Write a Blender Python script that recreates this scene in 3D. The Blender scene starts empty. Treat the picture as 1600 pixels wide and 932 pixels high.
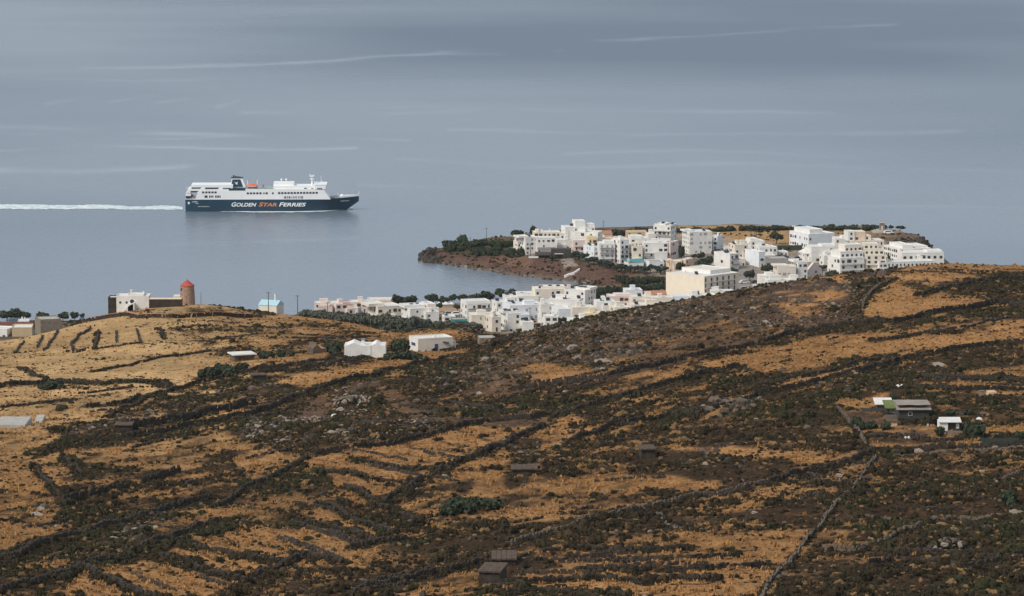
import bpy, math, random
import numpy as np
from mathutils import Vector, Matrix
S = bpy.context.scene
COL = S.collection
R = math.radians
random.seed(7)
rng = np.random.default_rng(11)

# ---------------------------------------------------------------- camera, sky, sun, exposure
F, CX, CY, HC, YH = 6000.0, 800.0, 466.0, 285.0, -300.0
PITCH = math.atan((CY - YH) / F)
SP, CP = math.sin(PITCH), math.cos(PITCH)
cam = bpy.data.objects.new('camera', bpy.data.cameras.new('camera'))
COL.objects.link(cam)
cam.location = (0, 0, HC)
cam.rotation_euler = (math.pi / 2 - PITCH, 0, 0)
cam.data.sensor_width = 36.0
cam.data.lens = 36.0 * F / 1600.0
cam.data.clip_start = 5.0
cam.data.clip_end = 60000.0
S.camera = cam
HAZE = 0.000014

SUN_EL, SUN_AZ = R(42), R(-127)          # azimuth measured from +Y (view direction), negative = left
W = bpy.data.worlds.new('World')
S.world = W
W.use_nodes = True
wn, wl = W.node_tree.nodes, W.node_tree.links
bg = wn['Background']
sky = wn.new('ShaderNodeTexSky')
sky.sky_type = 'NISHITA'
sky.sun_disc = False
sky.sun_elevation = SUN_EL
sky.sun_rotation = SUN_AZ
sky.altitude = 250
sky.air_density = 1.0
sky.dust_density = 3.0
sky.ozone_density = 1.0
hs = wn.new('ShaderNodeHueSaturation')     # thin overcast: a greyer dome than a clear one
hs.inputs['Saturation'].default_value = 0.62
wl.new(sky.outputs[0], hs.inputs['Color'])
cl_ = wn.new('ShaderNodeMix'); cl_.data_type = 'RGBA'      # even high cloud over the clear sky
cl_.inputs['Factor'].default_value = 0.6
cl_.inputs['B'].default_value = (5.0, 5.75, 6.65, 1)
wl.new(hs.outputs[0], cl_.inputs['A'])
wl.new(cl_.outputs['Result'], bg.inputs['Color'])
bg.inputs['Strength'].default_value = 0.1
sl = bpy.data.lights.new('sun', 'SUN')
sl.energy = 2.3
sl.angle = R(13)
sl.color = (1.0, 0.93, 0.82)
so = bpy.data.objects.new('sun', sl)
COL.objects.link(so)
sd = Vector((math.sin(SUN_AZ) * math.cos(SUN_EL), math.cos(SUN_AZ) * math.cos(SUN_EL), math.sin(SUN_EL)))
so.rotation_euler = sd.to_track_quat('Z', 'Y').to_euler()
so.location = (-300, 0, 500)
S.view_settings.view_transform = 'Standard'
S.view_settings.look = 'None'
S.view_settings.exposure = 0.2
S.view_settings.gamma = 1.0

# ---------------------------------------------------------------- picture <-> place
def ray(px, py):
    """-> (u, m): along the ray through a pixel X = u*Y and z = HC + m*Y"""
    v = (py - CY) / F
    c = CP - v * SP
    return ((px - CX) / F) / c, (-SP - v * CP) / c

def proj(x, y, z):
    dz = z - HC
    dep = y * CP - dz * SP
    up = y * SP + dz * CP
    return CX + F * x / dep, CY - F * up / dep

def zray(py, Y):
    return HC + ray(800, py)[1] * Y

# ---------------------------------------------------------------- noise
def vnoise(x, y, seed=0):
    xi, yi = np.floor(x).astype(np.int64), np.floor(y).astype(np.int64)
    xf, yf = x - xi, y - yi
    def h(a, b):
        n = (a * 374761393 + b * 668265263 + seed * 1442695041) & 0xffffffff
        n = ((n ^ (n >> 13)) * 1274126177) & 0xffffffff
        return ((n ^ (n >> 16)) & 0xffff) / 65535.0
    sx, sy = xf * xf * (3 - 2 * xf), yf * yf * (3 - 2 * yf)
    a = h(xi, yi) * (1 - sx) + h(xi + 1, yi) * sx
    b = h(xi, yi + 1) * (1 - sx) + h(xi + 1, yi + 1) * sx
    return a * (1 - sy) + b * sy

def fbm(x, y, sc, oct=4, seed=0, gain=0.5):
    t = 0; a = 1.0; s = 0
    for k in range(oct):
        t = t + a * vnoise(x / sc * 2 ** k + 17.3 * k, y / sc * 2 ** k + 5.1 * k, seed + k)
        s += a; a *= gain
    return t / s

def blur(a, n, axis):
    for _ in range(3):
        p = [(0, 0), (0, 0)]; p[axis] = (n, n)
        b = np.cumsum(np.pad(a, p, mode='edge'), axis=axis)
        z = np.zeros_like(np.take(b, [0], axis=axis))
        b = np.concatenate([z, b], axis=axis)
        k = 2 * n + 1
        L = a.shape[axis]
        a = (np.take(b, np.arange(k, k + L), axis=axis) - np.take(b, np.arange(0, L), axis=axis)) / k
    return a

# ---------------------------------------------------------------- the land as height fields over (u = X/Y, Y)
class Land:
    def __init__(s, us, ys, Z):
        s.us, s.ys, s.Z = us, ys, Z
    def h(s, x, y):
        x, y = np.asarray(x, float), np.asarray(y, float)
        u = x / y
        i = np.interp(u, s.us, np.arange(len(s.us)))
        j = np.interp(y, s.ys, np.arange(len(s.ys)))
        i0 = np.clip(i.astype(int), 0, len(s.us) - 2); j0 = np.clip(j.astype(int), 0, len(s.ys) - 2)
        a, b = i - i0, j - j0
        Z = s.Z
        return (Z[j0, i0] * (1 - a) + Z[j0, i0 + 1] * a) * (1 - b) + (Z[j0 + 1, i0] * (1 - a) + Z[j0 + 1, i0 + 1] * a) * b
    def hit(s, px, py, ymin=0, ymax=1e9):
        u, m = ray(px, py)
        i = float(np.interp(u, s.us, np.arange(len(s.us)))); i0 = min(int(i), len(s.us) - 2); a = i - i0
        col = s.Z[:, i0] * (1 - a) + s.Z[:, i0 + 1] * a
        ok = (s.ys >= ymin) & (s.ys <= ymax)
        ys, d = s.ys[ok], (HC + m * s.ys - col)[ok]
        k = np.nonzero(d <= 0)[0]
        if len(k) == 0:
            k = [int(np.argmin(d))]
        k = int(k[0])
        if k == 0:
            Y = ys[0]
        else:
            d0, d1 = d[k - 1], d[k]
            Y = ys[k - 1] + (ys[k] - ys[k - 1]) * (d0 / (d0 - d1) if d0 != d1 else 0)
        return Vector((u * Y, Y, HC + m * Y))

# near hillside
NK = {
 -300: [(1010,520),(932,600),(860,690),(780,800),(700,940),(640,1060),(590,1220),(560,1360),(536,1560)],
 0:    [(1010,520),(932,600),(860,690),(780,800),(700,940),(640,1060),(590,1220),(562,1360),(534,1560)],
 60:   [(1010,520),(932,600),(860,690),(780,800),(700,940),(640,1060),(590,1220),(560,1360),(523,1560)],
 170:  [(1010,520),(932,600),(860,690),(780,800),(700,940),(640,1050),(590,1210),(545,1400),(491,1590)],
 230:  [(1010,520),(932,600),(860,690),(780,800),(700,935),(640,1045),(590,1200),(540,1395),(479,1600)],
 320:  [(1010,520),(932,600),(860,690),(780,790),(700,920),(640,1040),(590,1190),(540,1390),(475,1610)],
 400:  [(1010,520),(932,600),(860,690),(780,780),(700,900),(640,1020),(590,1160),(540,1350),(488,1620)],
 520:  [(1010,520),(932,600),(860,680),(780,770),(700,880),(640,1000),(590,1130),(545,1330),(500,1600)],
 620:  [(1010,520),(932,600),(860,680),(780,765),(700,870),(640,970),(590,1110),(555,1290),(521,1560)],
 690:  [(1010,520),(932,595),(860,675),(780,760),(700,860),(640,960),(597,1080),(557,1290),(514,1540)],
 745:  [(1010,520),(932,595),(860,670),(780,755),(700,850),(640,955),(598,1060),(560,1230),(521,1440)],
 790:  [(1010,520),(932,595),(860,670),(780,755),(700,850),(640,955),(600,1040),(563,1130),(528,1240)],
 830:  [(1010,520),(932,595),(860,670),(780,750),(700,850),(640,950),(600,1030),(560,1110),(516,1200)],
 950:  [(1010,520),(932,590),(860,665),(780,745),(700,830),(640,930),(595,1010),(545,1100),(491,1200)],
 1100: [(1010,520),(932,590),(860,660),(780,740),(700,810),(640,900),(590,990),(530,1090),(463,1200)],
 1250: [(1010,520),(932,590),(860,660),(780,730),(700,800),(640,870),(580,980),(510,1090),(437,1210)],
 1370: [(1010,520),(932,590),(860,655),(780,725),(700,790),(640,860),(570,980),(490,1100),(423,1230)],
 1480: [(1010,520),(932,590),(860,655),(780,720),(700,790),(640,850),(565,980),(480,1110),(410,1250)],
 1600: [(1010,520),(932,590),(860,655),(780,720),(700,790),(640,850),(560,980),(480,1110),(415,1260)],
 1900: [(1010,520),(932,590),(860,655),(780,720),(700,790),(640,850),(560,980),(480,1110),(420,1260)],
}
def near_land():
    nu, ny = 640, 680
    us = np.concatenate([np.linspace(-.34, -.17, 60), np.linspace(-0.168, 0.168, nu), np.linspace(.17, .34, 60)]); nu = len(us)
    ys = np.geomspace(440, 2050, ny)
    pxs = sorted(NK)
    Yk = np.array([[q[1] for q in NK[p]] for p in pxs], float)
    Zk = np.array([[zray(q[0], q[1]) for q in NK[p]] for p in pxs], float)
    uk = np.array([(p - 800) / F for p in pxs])
    YK = np.stack([np.interp(us, uk, Yk[:, k]) for k in range(9)], 1)
    ZK = np.stack([np.interp(us, uk, Zk[:, k]) for k in range(9)], 1)
    YK = blur(YK, 6, 0); ZK = blur(ZK, 6, 0)
    Z = np.zeros((ny, nu))
    for i in range(nu):
        yk, zk = YK[i], ZK[i]
        y0 = 430; z0 = zk[0] + 8
        yy = np.concatenate([[y0], yk, [yk[-1] + 60, yk[-1] + 420, 2200]])
        zz = np.concatenate([[z0], zk, [zk[-1] - 13, zk[-1] - 150, -60 - 40]])
        Z[:, i] = np.interp(ys, yy, zz)
    Zs = blur(Z, 5, 0)
    crest = YK[:, 8]
    UU, YY = np.meshgrid(us, ys)
    XX = UU * YY
    dd = np.abs(YY - crest[None, :])
    w = np.clip(dd / 60, 0, 1)
    Z = Zs * w + Z * (1 - w)
    n = (fbm(XX, YY, 26, 4, 3) - .5) * 3.0 + (fbm(XX, YY * .6, 7, 3, 9) - .5) * 1.5
    Z = Z + n * np.clip((crest[None, :] - YY) / 200 + .25, 0.2, 1)
    return Land(us, ys, Z), XX, YY
NEAR, NX, NY = near_land()

# coastal plain, village and headland beyond the hills: (Y, z) profiles by column
FK = {
 -300: [(1500,70),(1850,34),(2050,6),(2120,0),(2150,-4),(2800,-6)],
 0:    [(1500,70),(1850,36),(2050,6),(2130,0),(2160,-4),(2800,-6)],
 300:  [(1500,70),(1850,36),(2080,6),(2155,0),(2190,-4),(2800,-6)],
 480:  [(1500,66),(1700,55),(1850,36),(2000,16),(2110,4),(2165,0),(2190,-4),(2800,-6)],
 620:  [(1500,60),(1700,46),(1850,34),(2000,14),(2140,3),(2195,0),(2220,-4),(2800,-6)],
 648:  [(1500,60),(1700,46),(1850,34),(2000,14),(2150,3),(2200,0),(2225,-4),(2400,-4),(2430,-4),(2800,-6)],
 656:  [(1500,60),(1700,46),(1850,34),(2000,14),(2150,3),(2202,0),(2225,-4),(2405,-3),(2425,.8),(2450,.6),(2470,-3),(2800,-6)],
 672:  [(1500,60),(1700,46),(1850,34),(2000,14),(2150,3),(2205,0),(2228,-4),(2395,-3),(2410,.3),(2430,2.5),(2455,1.5),(2480,-3),(2800,-6)],
 692:  [(1500,60),(1700,46),(1850,34),(2000,14),(2150,3),(2208,0),(2230,-4),(2388,-3),(2402,.3),(2420,4),(2450,4.5),(2475,2),(2490,-4),(2800,-6)],
 725:  [(1500,60),(1700,46),(1850,34),(2000,15),(2150,4),(2212,0),(2235,-4),(2372,-3),(2386,.3),(2402,5),(2440,8),(2472,7),(2495,-4),(2800,-6)],
 760:  [(1500,60),(1700,46),(1850,34),(2000,16),(2150,5),(2216,0),(2240,-4),(2354,-3),(2368,.3),(2382,6),(2440,9.5),(2475,9),(2505,-4),(2800,-6)],
 830:  [(1500,60),(1700,46),(1850,34),(2000,17),(2160,6),(2228,0),(2250,-4),(2324,-3),(2337,.3),(2352,8),(2440,11),(2500,10),(2530,-4),(2800,-6)],
 885:  [(1500,60),(1700,46),(1850,34),(2000,18),(2190,6),(2270,0),(2285,-2),(2304,-2),(2316,.3),(2334,8),(2440,11.5),(2510,10.5),(2540,-4),(2800,-6)],
 905:  [(1500,60),(1700,46),(1850,34),(2000,18),(2200,6),(2285,.5),(2290,.2),(2300,.2),(2312,.6),(2330,8),(2440,11.5),(2520,10.5),(2550,-4),(2800,-6)],
 960:  [(1500,60),(1700,46),(1850,32),(2000,18),(2200,7),(2285,2),(2305,2.2),(2330,9),(2440,11.5),(2520,11),(2560,-4),(2800,-6)],
 1040: [(1500,60),(1700,46),(1850,32),(2000,18),(2160,8),(2290,6),(2330,9.5),(2440,11.5),(2530,11),(2570,-4),(2800,-6)],
 1150: [(1500,60),(1700,46),(1850,32),(2000,16),(2160,8),(2260,7),(2340,10),(2440,11.5),(2540,11),(2580,-4),(2800,-6)],
 1380: [(1500,60),(1700,46),(1850,32),(2000,18),(2150,11),(2300,11),(2440,12.5),(2520,12),(2570,-4),(2800,-6)],
 1415: [(1500,60),(1700,46),(1850,32),(2000,18),(2150,11),(2300,11),(2440,12.5),(2490,12),(2530,-4),(2800,-6)],
 1440: [(1500,60),(1700,46),(1850,32),(2000,18),(2150,11),(2310,11),(2370,13),(2440,15),(2475,11),(2490,-4),(2800,-6)],
 1458: [(1500,60),(1700,46),(1850,32),(2000,18),(2150,11),(2320,10),(2380,11),(2425,12),(2445,6),(2460,-4),(2800,-6)],
 1468: [(1500,60),(1700,46),(1850,32),(2000,18),(2150,11),(2320,10),(2360,7),(2410,7),(2430,-4),(2800,-6)],
 1500: [(1500,60),(1700,46),(1850,32),(2000,18),(2150,11),(2300,8),(2350,-4),(2800,-6)],
 1900: [(1500,60),(1700,46),(1850,32),(2000,16),(2120,4),(2180,-4),(2800,-6)],
}
def far_land():
    nu, ny = 620, 360
    us = np.concatenate([np.linspace(-.34, -.17, 60), np.linspace(-0.168, 0.168, nu), np.linspace(.17, .34, 60)]); nu = len(us)
    ys = np.linspace(1500, 2640, ny)
    pxs = sorted(FK)
    C = np.stack([np.interp(ys, [q[0] for q in FK[p]], [q[1] for q in FK[p]]) for p in pxs], 1)
    uk = np.array([(p - 800) / F for p in pxs])
    Z = np.stack([np.interp(us, uk, C[j]) for j in range(ny)], 0)
    Z = blur(Z, 1, 1); Z = blur(Z, 1, 0)
    UU, YY = np.meshgrid(us, ys); XX = UU * YY
    n = (fbm(XX, YY, 22, 4, 5) - .5) * 3.2
    Z = Z + n * np.clip(1 - np.abs(Z - 3) / 9, .12, 1)
    return Land(us, ys, Z), XX, YY
FAR, FX, FY = far_land()

def ground(x, y):
    a = float(NEAR.h(x, y)) if y < 2045 else -99
    b = float(FAR.h(x, y)) if y > 1500 else -99
    return max(a, b)

def at_near(px, py): return NEAR.hit(px, py)
def at_far(px, py): return FAR.hit(px, py, 1700, 2600)

# ---------------------------------------------------------------- objects
def tag(o, label=None, cat=None, group=None, kind=None):
    if label: o['label'] = label
    if cat: o['category'] = cat
    if group: o['group'] = group
    if kind or cat: o['kind'] = kind or 'thing'
    return o

def link(name, data, parent=None, loc=(0, 0, 0), rot=(0, 0, 0), sc=(1, 1, 1)):
    o = bpy.data.objects.new(name, data)
    COL.objects.link(o)
    o.location = loc; o.rotation_euler = rot; o.scale = sc
    if parent: o.parent = parent
    return o

def empty(name, loc, rz=0.0):
    o = link(name, None, None, loc, (0, 0, rz))
    o.empty_display_size = 0.5
    return o

def copy_tree(o, parent=None, kids=None):
    c = o.copy(); COL.objects.link(c); c.parent = parent
    for ch in o.children:
        copy_tree(ch, c)
    return c

class MB:
    """collects faces, then becomes one mesh"""
    def __init__(s): s.v = []; s.f = []; s.m = []
    def quad(s, pts, mi=0):
        n = len(s.v); s.v += [tuple(p) for p in pts]; s.f.append(tuple(range(n, n + len(pts)))); s.m.append(mi)
    def box(s, x0, x1, y0, y1, z0, z1, mi=0, M=None):
        c = [(x0,y0,z0),(x1,y0,z0),(x1,y1,z0),(x0,y1,z0),(x0,y0,z1),(x1,y0,z1),(x1,y1,z1),(x0,y1,z1)]
        s.hexa(c, mi, M)
    def hexa(s, c, mi=0, M=None):
        if M is not None: c = [tuple(M @ Vector(p)) for p in c]
        n = len(s.v); s.v += c
        for q in ((3,2,1,0),(4,5,6,7),(0,1,5,4),(1,2,6,5),(2,3,7,6),(3,0,4,7)):
            s.f.append(tuple(n + k for k in q)); s.m.append(mi)
    def prism(s, poly, z0, z1, mi=0, top=None):
        """poly: list of (x,y) ccw; extruded in z; top: alternative outline of the top"""
        n = len(s.v); k = len(poly); top = top or poly
        s.v += [(p[0], p[1], z0) for p in poly] + [(p[0], p[1], z1) for p in top]
        for i in range(k):
            j = (i + 1) % k
            s.f.append((n + i, n + j, n + k + j, n + k + i)); s.m.append(mi)
        s.f.append(tuple(n + i for i in reversed(range(k)))); s.m.append(mi)
        s.f.append(tuple(n + k + i for i in range(k))); s.m.append(mi)
    def ring(s, rings, mi=0, cap=True):
        """rings: equal-length loops of points, skinned"""
        n = len(s.v); k = len(rings[0])
        for r in rings: s.v += [tuple(p) for p in r]
        for a in range(len(rings) - 1):
            for i in range(k):
                j = (i + 1) % k
                s.f.append((n + a*k + i, n + a*k + j, n + (a+1)*k + j, n + (a+1)*k + i)); s.m.append(mi)
        if cap:
            s.f.append(tuple(n + i for i in reversed(range(k)))); s.m.append(mi)
            b = n + (len(rings) - 1) * k
            s.f.append(tuple(b + i for i in range(k))); s.m.append(mi)
    def tube(s, a, b, r0, r1=None, k=8, mi=0):
        r1 = r0 if r1 is None else r1
        a, b = Vector(a), Vector(b)
        d = (b - a).normalized()
        x = d.orthogonal().normalized(); y = d.cross(x)
        s.ring([[a + (x * math.cos(t) + y * math.sin(t)) * r0 for t in [2*math.pi*i/k for i in range(k)]],
                [b + (x * math.cos(t) + y * math.sin(t)) * r1 for t in [2*math.pi*i/k for i in range(k)]]], mi)
    def mesh(s, name, mats):
        me = bpy.data.meshes.new(name)
        me.from_pydata(s.v, [], s.f)
        for m in (mats if isinstance(mats, (list, tuple)) else [mats]): me.materials.append(m)
        if any(s.m): me.polygons.foreach_set('material_index', s.m)
        me.update()
        return me
    def build(s, name, mats, parent=None, loc=(0,0,0), rot=(0,0,0)):
        return link(name, s.mesh(name, mats), parent, loc, rot)

def np_mesh(name, V, Fq, mats, attrs=None, smooth=False):
    me = bpy.data.meshes.new(name)
    V = np.asarray(V, np.float32); Fq = np.asarray(Fq, np.int32)
    me.vertices.add(len(V)); me.vertices.foreach_set('co', V.ravel())
    nl = Fq.shape[1]
    me.loops.add(Fq.size); me.loops.foreach_set('vertex_index', Fq.ravel())
    me.polygons.add(len(Fq))
    me.polygons.foreach_set('loop_start', np.arange(0, Fq.size, nl, dtype=np.int32))
    me.polygons.foreach_set('loop_total', np.full(len(Fq), nl, np.int32))
    if smooth: me.polygons.foreach_set('use_smooth', np.ones(len(Fq), bool))
    for m in (mats if isinstance(mats, (list, tuple)) else [mats]): me.materials.append(m)
    me.update(calc_edges=True); me.validate()
    for k, (ty, val) in (attrs or {}).items():
        a = me.attributes.new(k, ty, 'POINT')
        a.data.foreach_set('color' if ty == 'FLOAT_COLOR' else 'value', np.asarray(val, np.float32).ravel())
    return me

def grid_faces(ny, nx):
    i = np.arange(ny * nx).reshape(ny, nx)
    return np.stack([i[:-1, :-1], i[:-1, 1:], i[1:, 1:], i[1:, :-1]], -1).reshape(-1, 4)

def in_poly(px, py, poly):
    r = np.zeros(px.shape, bool)
    n = len(poly)
    for i in range(n):
        x0, y0 = poly[i]; x1, y1 = poly[(i + 1) % n]
        if y0 == y1: continue
        c = ((y0 > py) != (y1 > py)) & (px < (x1 - x0) * (py - y0) / (y1 - y0) + x0)
        r ^= c
    return r

def dist_line(px, py, pts, ky=1.0):
    d = np.full(px.shape, 1e9)
    for (x0, y0), (x1, y1) in zip(pts[:-1], pts[1:]):
        dx, dy = x1 - x0, (y1 - y0) * ky
        L = dx * dx + dy * dy + 1e-9
        t = np.clip(((px - x0) * dx + (py - y0) * ky * dy) / L, 0, 1)
        d = np.minimum(d, np.hypot(px - x0 - t * dx, (py - y0) * ky - t * dy))
    return d

# ---------------------------------------------------------------- materials
def newmat(name):
    m = bpy.data.materials.new(name); m.use_nodes = True
    nt = m.node_tree
    return m, nt.nodes, nt.links, nt.nodes['Principled BSDF']

def mat(name, col, rough=0.85, var=0.18, scale=0.6, spec=0.3, metal=0.0, detail=4):
    m, n, l, b = newmat(name)
    b.inputs['Roughness'].default_value = rough
    b.inputs['Specular IOR Level'].default_value = spec
    b.inputs['Metallic'].default_value = metal
    tc = n.new('ShaderNodeNewGeometry')
    nz = n.new('ShaderNodeTexNoise'); nz.inputs['Scale'].default_value = scale; nz.inputs['Detail'].default_value = detail
    nz.inputs['Roughness'].default_value = 0.6
    l.new(tc.outputs['Position'], nz.inputs['Vector'])
    rp = n.new('ShaderNodeMapRange')
    rp.inputs['From Min'].default_value = .3; rp.inputs['From Max'].default_value = .7
    rp.inputs['To Min'].default_value = 1 - var; rp.inputs['To Max'].default_value = 1 + var * .6
    l.new(nz.outputs['Fac'], rp.inputs['Value'])
    mx = n.new('ShaderNodeVectorMath'); mx.operation = 'SCALE'
    mx.inputs[0].default_value = col
    l.new(rp.outputs[0], mx.inputs['Scale'])
    l.new(mx.outputs[0], b.inputs['Base Color'])
    return m

M = {}
M['white'] = mat('whitewash', (.75, .73, .69), .9, .12, .35)
M['cool'] = mat('cool_whitewash', (.73, .755, .78), .9, .10, .35)
M['cream'] = mat('cream_plaster', (.73, .66, .56), .9, .10, .35)
M['beige'] = mat('beige_plaster', (.80, .71, .58), .9, .08, .3)
M['peach'] = mat('peach_plaster', (.74, .56, .42), .9, .1, .35)
M['pink'] = mat('pink_plaster', (.72, .60, .54), .9, .1, .35)
M['yellow'] = mat('yellow_plaster', (.74, .60, .36), .9, .1, .35)
M['tan'] = mat('tan_plaster', (.55, .42, .27), .9, .12, .35)
M['grey'] = mat('grey_plaster', (.36, .34, .32), .9, .15, .35)
M['roofw'] = mat('pale_roof', (.68, .66, .62), .9, .14, .5)
M['concrete'] = mat('concrete', (.42, .39, .35), .9, .2, .5)
M['glass'] = mat('dark_glass', (.035, .035, .04), .25, .2, .5, .5)
M['shade'] = mat('dark_timber', (.06, .05, .045), .7, .3, .8)
M['blue'] = mat('blue_paint', (.04, .10, .28), .6, .15, .8)
M['teal'] = mat('teal_paint', (.06, .28, .30), .6, .15, .8)
M['sky_blue'] = mat('pale_blue_paint', (.40, .60, .66), .6, .1, .8)
M['redtile'] = mat('red_roof', (.42, .085, .06), .8, .3, .8)
M['dullred'] = mat('dull_red_roof', (.14, .055, .045), .9, .3, .8)
M['wall_pale'] = mat('pale_wall_stone', (.165, .135, .105), .95, .45, 1.1)
M['hut_roof'] = mat('hut_roof_slabs', (.10, .070, .050), .95, .35, 1.0)
M['terra'] = mat('terracotta', (.42, .20, .12), .85, .25, .8)
M['stone'] = mat('dry_stone', (.050, .038, .028), .95, .5, .9)
M['stone_pale'] = mat('pale_stone', (.24, .195, .15), .95, .35, 1.1)
M['stone_mid'] = mat('brown_stone', (.13, .098, .072), .95, .45, 1.1)
M['millstone'] = mat('windmill_stone', (.35, .23, .165), .95, .45, 1.2)
M['panel'] = mat('solar_panel', (.02, .022, .03), .3, .2, .8, .5)
M['metal'] = mat('grey_metal', (.30, .31, .32), .5, .15, .8, .5, .4)
M['wood'] = mat('pole_wood', (.07, .055, .045), .9, .3, 2)
M['pole'] = mat('pole_grey', (.10, .09, .085), .9, .3, 2)
M['bark'] = mat('bark', (.07, .05, .035), .95, .3, 3)
# ---------------------------------------------------------------- land cover of the near hillside (what grows where)
COVER = [  # (share of dry grass, outline)
 (.22, [(-3000,300),(4000,300),(4000,1400),(-3000,1400)]),
 (.95, [(-400,520),(115,503),(250,492),(400,497),(470,488),(620,522),(600,548),(520,560),(440,580),(400,585),(330,585),(290,600),(240,625),(160,655),(0,680),(-400,720)]),
 (.55, [(330,500),(400,505),(520,505),(610,525),(560,545),(430,560),(350,560),(320,540),(255,520),(265,512)]),
 (.85, [(400,520),(480,515),(520,520),(420,545),(395,540)]),
 (.9,  [(615,528),(650,518),(735,514),(745,528),(640,540)]),
 (.85, [(600,552),(720,548),(700,560),(640,575),(590,588),(500,600),(400,628),(400,590),(470,585),(560,572)]),
 (.30, [(300,590),(400,570),(540,570),(520,578),(400,605),(340,615),(240,640)]),
 (.35, [(160,660),(260,618),(400,600),(440,600),(470,605),(400,640),(280,670),(180,690),(60,695),(90,680)]),
 (.85, [(0,680),(60,668),(95,680),(60,700),(20,712),(-200,720),(-200,690)]),
 (.7,  [(-200,720),(50,712),(130,700),(250,690),(360,662),(372,690),(300,735),(200,745),(110,770),(80,830),(0,866),(-200,900)]),
 (.25, [(100,735),(140,725),(260,735),(330,745),(390,750),(360,790),(250,800),(140,800),(90,790)]),
 (.45, [(210,770),(300,760),(390,740),(330,790),(250,805)]),
 (.85, [(52,732),(92,728),(88,770),(60,768)]),
 (.75, [(360,690),(460,712),(480,712),(440,740),(400,760),(380,740)]),
 (.93, [(205,882),(300,850),(400,828),(480,832),(550,862),(560,880),(500,885),(400,897),(330,932),(245,932),(140,895)]),
 (.85, [(130,893),(232,934),(96,934)]),
 (.30, [(0,880),(130,850),(300,800),(400,770),(480,770),(520,800),(400,815),(280,840),(150,885),(0,920)]),
 (.85, [(420,722),(560,692),(650,676),(720,668),(860,660),(800,686),(760,705),(700,728),(640,765),(600,786),(545,762),(500,738)]),
 (.80, [(510,745),(560,770),(620,790),(700,760),(690,800),(640,810),(560,790)]),
 (.88, [(475,800),(530,798),(620,830),(645,842),(600,850),(585,872),(560,882),(520,865),(470,845)]),
 (.45, [(640,790),(720,760),(830,735),(900,740),(1000,745),(1000,775),(900,800),(700,800)]),
 (.75, [(830,745),(960,738),(1130,752),(1130,762),(900,768),(820,775)]),
 (.6,  [(700,690),(780,700),(800,735),(700,760),(660,765)]),
 (.8,  [(740,740),(800,735),(790,770),(735,790)]),
 (.8,  [(720,900),(800,880),(790,870),(850,862),(750,912),(740,932),(600,934),(640,915)]),
 (.55, [(800,800),(900,795),(1020,780),(880,815),(800,830)]),
 (.97, [(980,868),(1100,848),(1200,830),(1284,822),(1245,868),(1190,932),(760,932),(805,905),(880,885)]),
 (.75, [(820,868),(980,855),(1080,845),(1100,860),(900,885)]),
 (.35, [(1030,800),(1200,770),(1320,740),(1270,820),(1180,830),(1060,845)]),
 (.6, [(130,502),(180,481),(240,474),(330,474),(396,490),(396,497),(200,495)]),
 (.06, [(440,640),(500,606),(590,592),(640,600),(700,640),(860,650),(720,668),(640,690),(560,696),(470,702),(380,690)]),
 (.14, [(640,590),(800,535),(950,492),(1180,455),(1340,440),(1340,495),(1200,525),(1080,556),(980,578),(860,600),(740,640),(690,620)]),
 # right ridge
 (.42, [(830,568),(980,582),(1090,558),(1060,578),(900,606),(840,600)]),
 (.50, [(900,610),(1000,590),(1090,572),(1090,585),(1010,605),(930,625)]),
 (.93, [(1085,572),(1200,546),(1290,527),(1390,515),(1480,520),(1420,540),(1310,566),(1200,580),(1100,577)]),
 (.80, [(1390,520),(1480,505),(1600,495),(1600,528),(1500,538),(1420,552)]),
 (.97, [(1066,648),(1130,632),(1200,606),(1300,580),(1420,553),(1500,538),(1620,526),(1620,536),(1500,547),(1420,562),(1300,591),(1200,617),(1080,650)]),
 (.9,  [(840,694),(960,658),(1052,638),(1042,650),(940,682),(850,704)]),
 (.7,  [(860,660),(900,650),(920,660),(860,690),(800,690)]),
 (.97, [(1345,492),(1356,468),(1400,443),(1450,455),(1520,468),(1565,475),(1500,488),(1430,500),(1375,504)]),
 (.75, [(1300,437),(1380,428),(1480,409),(1700,412),(1700,432),(1560,426),(1450,448),(1385,440),(1330,436)]),
 (.5,  [(1200,450),(1300,437),(1340,440),(1330,460),(1260,500),(1180,480)]),
 (.85, [(1300,628),(1400,612),(1385,640),(1312,640)]),
 (.9,  [(1440,600),(1600,592),(1700,594),(1700,612),(1440,612)]),
 (.85, [(1490,585),(1600,570),(1700,570),(1700,580),(1520,592)]),
 (.38, [(1310,640),(1385,645),(1420,640),(1490,690),(1420,704),(1345,682)]),
 (.95, [(1350,690),(1430,694),(1545,694),(1545,702),(1370,706)]),
 (.9,  [(1530,675),(1575,665),(1700,665),(1700,676)]),
 (.75, [(1228,714),(1330,704),(1350,706),(1300,722),(1240,728)]),
 (.7,  [(1020,696),(1130,698),(1260,706),(1255,716),(1140,712)]),
 (.6,  [(1560,722),(1620,715),(1620,740),(1570,745)]),
 (.45, [(1390,770),(1460,790),(1450,820),(1410,800)]),
 (.5,  [(1270,868),(1430,870),(1420,882),(1290,888)]),
 (.45, [(1310,825),(1420,830),(1400,845),(1320,845)]),
]
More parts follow.
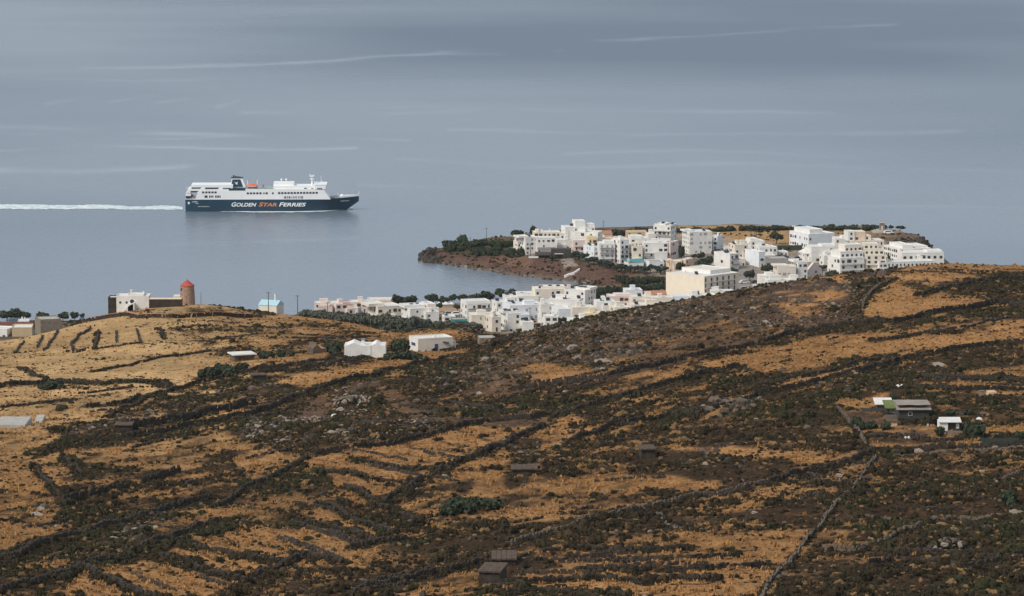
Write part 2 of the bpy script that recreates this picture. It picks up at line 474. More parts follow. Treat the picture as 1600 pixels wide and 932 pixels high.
EARTH = [  # bare brown earth and tracks
 (.8, [(455,645),(500,612),(560,596),(600,590),(590,602),(540,625),(510,655),(470,665)]),
 (.9, [(585,600),(612,597),(626,620),(660,642),(745,655),(820,645),(880,652),(860,660),(760,668),(700,660),(640,652),(605,630)]),
 (.8, [(830,568),(900,578),(980,575),(1060,555),(1200,520),(1340,480),(1340,500),(1260,520),(1090,560),(980,590),(860,605),(760,625),(680,630)]),
 (.6, [(700,590),(830,520),(950,495),(1100,465),(1250,440),(1330,440),(1340,490),(1200,520),(1000,570),(850,570),(760,600)]),
 (.8, [(1310,642),(1380,648),(1420,660),(1490,690),(1410,690),(1340,672)]),
]
def cover(px, py, field):
    g = np.zeros(px.shape)
    for v, poly in field:
        m = in_poly(px, py, poly)
        g[m] = v
    return g

WALLS = [  # (label, outline in the photograph, height m, hedge width m, stone)
 ('long dark stone wall with a pale coping running below the windmill house', [(95,509),(140,503),(195,494),(215,498),(265,497),(395,497)], 1.6, 0, 'stone'),
 ('thin straight stone divider leftmost across the golden field', [(38,535),(22,553)], .8, 0, 'stone'),
 ('short stone divider second from the left in the golden field', [(67,527),(58,544)], .9, 0, 'stone'),
 ('long slanting stone divider reaching the top left edge of the golden field', [(91,518),(68,549)], .9, 0, 'stone'),
 ('hooked dark stone wall round the left end of a golden plot', [(142,513),(122,527),(111,540),(114,552),(135,548)], 1.1, 0, 'stone'),
 ('straight stone divider on the right side of the hooked plot', [(154,518),(148,546)], .9, .4, 'stone'),
 ('upright stone divider in the middle of the golden field', [(182,519),(182,536)], .8, 0, 'stone'),
 ('stone divider slanting down right in the golden field', [(213,516),(221,538)], .9, 0, 'stone'),
 ('stone divider furthest right below the windmill wall', [(246,515),(258,531)], 1.0, .5, 'stone'),
 ('low stone edge closing the golden plots from below', [(150,547),(176,542),(190,541),(221,537)], .7, 0, 'stone'),
 ('bushy dark hedge wall across the foot of the golden hill at left', [(-20,609),(40,601),(65,599),(85,598),(165,601),(240,598),(262,605)], 1.3, 3.0, 'stone'),
 ('thin winding stone line across the golden hill under the mill', [(142,582),(190,574),(240,562),(285,556),(330,549)], .8, .5, 'stone'),
 ('broken stone line curling in the lower golden field', [(36,578),(52,587),(72,592)], .8, 1.0, 'stone'),
 ('stone lane wall climbing right toward the flat-roofed shed', [(135,636),(200,630),(245,616),(300,601),(355,589),(400,578),(470,570),(530,556)], 1.2, 2.0, 'stone'),
 ('stone wall edging the pale grass strip at the end of the lane', [(172,653),(190,639),(242,622)], 1.0, .8, 'stone'),
 ('dark stone wall starting from the black block above the rubble slope', [(182,674),(250,664),(310,652),(400,633)], 2.2, 1.2, 'stone'),
 ('great dark terrace wall running from lower left up toward the white houses', [(95,690),(200,685),(290,668),(370,652),(400,645),(440,632),(480,615),(520,602),(590,588)], 1.5, 2.0, 'stone'),
 ('thick dark wall on the ridge right of the white house pair', [(590,588),(640,573),(700,560),(760,544),(800,529)], 1.4, 2.0, 'stone'),
 ('stone wall above the grass slope left of the white house pair', [(400,586),(470,578),(530,566),(600,553)], 1.0, 1.0, 'stone'),
 ('dark wall below the rubble pit in the middle of the slope', [(490,712),(560,700),(640,688),(700,673),(760,661),(830,655),(880,648)], 1.3, 1.6, 'stone'),
 ('long dark wall climbing right under the rocky crest', [(800,611),(870,599),(950,590),(1020,575),(1060,564),(1110,552),(1200,535),(1260,521),(1340,508),(1385,503)], 1.5, 1.8, 'stone'),
 ('second dark wall climbing right below the rocky crest', [(865,653),(920,636),(1000,611),(1060,596),(1110,581),(1160,574)], 1.3, 1.6, 'stone'),
 ('dark wall along the lower side of the long ochre strip', [(880,697),(960,664),(1050,650),(1090,652),(1180,620),(1250,604),(1300,593),(1400,566),(1480,549),(1560,538),(1640,537)], 1.3, 2.2, 'stone'),
 ('broken stone wall along the upper side of the long ochre strip', [(1180,605),(1250,590),(1320,575),(1400,556)], .9, 1.2, 'stone'),
 ('pale stone wall climbing the left side of the golden knoll', [(1348,482),(1354,466),(1372,449),(1400,436)], 1.1, 1.0, 'stone_mid'),
 ('dark wall under the golden knoll climbing to its right end', [(1395,506),(1440,495),(1520,483),(1555,474),(1575,478),(1640,492)], 1.6, 1.4, 'stone'),
 ('dark scrubby wall crossing the crest on the far right', [(1440,462),(1500,448),(1560,436),(1640,434)], 1.2, 2.0, 'stone'),
 ('low wall across the ochre terraces on the far right', [(1360,533),(1430,524),(1500,520)], .9, 1.2, 'stone'),
 ('upper terrace wall behind the timber cabin', [(1440,590),(1500,592),(1600,598),(1660,600)], 1.1, 1.6, 'stone'),
 ('lower terrace wall behind the timber cabin', [(1430,606),(1500,610),(1600,612)], 1.0, 1.2, 'stone'),
 ('stone wall closing the farmyard on its left', [(1310,640),(1325,660),(1345,680),(1352,700),(1368,707)], .9, .6, 'stone_mid'),
 ('stone wall in the farmyard below the cabins', [(1360,682),(1410,684),(1460,691),(1510,684)], .9, 1.0, 'stone'),
 ('upper pale-topped lane wall along the bottom of the farm', [(1200,757),(1245,742),(1300,732),(1330,725),(1368,707),(1400,705),(1500,702),(1640,698)], 1.3, .8, 'stone'),
 ('lower pale-topped lane wall along the bottom of the farm', [(1395,713),(1450,711),(1520,706),(1640,707)], .6, .3, 'wall_pale'),
 ('pale straight stone wall slanting down the slope below the farm', [(1369,716),(1350,740),(1320,775),(1290,810),(1260,845),(1235,880),(1203,910),(1186,940)], .75, .5, 'wall_pale'),
 ('long pale-topped double wall crossing the middle of the lower slope', [(800,852),(850,839),(900,822),(960,806),(1020,795),(1090,776),(1150,768),(1200,757)], 1.1, 1.4, 'stone_mid'),
 ('short pale wall below the long double wall', [(1025,803),(1055,828),(1080,830),(1120,829)], .6, .6, 'wall_pale'),
 ('topmost terrace wall of the ochre steps at the bottom centre', [(900,857),(960,860),(1000,862),(1080,858)], 1.0, 1.1, 'stone'),
 ('second terrace wall of the ochre steps at the bottom centre', [(890,874),(1000,877),(1080,875),(1150,871)], 1.0, 1.1, 'stone'),
 ('third terrace wall of the ochre steps at the bottom centre', [(900,893),(1000,892),(1100,891),(1200,884)], 1.0, 1.1, 'stone'),
 ('fourth terrace wall of the ochre steps at the bottom centre', [(800,911),(900,908),(1000,912),(1060,905),(1120,908)], 1.0, 1.1, 'stone'),
 ('lowest terrace wall of the ochre steps at the bottom edge', [(780,929),(850,927),(920,929),(980,933)], 1.0, 1.1, 'stone'),
 ('dark wall slanting down left from the rubble pit', [(480,715),(450,735),(420,752),(380,766),(335,793)], 1.2, 1.4, 'stone'),
 ('long dark wall slanting from the ochre plots up to the right', [(545,858),(590,850),(640,845)], 1.1, 1.5, 'stone'),
 ('dark wall bounding the ochre plots on the right', [(600,788),(640,765),(690,735),(705,731),(760,708),(800,688),(850,668)], 1.3, 2.0, 'stone'),
 ('upper thin wall across the central ochre plots', [(555,720),(600,728),(640,733),(705,733)], .8, .7, 'stone'),
 ('middle thin wall across the central ochre plots', [(500,736),(560,742),(610,754),(650,762)], .8, 1.0, 'stone'),
 ('lower wall across the central ochre plots', [(538,762),(575,779),(605,786)], 1.0, 1.4, 'stone'),
 ('bushy wall slanting right below the central plots', [(590,792),(620,802),(655,815)], 1.0, 1.6, 'stone'),
 ('long bushy wall between the two lower ochre plots', [(500,788),(540,805),(580,822),(612,836)], .9, 1.5, 'stone'),
 ('bushy wall above the bottom ochre field', [(478,816),(520,826),(555,834),(590,848)], 1.0, 1.8, 'stone'),
 ('wall at the foot of the bottom ochre field', [(400,902),(440,886),(480,870),(505,876),(535,880)], 1.1, 1.3, 'stone'),
 ('dark wall rising right at the bottom edge under the two huts', [(550,934),(620,911),(700,894),(760,878)], 1.2, 1.6, 'stone'),
 ('black stub wall in the scrub on the lower left', [(98,788),(150,775),(202,766)], 1.7, 1.2, 'stone'),
 ('black stub wall above the scrub on the lower left', [(222,756),(255,746),(282,738)], 1.6, .8, 'stone'),
 ('heavy scrub-covered wall band across the lower left', [(-20,884),(50,858),(130,838),(200,818),(260,797),(330,780)], 1.3, 4.0, 'stone'),
 ('long wall with bare pale stones above the bottom left field', [(130,888),(200,870),(270,842),(300,831),(345,816)], 1.3, 2.0, 'stone'),
 ('wall running off the bottom left corner', [(-20,938),(60,913),(120,894),(132,887)], 1.3, 1.6, 'stone'),
 ('straight wall slanting to the bottom edge on the left', [(132,889),(180,912),(245,940)], 1.1, 1.4, 'stone'),
 ('small divider across the left ochre plots', [(55,732),(72,752),(92,774)], .9, 1.1, 'stone'),
 ('upper divider in the left ochre plots', [(102,716),(118,730),(128,742)], .9, 1.8, 'stone'),
 ('bushy terrace strip in the bottom left field, upper', [(300,855),(340,862),(400,872),(440,880)], .8, 2.0, 'stone'),
 ('bushy terrace strip in the bottom left field, lower', [(250,870),(300,880),(350,900),(400,910)], .8, 2.4, 'stone'),
 ('terrace wall with a bush crown on the bottom right slope', [(1355,886),(1390,880),(1440,882),(1500,890),(1560,882)], 1.2, 1.6, 'stone'),
 ('curved terrace wall in the middle of the bottom right slope', [(1285,860),(1340,862),(1390,845),(1430,828),(1480,813),(1565,811)], 1.0, 1.0, 'stone_mid'),
 ('thin terrace wall on the far right of the bottom slope', [(1480,834),(1530,830),(1582,824)], .9, .8, 'stone_mid'),
 ('terrace wall above the bottom right slope', [(1350,810),(1395,816)], .9, .8, 'stone_mid'),
 ('terrace wall with loose stones on the lower far right', [(1380,865),(1450,866),(1540,866)], .9, 1.2, 'stone'),
 ('slanting stone line on the right edge of the bottom slope', [(1555,755),(1600,735)], .8, .5, 'stone_mid'),
]

def cover_for(X, Y, Z):
    px, py = proj(X, Y, Z)
    # wander the field edges a little so that they are not ruler-straight
    wx = (fbm(X, Y, 9, 3, 21) - .5); wy = (fbm(X, Y, 9, 3, 22) - .5)
    qx, qy = px + wx * 26, py + wy * 9
    g = cover(qx, qy, COVER)
    e = cover(qx, qy, EARTH)
    return px, py, g, e

Zn = NEAR.Z
PXn, PYn, Gn, En = cover_for(NX, NY, Zn)
Gn = blur(blur(Gn, 1, 0), 1, 1); En = blur(blur(En, 1, 0), 1, 1)
# scrub bands along the walls
HEDGE = np.zeros_like(Gn)
for lab, pts, hh, hw, st in WALLS:
    if hw <= 0: continue
    x0 = min(p[0] for p in pts) - 25; x1 = max(p[0] for p in pts) + 25
    y0 = min(p[1] for p in pts) - 12; y1 = max(p[1] for p in pts) + 12
    sel = (PXn > x0) & (PXn < x1) & (PYn > y0) & (PYn < y1)
    w3 = [at_near(*p) for p in pts]
    wl3 = [(p.x, p.y) for p in w3]
    d = dist_line(NX[sel], NY[sel], wl3, .45)      # the view flattens depth: scrub grows wider up and down the slope
    HEDGE[sel] = np.maximum(HEDGE[sel], np.clip(1.5 - d / (hw * .72 + .3), 0, 1))
nzA = fbm(NX, NY * .7, 16, 4, 31); nzB = fbm(NX, NY * .7, 4.5, 3, 41); nzC = fbm(NX, NY, 60, 3, 51)
GR = Gn + (nzA - .5) * 1.3 * (1 - np.abs(2 * Gn - 1) * .55) + (nzB - .5) * .9
# old terraces: long narrow steps, scrub and shade along each riser
TERR = [  # (outline, tilt px/px, spacing px, strength)
 ([(-50,690),(420,640),(520,700),(420,770),(240,820),(-50,880)], -.22, 17, .5),
 ([(190,880),(300,845),(480,790),(640,840),(560,890),(380,915),(330,940),(100,940)], .36, 17, .8),
 ([(400,690),(860,655),(800,700),(640,790),(470,830),(400,760)], .18, 15, .65),
 ([(560,880),(800,800),(1000,800),(760,935),(500,940)], -.20, 16, .5),
 ([(780,840),(1290,820),(1190,940),(740,940)], .0, 16.5, 1.0),
 ([(780,690),(1050,650),(1340,700),(1330,735),(1000,800),(780,845),(700,760)], -.05, 15, .6),
 ([(800,600),(1100,540),(1400,500),(1620,470),(1620,545),(1300,600),(860,690)], -.20, 13, .45),
 ([(1300,715),(1620,705),(1620,940),(1200,940)], .02, 17, .7),
 ([(1420,560),(1620,540),(1620,640),(1430,640)], .02, 11, .9),
 ([(-50,600),(270,590),(240,650),(-50,690)], -.10, 13, .5),
 ([(300,500),(620,520),(560,560),(330,560)], -.02, 9, .6),
 ([(1380,420),(1620,412),(1620,470),(1450,470)], .03, 10, .6),
 ([(500,640),(780,600),(860,640),(720,660),(560,700)], .12, 12, .4)]
STEP = np.zeros_like(Gn)
for poly, a_, sp_, k_ in TERR:
    m_ = in_poly(PXn, PYn, poly)
    ph = (PYn[m_] - a_ * PXn[m_]) / sp_ + (fbm(NX[m_], NY[m_], 45, 3, 131) - .5) * 2.2
    fr = ph - np.floor(ph)
    band_ = np.clip(1 - np.abs(fr - .5) / .15, 0, 1) * np.clip((fbm(NX[m_], NY[m_], 28, 3, 141) - .30) * 6, 0, 1)
    STEP[m_] = band_ * k_
GR = GR - STEP * .75
GR = np.clip((GR - .28) / .36, 0, 1) * (1 - HEDGE * .9)
SCRUB = np.clip((1 - Gn) * 1.15 + (nzA - .5) * 1.6 - En * .5, .0, 1) * (1 - GR * .82)
SCRUB = np.clip(np.maximum(np.maximum(SCRUB * .95, HEDGE), STEP * .95), 0, 1)

def mixc(a, b, t): return a + (b - a) * t[..., None]
left = np.clip((520 - PXn) / 260, 0, 1) * np.clip((760 - PYn) / 160, 0, 1)
far_left = left
gA = np.array([.335, .175, .070]); gB = np.array([.50, .315, .145])
gcol = mixc(np.broadcast_to(gA, GR.shape + (3,)), gB, far_left)
gcol = gcol * (0.58 + .75 * nzC + (nzB - .5) * .5)[..., None]
soil = mixc(np.broadcast_to(np.array([.050, .030, .016]), GR.shape + (3,)), np.array([.120, .072, .046]), np.clip(En * 1.0 + (nzB - .5) * .5, 0, 1))
soil = mixc(soil, np.array([.190, .100, .042]), np.clip((nzA - .5) * 2.2, 0, .8) * (1 - HEDGE))
soil = soil * (0.8 + .5 * nzB)[..., None]
CN = mixc(soil, gcol, GR)
CN = np.concatenate([CN, np.ones(GR.shape + (1,))], -1)

def land_mat(name, bump=.6, sc1=1.3, sc2=6.0):
    m, n, l, b = newmat(name)
    b.inputs['Roughness'].default_value = 1.0; b.inputs['Specular IOR Level'].default_value = .05
    at = n.new('ShaderNodeVertexColor'); at.layer_name = 'land'
    g = n.new('ShaderNodeNewGeometry')
    def noise(sc, d):
        z = n.new('ShaderNodeTexNoise'); z.inputs['Scale'].default_value = sc; z.inputs['Detail'].default_value = d
        z.inputs['Roughness'].default_value = .65
        l.new(g.outputs['Position'], z.inputs['Vector']); return z
    a, c = noise(sc1, 5), noise(sc2 * .05, 4)
    r1 = n.new('ShaderNodeMapRange'); r1.inputs['From Min'].default_value = .3; r1.inputs['From Max'].default_value = .72
    r1.inputs['To Min'].default_value = .45; r1.inputs['To Max'].default_value = 1.45
    l.new(a.outputs['Fac'], r1.inputs['Value'])
    r2 = n.new('ShaderNodeMapRange'); r2.inputs['From Min'].default_value = .3; r2.inputs['From Max'].default_value = .7
    r2.inputs['To Min'].default_value = .8; r2.inputs['To Max'].default_value = 1.15
    l.new(c.outputs['Fac'], r2.inputs['Value'])
    mu = n.new('ShaderNodeMath'); mu.operation = 'MULTIPLY'
    l.new(r1.outputs[0], mu.inputs[0]); l.new(r2.outputs[0], mu.inputs[1])
    sc = n.new('ShaderNodeVectorMath'); sc.operation = 'SCALE'
    l.new(at.outputs['Color'], sc.inputs[0]); l.new(mu.outputs[0], sc.inputs['Scale'])
    l.new(sc.outputs[0], b.inputs['Base Color'])
    bp = n.new('ShaderNodeBump'); bp.inputs['Strength'].default_value = bump; bp.inputs['Distance'].default_value = .6
    l.new(a.outputs['Fac'], bp.inputs['Height']); l.new(bp.outputs[0], b.inputs['Normal'])
    return m
M['land'] = land_mat('hillside_ground')
V = np.stack([NX, NY, Zn], -1).reshape(-1, 3)
me = np_mesh('hillside', V, grid_faces(*Zn.shape), M['land'], {'land': ('FLOAT_COLOR', CN.reshape(-1, 4))}, True)
tag(link('hillside', me), kind='structure')

# ---------------------------------------------------------------- coastal plain, village ground, headland
FZ = FAR.Z
PXf, PYf = proj(FX, FY, FZ)
nA = fbm(FX, FY * .7, 14, 4, 61); nB = fbm(FX, FY, 5, 3, 71)
qx, qy = PXf + (nA - .5) * 16, PYf + (nB - .5) * 4
C_scrub, C_earth, C_red = np.array([.062,.056,.034]), np.array([.17,.12,.08]), np.array([.115,.066,.050])
C_field, C_road, C_rock, C_sand = np.array([.42,.255,.115]), np.array([.30,.245,.20]), np.array([.075,.062,.055]), np.array([.25,.21,.17])
CF = np.broadcast_to(C_earth, FZ.shape + (3,)).copy()
t = np.clip((nA - .42) * 5, 0, 1); CF = mixc(CF, C_scrub, t * .7)
for c, poly, k in [
  (C_scrub, [(470,470),(660,470),(700,520),(640,560),(470,520)], .8),
  (C_field, [(1060,352),(1240,352),(1240,400),(1130,395),(1060,372)], .9),
  (C_field, [(1240,354),(1420,354),(1400,372),(1240,368)], .55),
  (C_field, [(760,368),(830,366),(830,376),(770,392),(740,380)], .5),
  (C_red,  [(640,380),(720,372),(760,392),(830,402),(900,412),(960,420),(1010,438),(1000,448),(900,442),(830,440),(700,420),(640,410)], .9),
  (C_scrub, [(690,372),(760,368),(830,372),(815,400),(770,396),(740,402),(690,392)], .75),
  (C_rock * .6, [(640,388),(676,386),(688,400),(700,417),(640,415)], .95),
  (np.array([.20,.095,.066]), [(960,440),(975,432),(995,432),(1003,444),(960,446)], .9),
  (np.array([.18,.105,.068]), [(768,400),(840,402),(830,418),(780,414)], .7),
  (np.array([.34,.29,.24]), [(800,385),(830,366),(1060,366),(1130,372),(1240,384),(1310,366),(1385,372),(1475,392),(1475,432),(1150,458),(1040,434),(960,412),(890,402),(800,398)], .6),
  (np.array([.34,.285,.23]), [(715,470),(840,455),(1000,458),(1130,462),(1130,500),(950,515),(790,522),(715,505)], .6),
  (C_road, [(874,406),(897,403),(906,415),(882,420)], .9),
  (C_rock*.8, [(1380,372),(1430,366),(1480,368),(1480,400),(1390,398)], .75),
  (C_earth, [(1360,364),(1440,362),(1440,372),(1380,380),(1360,376)], .6),
]:
    m = in_poly(qx, qy, poly)
    CF[m] = CF[m] + (c - CF[m]) * k
nearshore = np.clip(1 - np.abs(FZ - .4) / 1.3, 0, 1) * (FZ < 1.6)
CF = mixc(CF, C_sand * .62, nearshore)
CF = CF * (.75 + .5 * nB)[..., None]
CF = np.concatenate([CF, np.ones(FZ.shape + (1,))], -1)
M['land_far'] = land_mat('coast_ground', .5, .9, 4.0)
V = np.stack([FX, FY, FZ], -1).reshape(-1, 3)
me = np_mesh('coastal_land', V, grid_faces(*FZ.shape), M['land_far'], {'land': ('FLOAT_COLOR', CF.reshape(-1, 4))}, True)
tag(link('coastal_land', me), kind='structure')

def strip(name, pts, width, mat_, lift=.05, land=FAR, hit=at_far, n=3):
    """a road or path lying on the ground along points picked on the ground"""
    P = [hit(*p) for p in pts]
    Q = []
    for a, b in zip(P[:-1], P[1:]):
        k = max(2, int((b - a).length / 5))
        Q += [a.lerp(b, i / k) for i in range(k)]
    Q.append(P[-1])
    mb = MB()
    rows = []
    for i, p in enumerate(Q):
        a, b = Q[max(0, i - 1)], Q[min(len(Q) - 1, i + 1)]
        d = Vector((b.x - a.x, b.y - a.y)).normalized(); nn = Vector((-d.y, d.x))
        row = []
        for k in range(n + 1):
            o = (k / n - .5) * width
            x, y = p.x + nn.x * o, p.y + nn.y * o
            row.append((x, y, float(land.h(x, y)) + lift))
        rows.append(row)
    for r0, r1 in zip(rows[:-1], rows[1:]):
        for k in range(n):
            mb.quad([r0[k], r0[k + 1], r1[k + 1], r1[k]])
    return mb.build(name, mat_)
M['road'] = mat('worn_asphalt', (.25, .215, .19), .95, .2, .25)
M['sand'] = mat('pale_track', (.36, .24, .15), .95, .25, .4)
tag(strip('village_street', [(1088,438),(1110,418),(1135,396),(1150,385),(1162,375)], 9, M['road'], .35), kind='structure')
tag(strip('side_street', [(1160,452),(1163,430),(1168,415),(1172,405)], 8, M['road'], .35), kind='structure')
tag(strip('lower_road', [(1150,455),(1185,447),(1230,444)], 14, M['road'], .4), kind='structure')
tag(strip('upper_road', [(1215,398),(1245,406),(1275,420),(1300,432)], 9, M['road'], .35), kind='structure')
tag(strip('parking_ground', [(686,492),(705,482),(712,476)], 18, M['sand'], .25), kind='structure')

# ---------------------------------------------------------------- sea
nu, ny = 420, 520
us = np.linspace(-.62, .62, nu); us = np.sign(us) * (np.abs(us) ** 1.6) * (.62 / .62 ** 1.6)
ys = np.geomspace(1450, 14000, ny)
UU, YY = np.meshgrid(us, ys); SX = UU * YY
spx, spy = proj(SX, YY, np.zeros_like(SX))
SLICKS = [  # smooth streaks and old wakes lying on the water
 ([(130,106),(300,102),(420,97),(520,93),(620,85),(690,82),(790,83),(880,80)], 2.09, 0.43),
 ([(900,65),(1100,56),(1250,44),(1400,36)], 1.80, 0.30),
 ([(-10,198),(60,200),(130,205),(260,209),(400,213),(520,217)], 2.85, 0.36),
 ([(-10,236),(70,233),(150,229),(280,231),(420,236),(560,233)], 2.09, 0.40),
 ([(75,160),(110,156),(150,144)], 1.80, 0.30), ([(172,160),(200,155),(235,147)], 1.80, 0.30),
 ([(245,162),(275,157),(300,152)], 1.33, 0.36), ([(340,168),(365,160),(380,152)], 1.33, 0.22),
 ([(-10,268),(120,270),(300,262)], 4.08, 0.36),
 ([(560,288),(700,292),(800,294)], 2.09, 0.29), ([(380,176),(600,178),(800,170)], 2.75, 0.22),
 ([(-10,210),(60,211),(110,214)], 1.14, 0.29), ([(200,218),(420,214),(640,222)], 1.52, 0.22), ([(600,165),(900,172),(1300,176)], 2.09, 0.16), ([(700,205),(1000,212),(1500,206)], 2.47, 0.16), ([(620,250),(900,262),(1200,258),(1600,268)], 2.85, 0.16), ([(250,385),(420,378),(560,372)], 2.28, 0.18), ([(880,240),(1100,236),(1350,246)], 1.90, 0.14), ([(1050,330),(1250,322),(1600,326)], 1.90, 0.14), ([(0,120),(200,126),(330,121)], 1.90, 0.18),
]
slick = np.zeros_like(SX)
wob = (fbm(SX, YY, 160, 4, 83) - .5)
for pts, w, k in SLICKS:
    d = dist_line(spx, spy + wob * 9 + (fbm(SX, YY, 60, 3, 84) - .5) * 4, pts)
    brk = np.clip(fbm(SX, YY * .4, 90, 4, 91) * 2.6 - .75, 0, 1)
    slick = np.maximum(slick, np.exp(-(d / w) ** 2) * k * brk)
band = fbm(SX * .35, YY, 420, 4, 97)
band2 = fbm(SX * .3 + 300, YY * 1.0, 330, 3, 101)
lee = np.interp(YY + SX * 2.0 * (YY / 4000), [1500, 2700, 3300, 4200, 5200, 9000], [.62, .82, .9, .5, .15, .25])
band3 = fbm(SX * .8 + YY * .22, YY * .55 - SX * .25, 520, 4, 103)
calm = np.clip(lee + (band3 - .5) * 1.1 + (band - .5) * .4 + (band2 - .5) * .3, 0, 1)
V = np.stack([SX, YY, np.zeros_like(SX)], -1).reshape(-1, 3)
m, n, l, b = newmat('sea_water')
a1 = n.new('ShaderNodeAttribute'); a1.attribute_name = 'slick'
a2 = n.new('ShaderNodeAttribute'); a2.attribute_name = 'calm'
g = n.new('ShaderNodeNewGeometry')
def wave(sc, st, det):
    mp = n.new('ShaderNodeMapping'); mp.inputs['Scale'].default_value = (1, st, 1)
    l.new(g.outputs['Position'], mp.inputs['Vector'])
    z = n.new('ShaderNodeTexNoise'); z.inputs['Scale'].default_value = sc; z.inputs['Detail'].default_value = det
    z.inputs['Roughness'].default_value = .6
    l.new(mp.outputs[0], z.inputs['Vector']); return z
w1, w2 = wave(.055, .5, 9), wave(.012, .6, 5)
bp = n.new('ShaderNodeBump'); bp.inputs['Distance'].default_value = 1.2
l.new(w1.outputs['Fac'], bp.inputs['Height'])
st = n.new('ShaderNodeMapRange'); st.inputs['To Min'].default_value = .42; st.inputs['To Max'].default_value = .10
l.new(a1.outputs['Fac'], st.inputs['Value']); l.new(st.outputs[0], bp.inputs['Strength'])
mp2 = n.new('ShaderNodeMapping'); mp2.inputs['Scale'].default_value = (1, .28, 1); l.new(g.outputs['Position'], mp2.inputs['Vector'])
z2 = n.new('ShaderNodeTexNoise'); z2.inputs['Scale'].default_value = .42; z2.inputs['Detail'].default_value = 3; l.new(mp2.outputs[0], z2.inputs['Vector'])
bp2 = n.new('ShaderNodeBump'); bp2.inputs['Distance'].default_value = .55; bp2.inputs['Strength'].default_value = .5
l.new(z2.outputs['Fac'], bp2.inputs['Height']); l.new(bp.outputs[0], bp2.inputs['Normal'])
l.new(bp2.outputs[0], b.inputs['Normal'])
ro = n.new('ShaderNodeMapRange'); ro.inputs['To Min'].default_value = .34; ro.inputs['To Max'].default_value = .22
l.new(a2.outputs['Fac'], ro.inputs['Value'])
ro2 = n.new('ShaderNodeMath'); ro2.operation = 'MULTIPLY_ADD'; ro2.inputs[1].default_value = -.14
l.new(a1.outputs['Fac'], ro2.inputs[0]); l.new(ro.outputs[0], ro2.inputs[2])
l.new(ro2.outputs[0], b.inputs['Roughness'])
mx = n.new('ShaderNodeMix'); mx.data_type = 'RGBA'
mx.inputs['A'].default_value = (.058, .098, .148, 1); mx.inputs['B'].default_value = (.36, .395, .43, 1)  # paler tone puts the reflected sky into the base colour of calm water
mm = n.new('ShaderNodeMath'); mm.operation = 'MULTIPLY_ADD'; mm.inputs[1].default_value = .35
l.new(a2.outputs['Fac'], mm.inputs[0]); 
m3 = n.new('ShaderNodeMath'); m3.operation = 'MULTIPLY'; m3.inputs[1].default_value = .8  # slicks too: their brighter sky reflection is put into the colour
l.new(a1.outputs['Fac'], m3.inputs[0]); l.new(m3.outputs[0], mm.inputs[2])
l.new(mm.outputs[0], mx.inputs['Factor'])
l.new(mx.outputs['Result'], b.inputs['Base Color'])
b.inputs['IOR'].default_value = 1.333
b.inputs['Specular IOR Level'].default_value = .5
M['sea'] = m
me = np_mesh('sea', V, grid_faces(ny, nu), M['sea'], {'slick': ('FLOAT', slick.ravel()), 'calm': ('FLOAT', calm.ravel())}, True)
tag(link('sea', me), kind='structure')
# ---------------------------------------------------------------- the ferry
KP = .4495                                     # metres per photo pixel at the ferry
fy = HC / -ray(291, 329)[1]
fo = Vector((ray(291, 329)[0] * fy, fy, 0))
ferry = empty('ferry', fo, R(1.0))
tag(ferry, 'big navy and white car ferry sailing right with its company name along the hull', 'ferry')
M['navy'] = mat('navy_hull', (.008, .044, .078), .5, .12, .15, .4)
M['boot'] = mat('red_boot_topping', (.09, .028, .05), .6, .2, .3)
M['shipw'] = mat('ship_white', (.86, .86, .85), .5, .06, .2, .4)
M['deck'] = mat('deck_green', (.30, .36, .36), .8, .2, .5)
M['orange'] = mat('lifeboat_orange', (.78, .16, .075), .5, .1, .8)
M['redboat'] = mat('rescue_boat_red', (.40, .07, .06), .5, .1, .8)
M['letter_w'] = mat('white_lettering', (.85, .86, .85), .6, .03, .5)
M['letter_o'] = mat('orange_lettering', (.70, .27, .10), .6, .03, .5)
M['dkwin'] = mat('ship_window', (.02, .025, .035), .2, .1, .5, .5)
def PX(px): return (px - 291) * KP
def PZ(py): return (329 - py) * KP
def hull_sec(x, zf):
    """half breadth of the hull at station x (0..123) and height fraction"""
    L = 123.2
    top = 9.6 * min(1, .90 + x / 60) * (1 if x < 88 else max(.02, 1 - ((x - 88) / (L - 88)) ** 2.0))
    wlx = 112.0
    bot = 9.4 * min(1, .86 + x / 50) * (1 if x < 76 else max(.02, 1 - ((x - 76) / (wlx - 76)) ** 1.7)) if x < wlx else .02
    return bot + (top - bot) * zf ** 1.4
mb = MB(); rings = []
st_ = [0, 4, 10, 25, 45, 65, 80, 90, 98, 105, 110, 114, 117, 120, 122, 123.2]
zt_ = lambda x: 8.6 + max(0, x - 96) / 27 * 1.5
for x in st_:
    zt = zt_(x); zb = -1.5 if x < 112 else -1.5 + (x - 112) / 11.2 * 8.0
    lv = [zb, .35 + max(0, zb + 1.5) * .8, (zb + zt) * .55, zt * .93, zt]
    pts = []
    for z in lv: pts.append((x, -hull_sec(x, max(0, (z - 0) / zt)), z))
    for z in reversed(lv): pts.append((x, hull_sec(x, max(0, (z - 0) / zt)), z))
    rings.append(pts)
mb.ring(rings, 0)
for i, f in enumerate(mb.f):                    # red below the waterline
    zz = [mb.v[k][2] for k in f]
    if len(f) == 4 and max(zz) < .3: mb.m[i] = 1
mb.build('hull', [M['navy'], M['boot']], ferry)
mb = MB(); mb.prism([(20, -9.66), (84, -9.66), (84, -9.62), (20, -9.62)], -.2, .6)
mb.build('waterline_stripe', M['boot'], ferry)

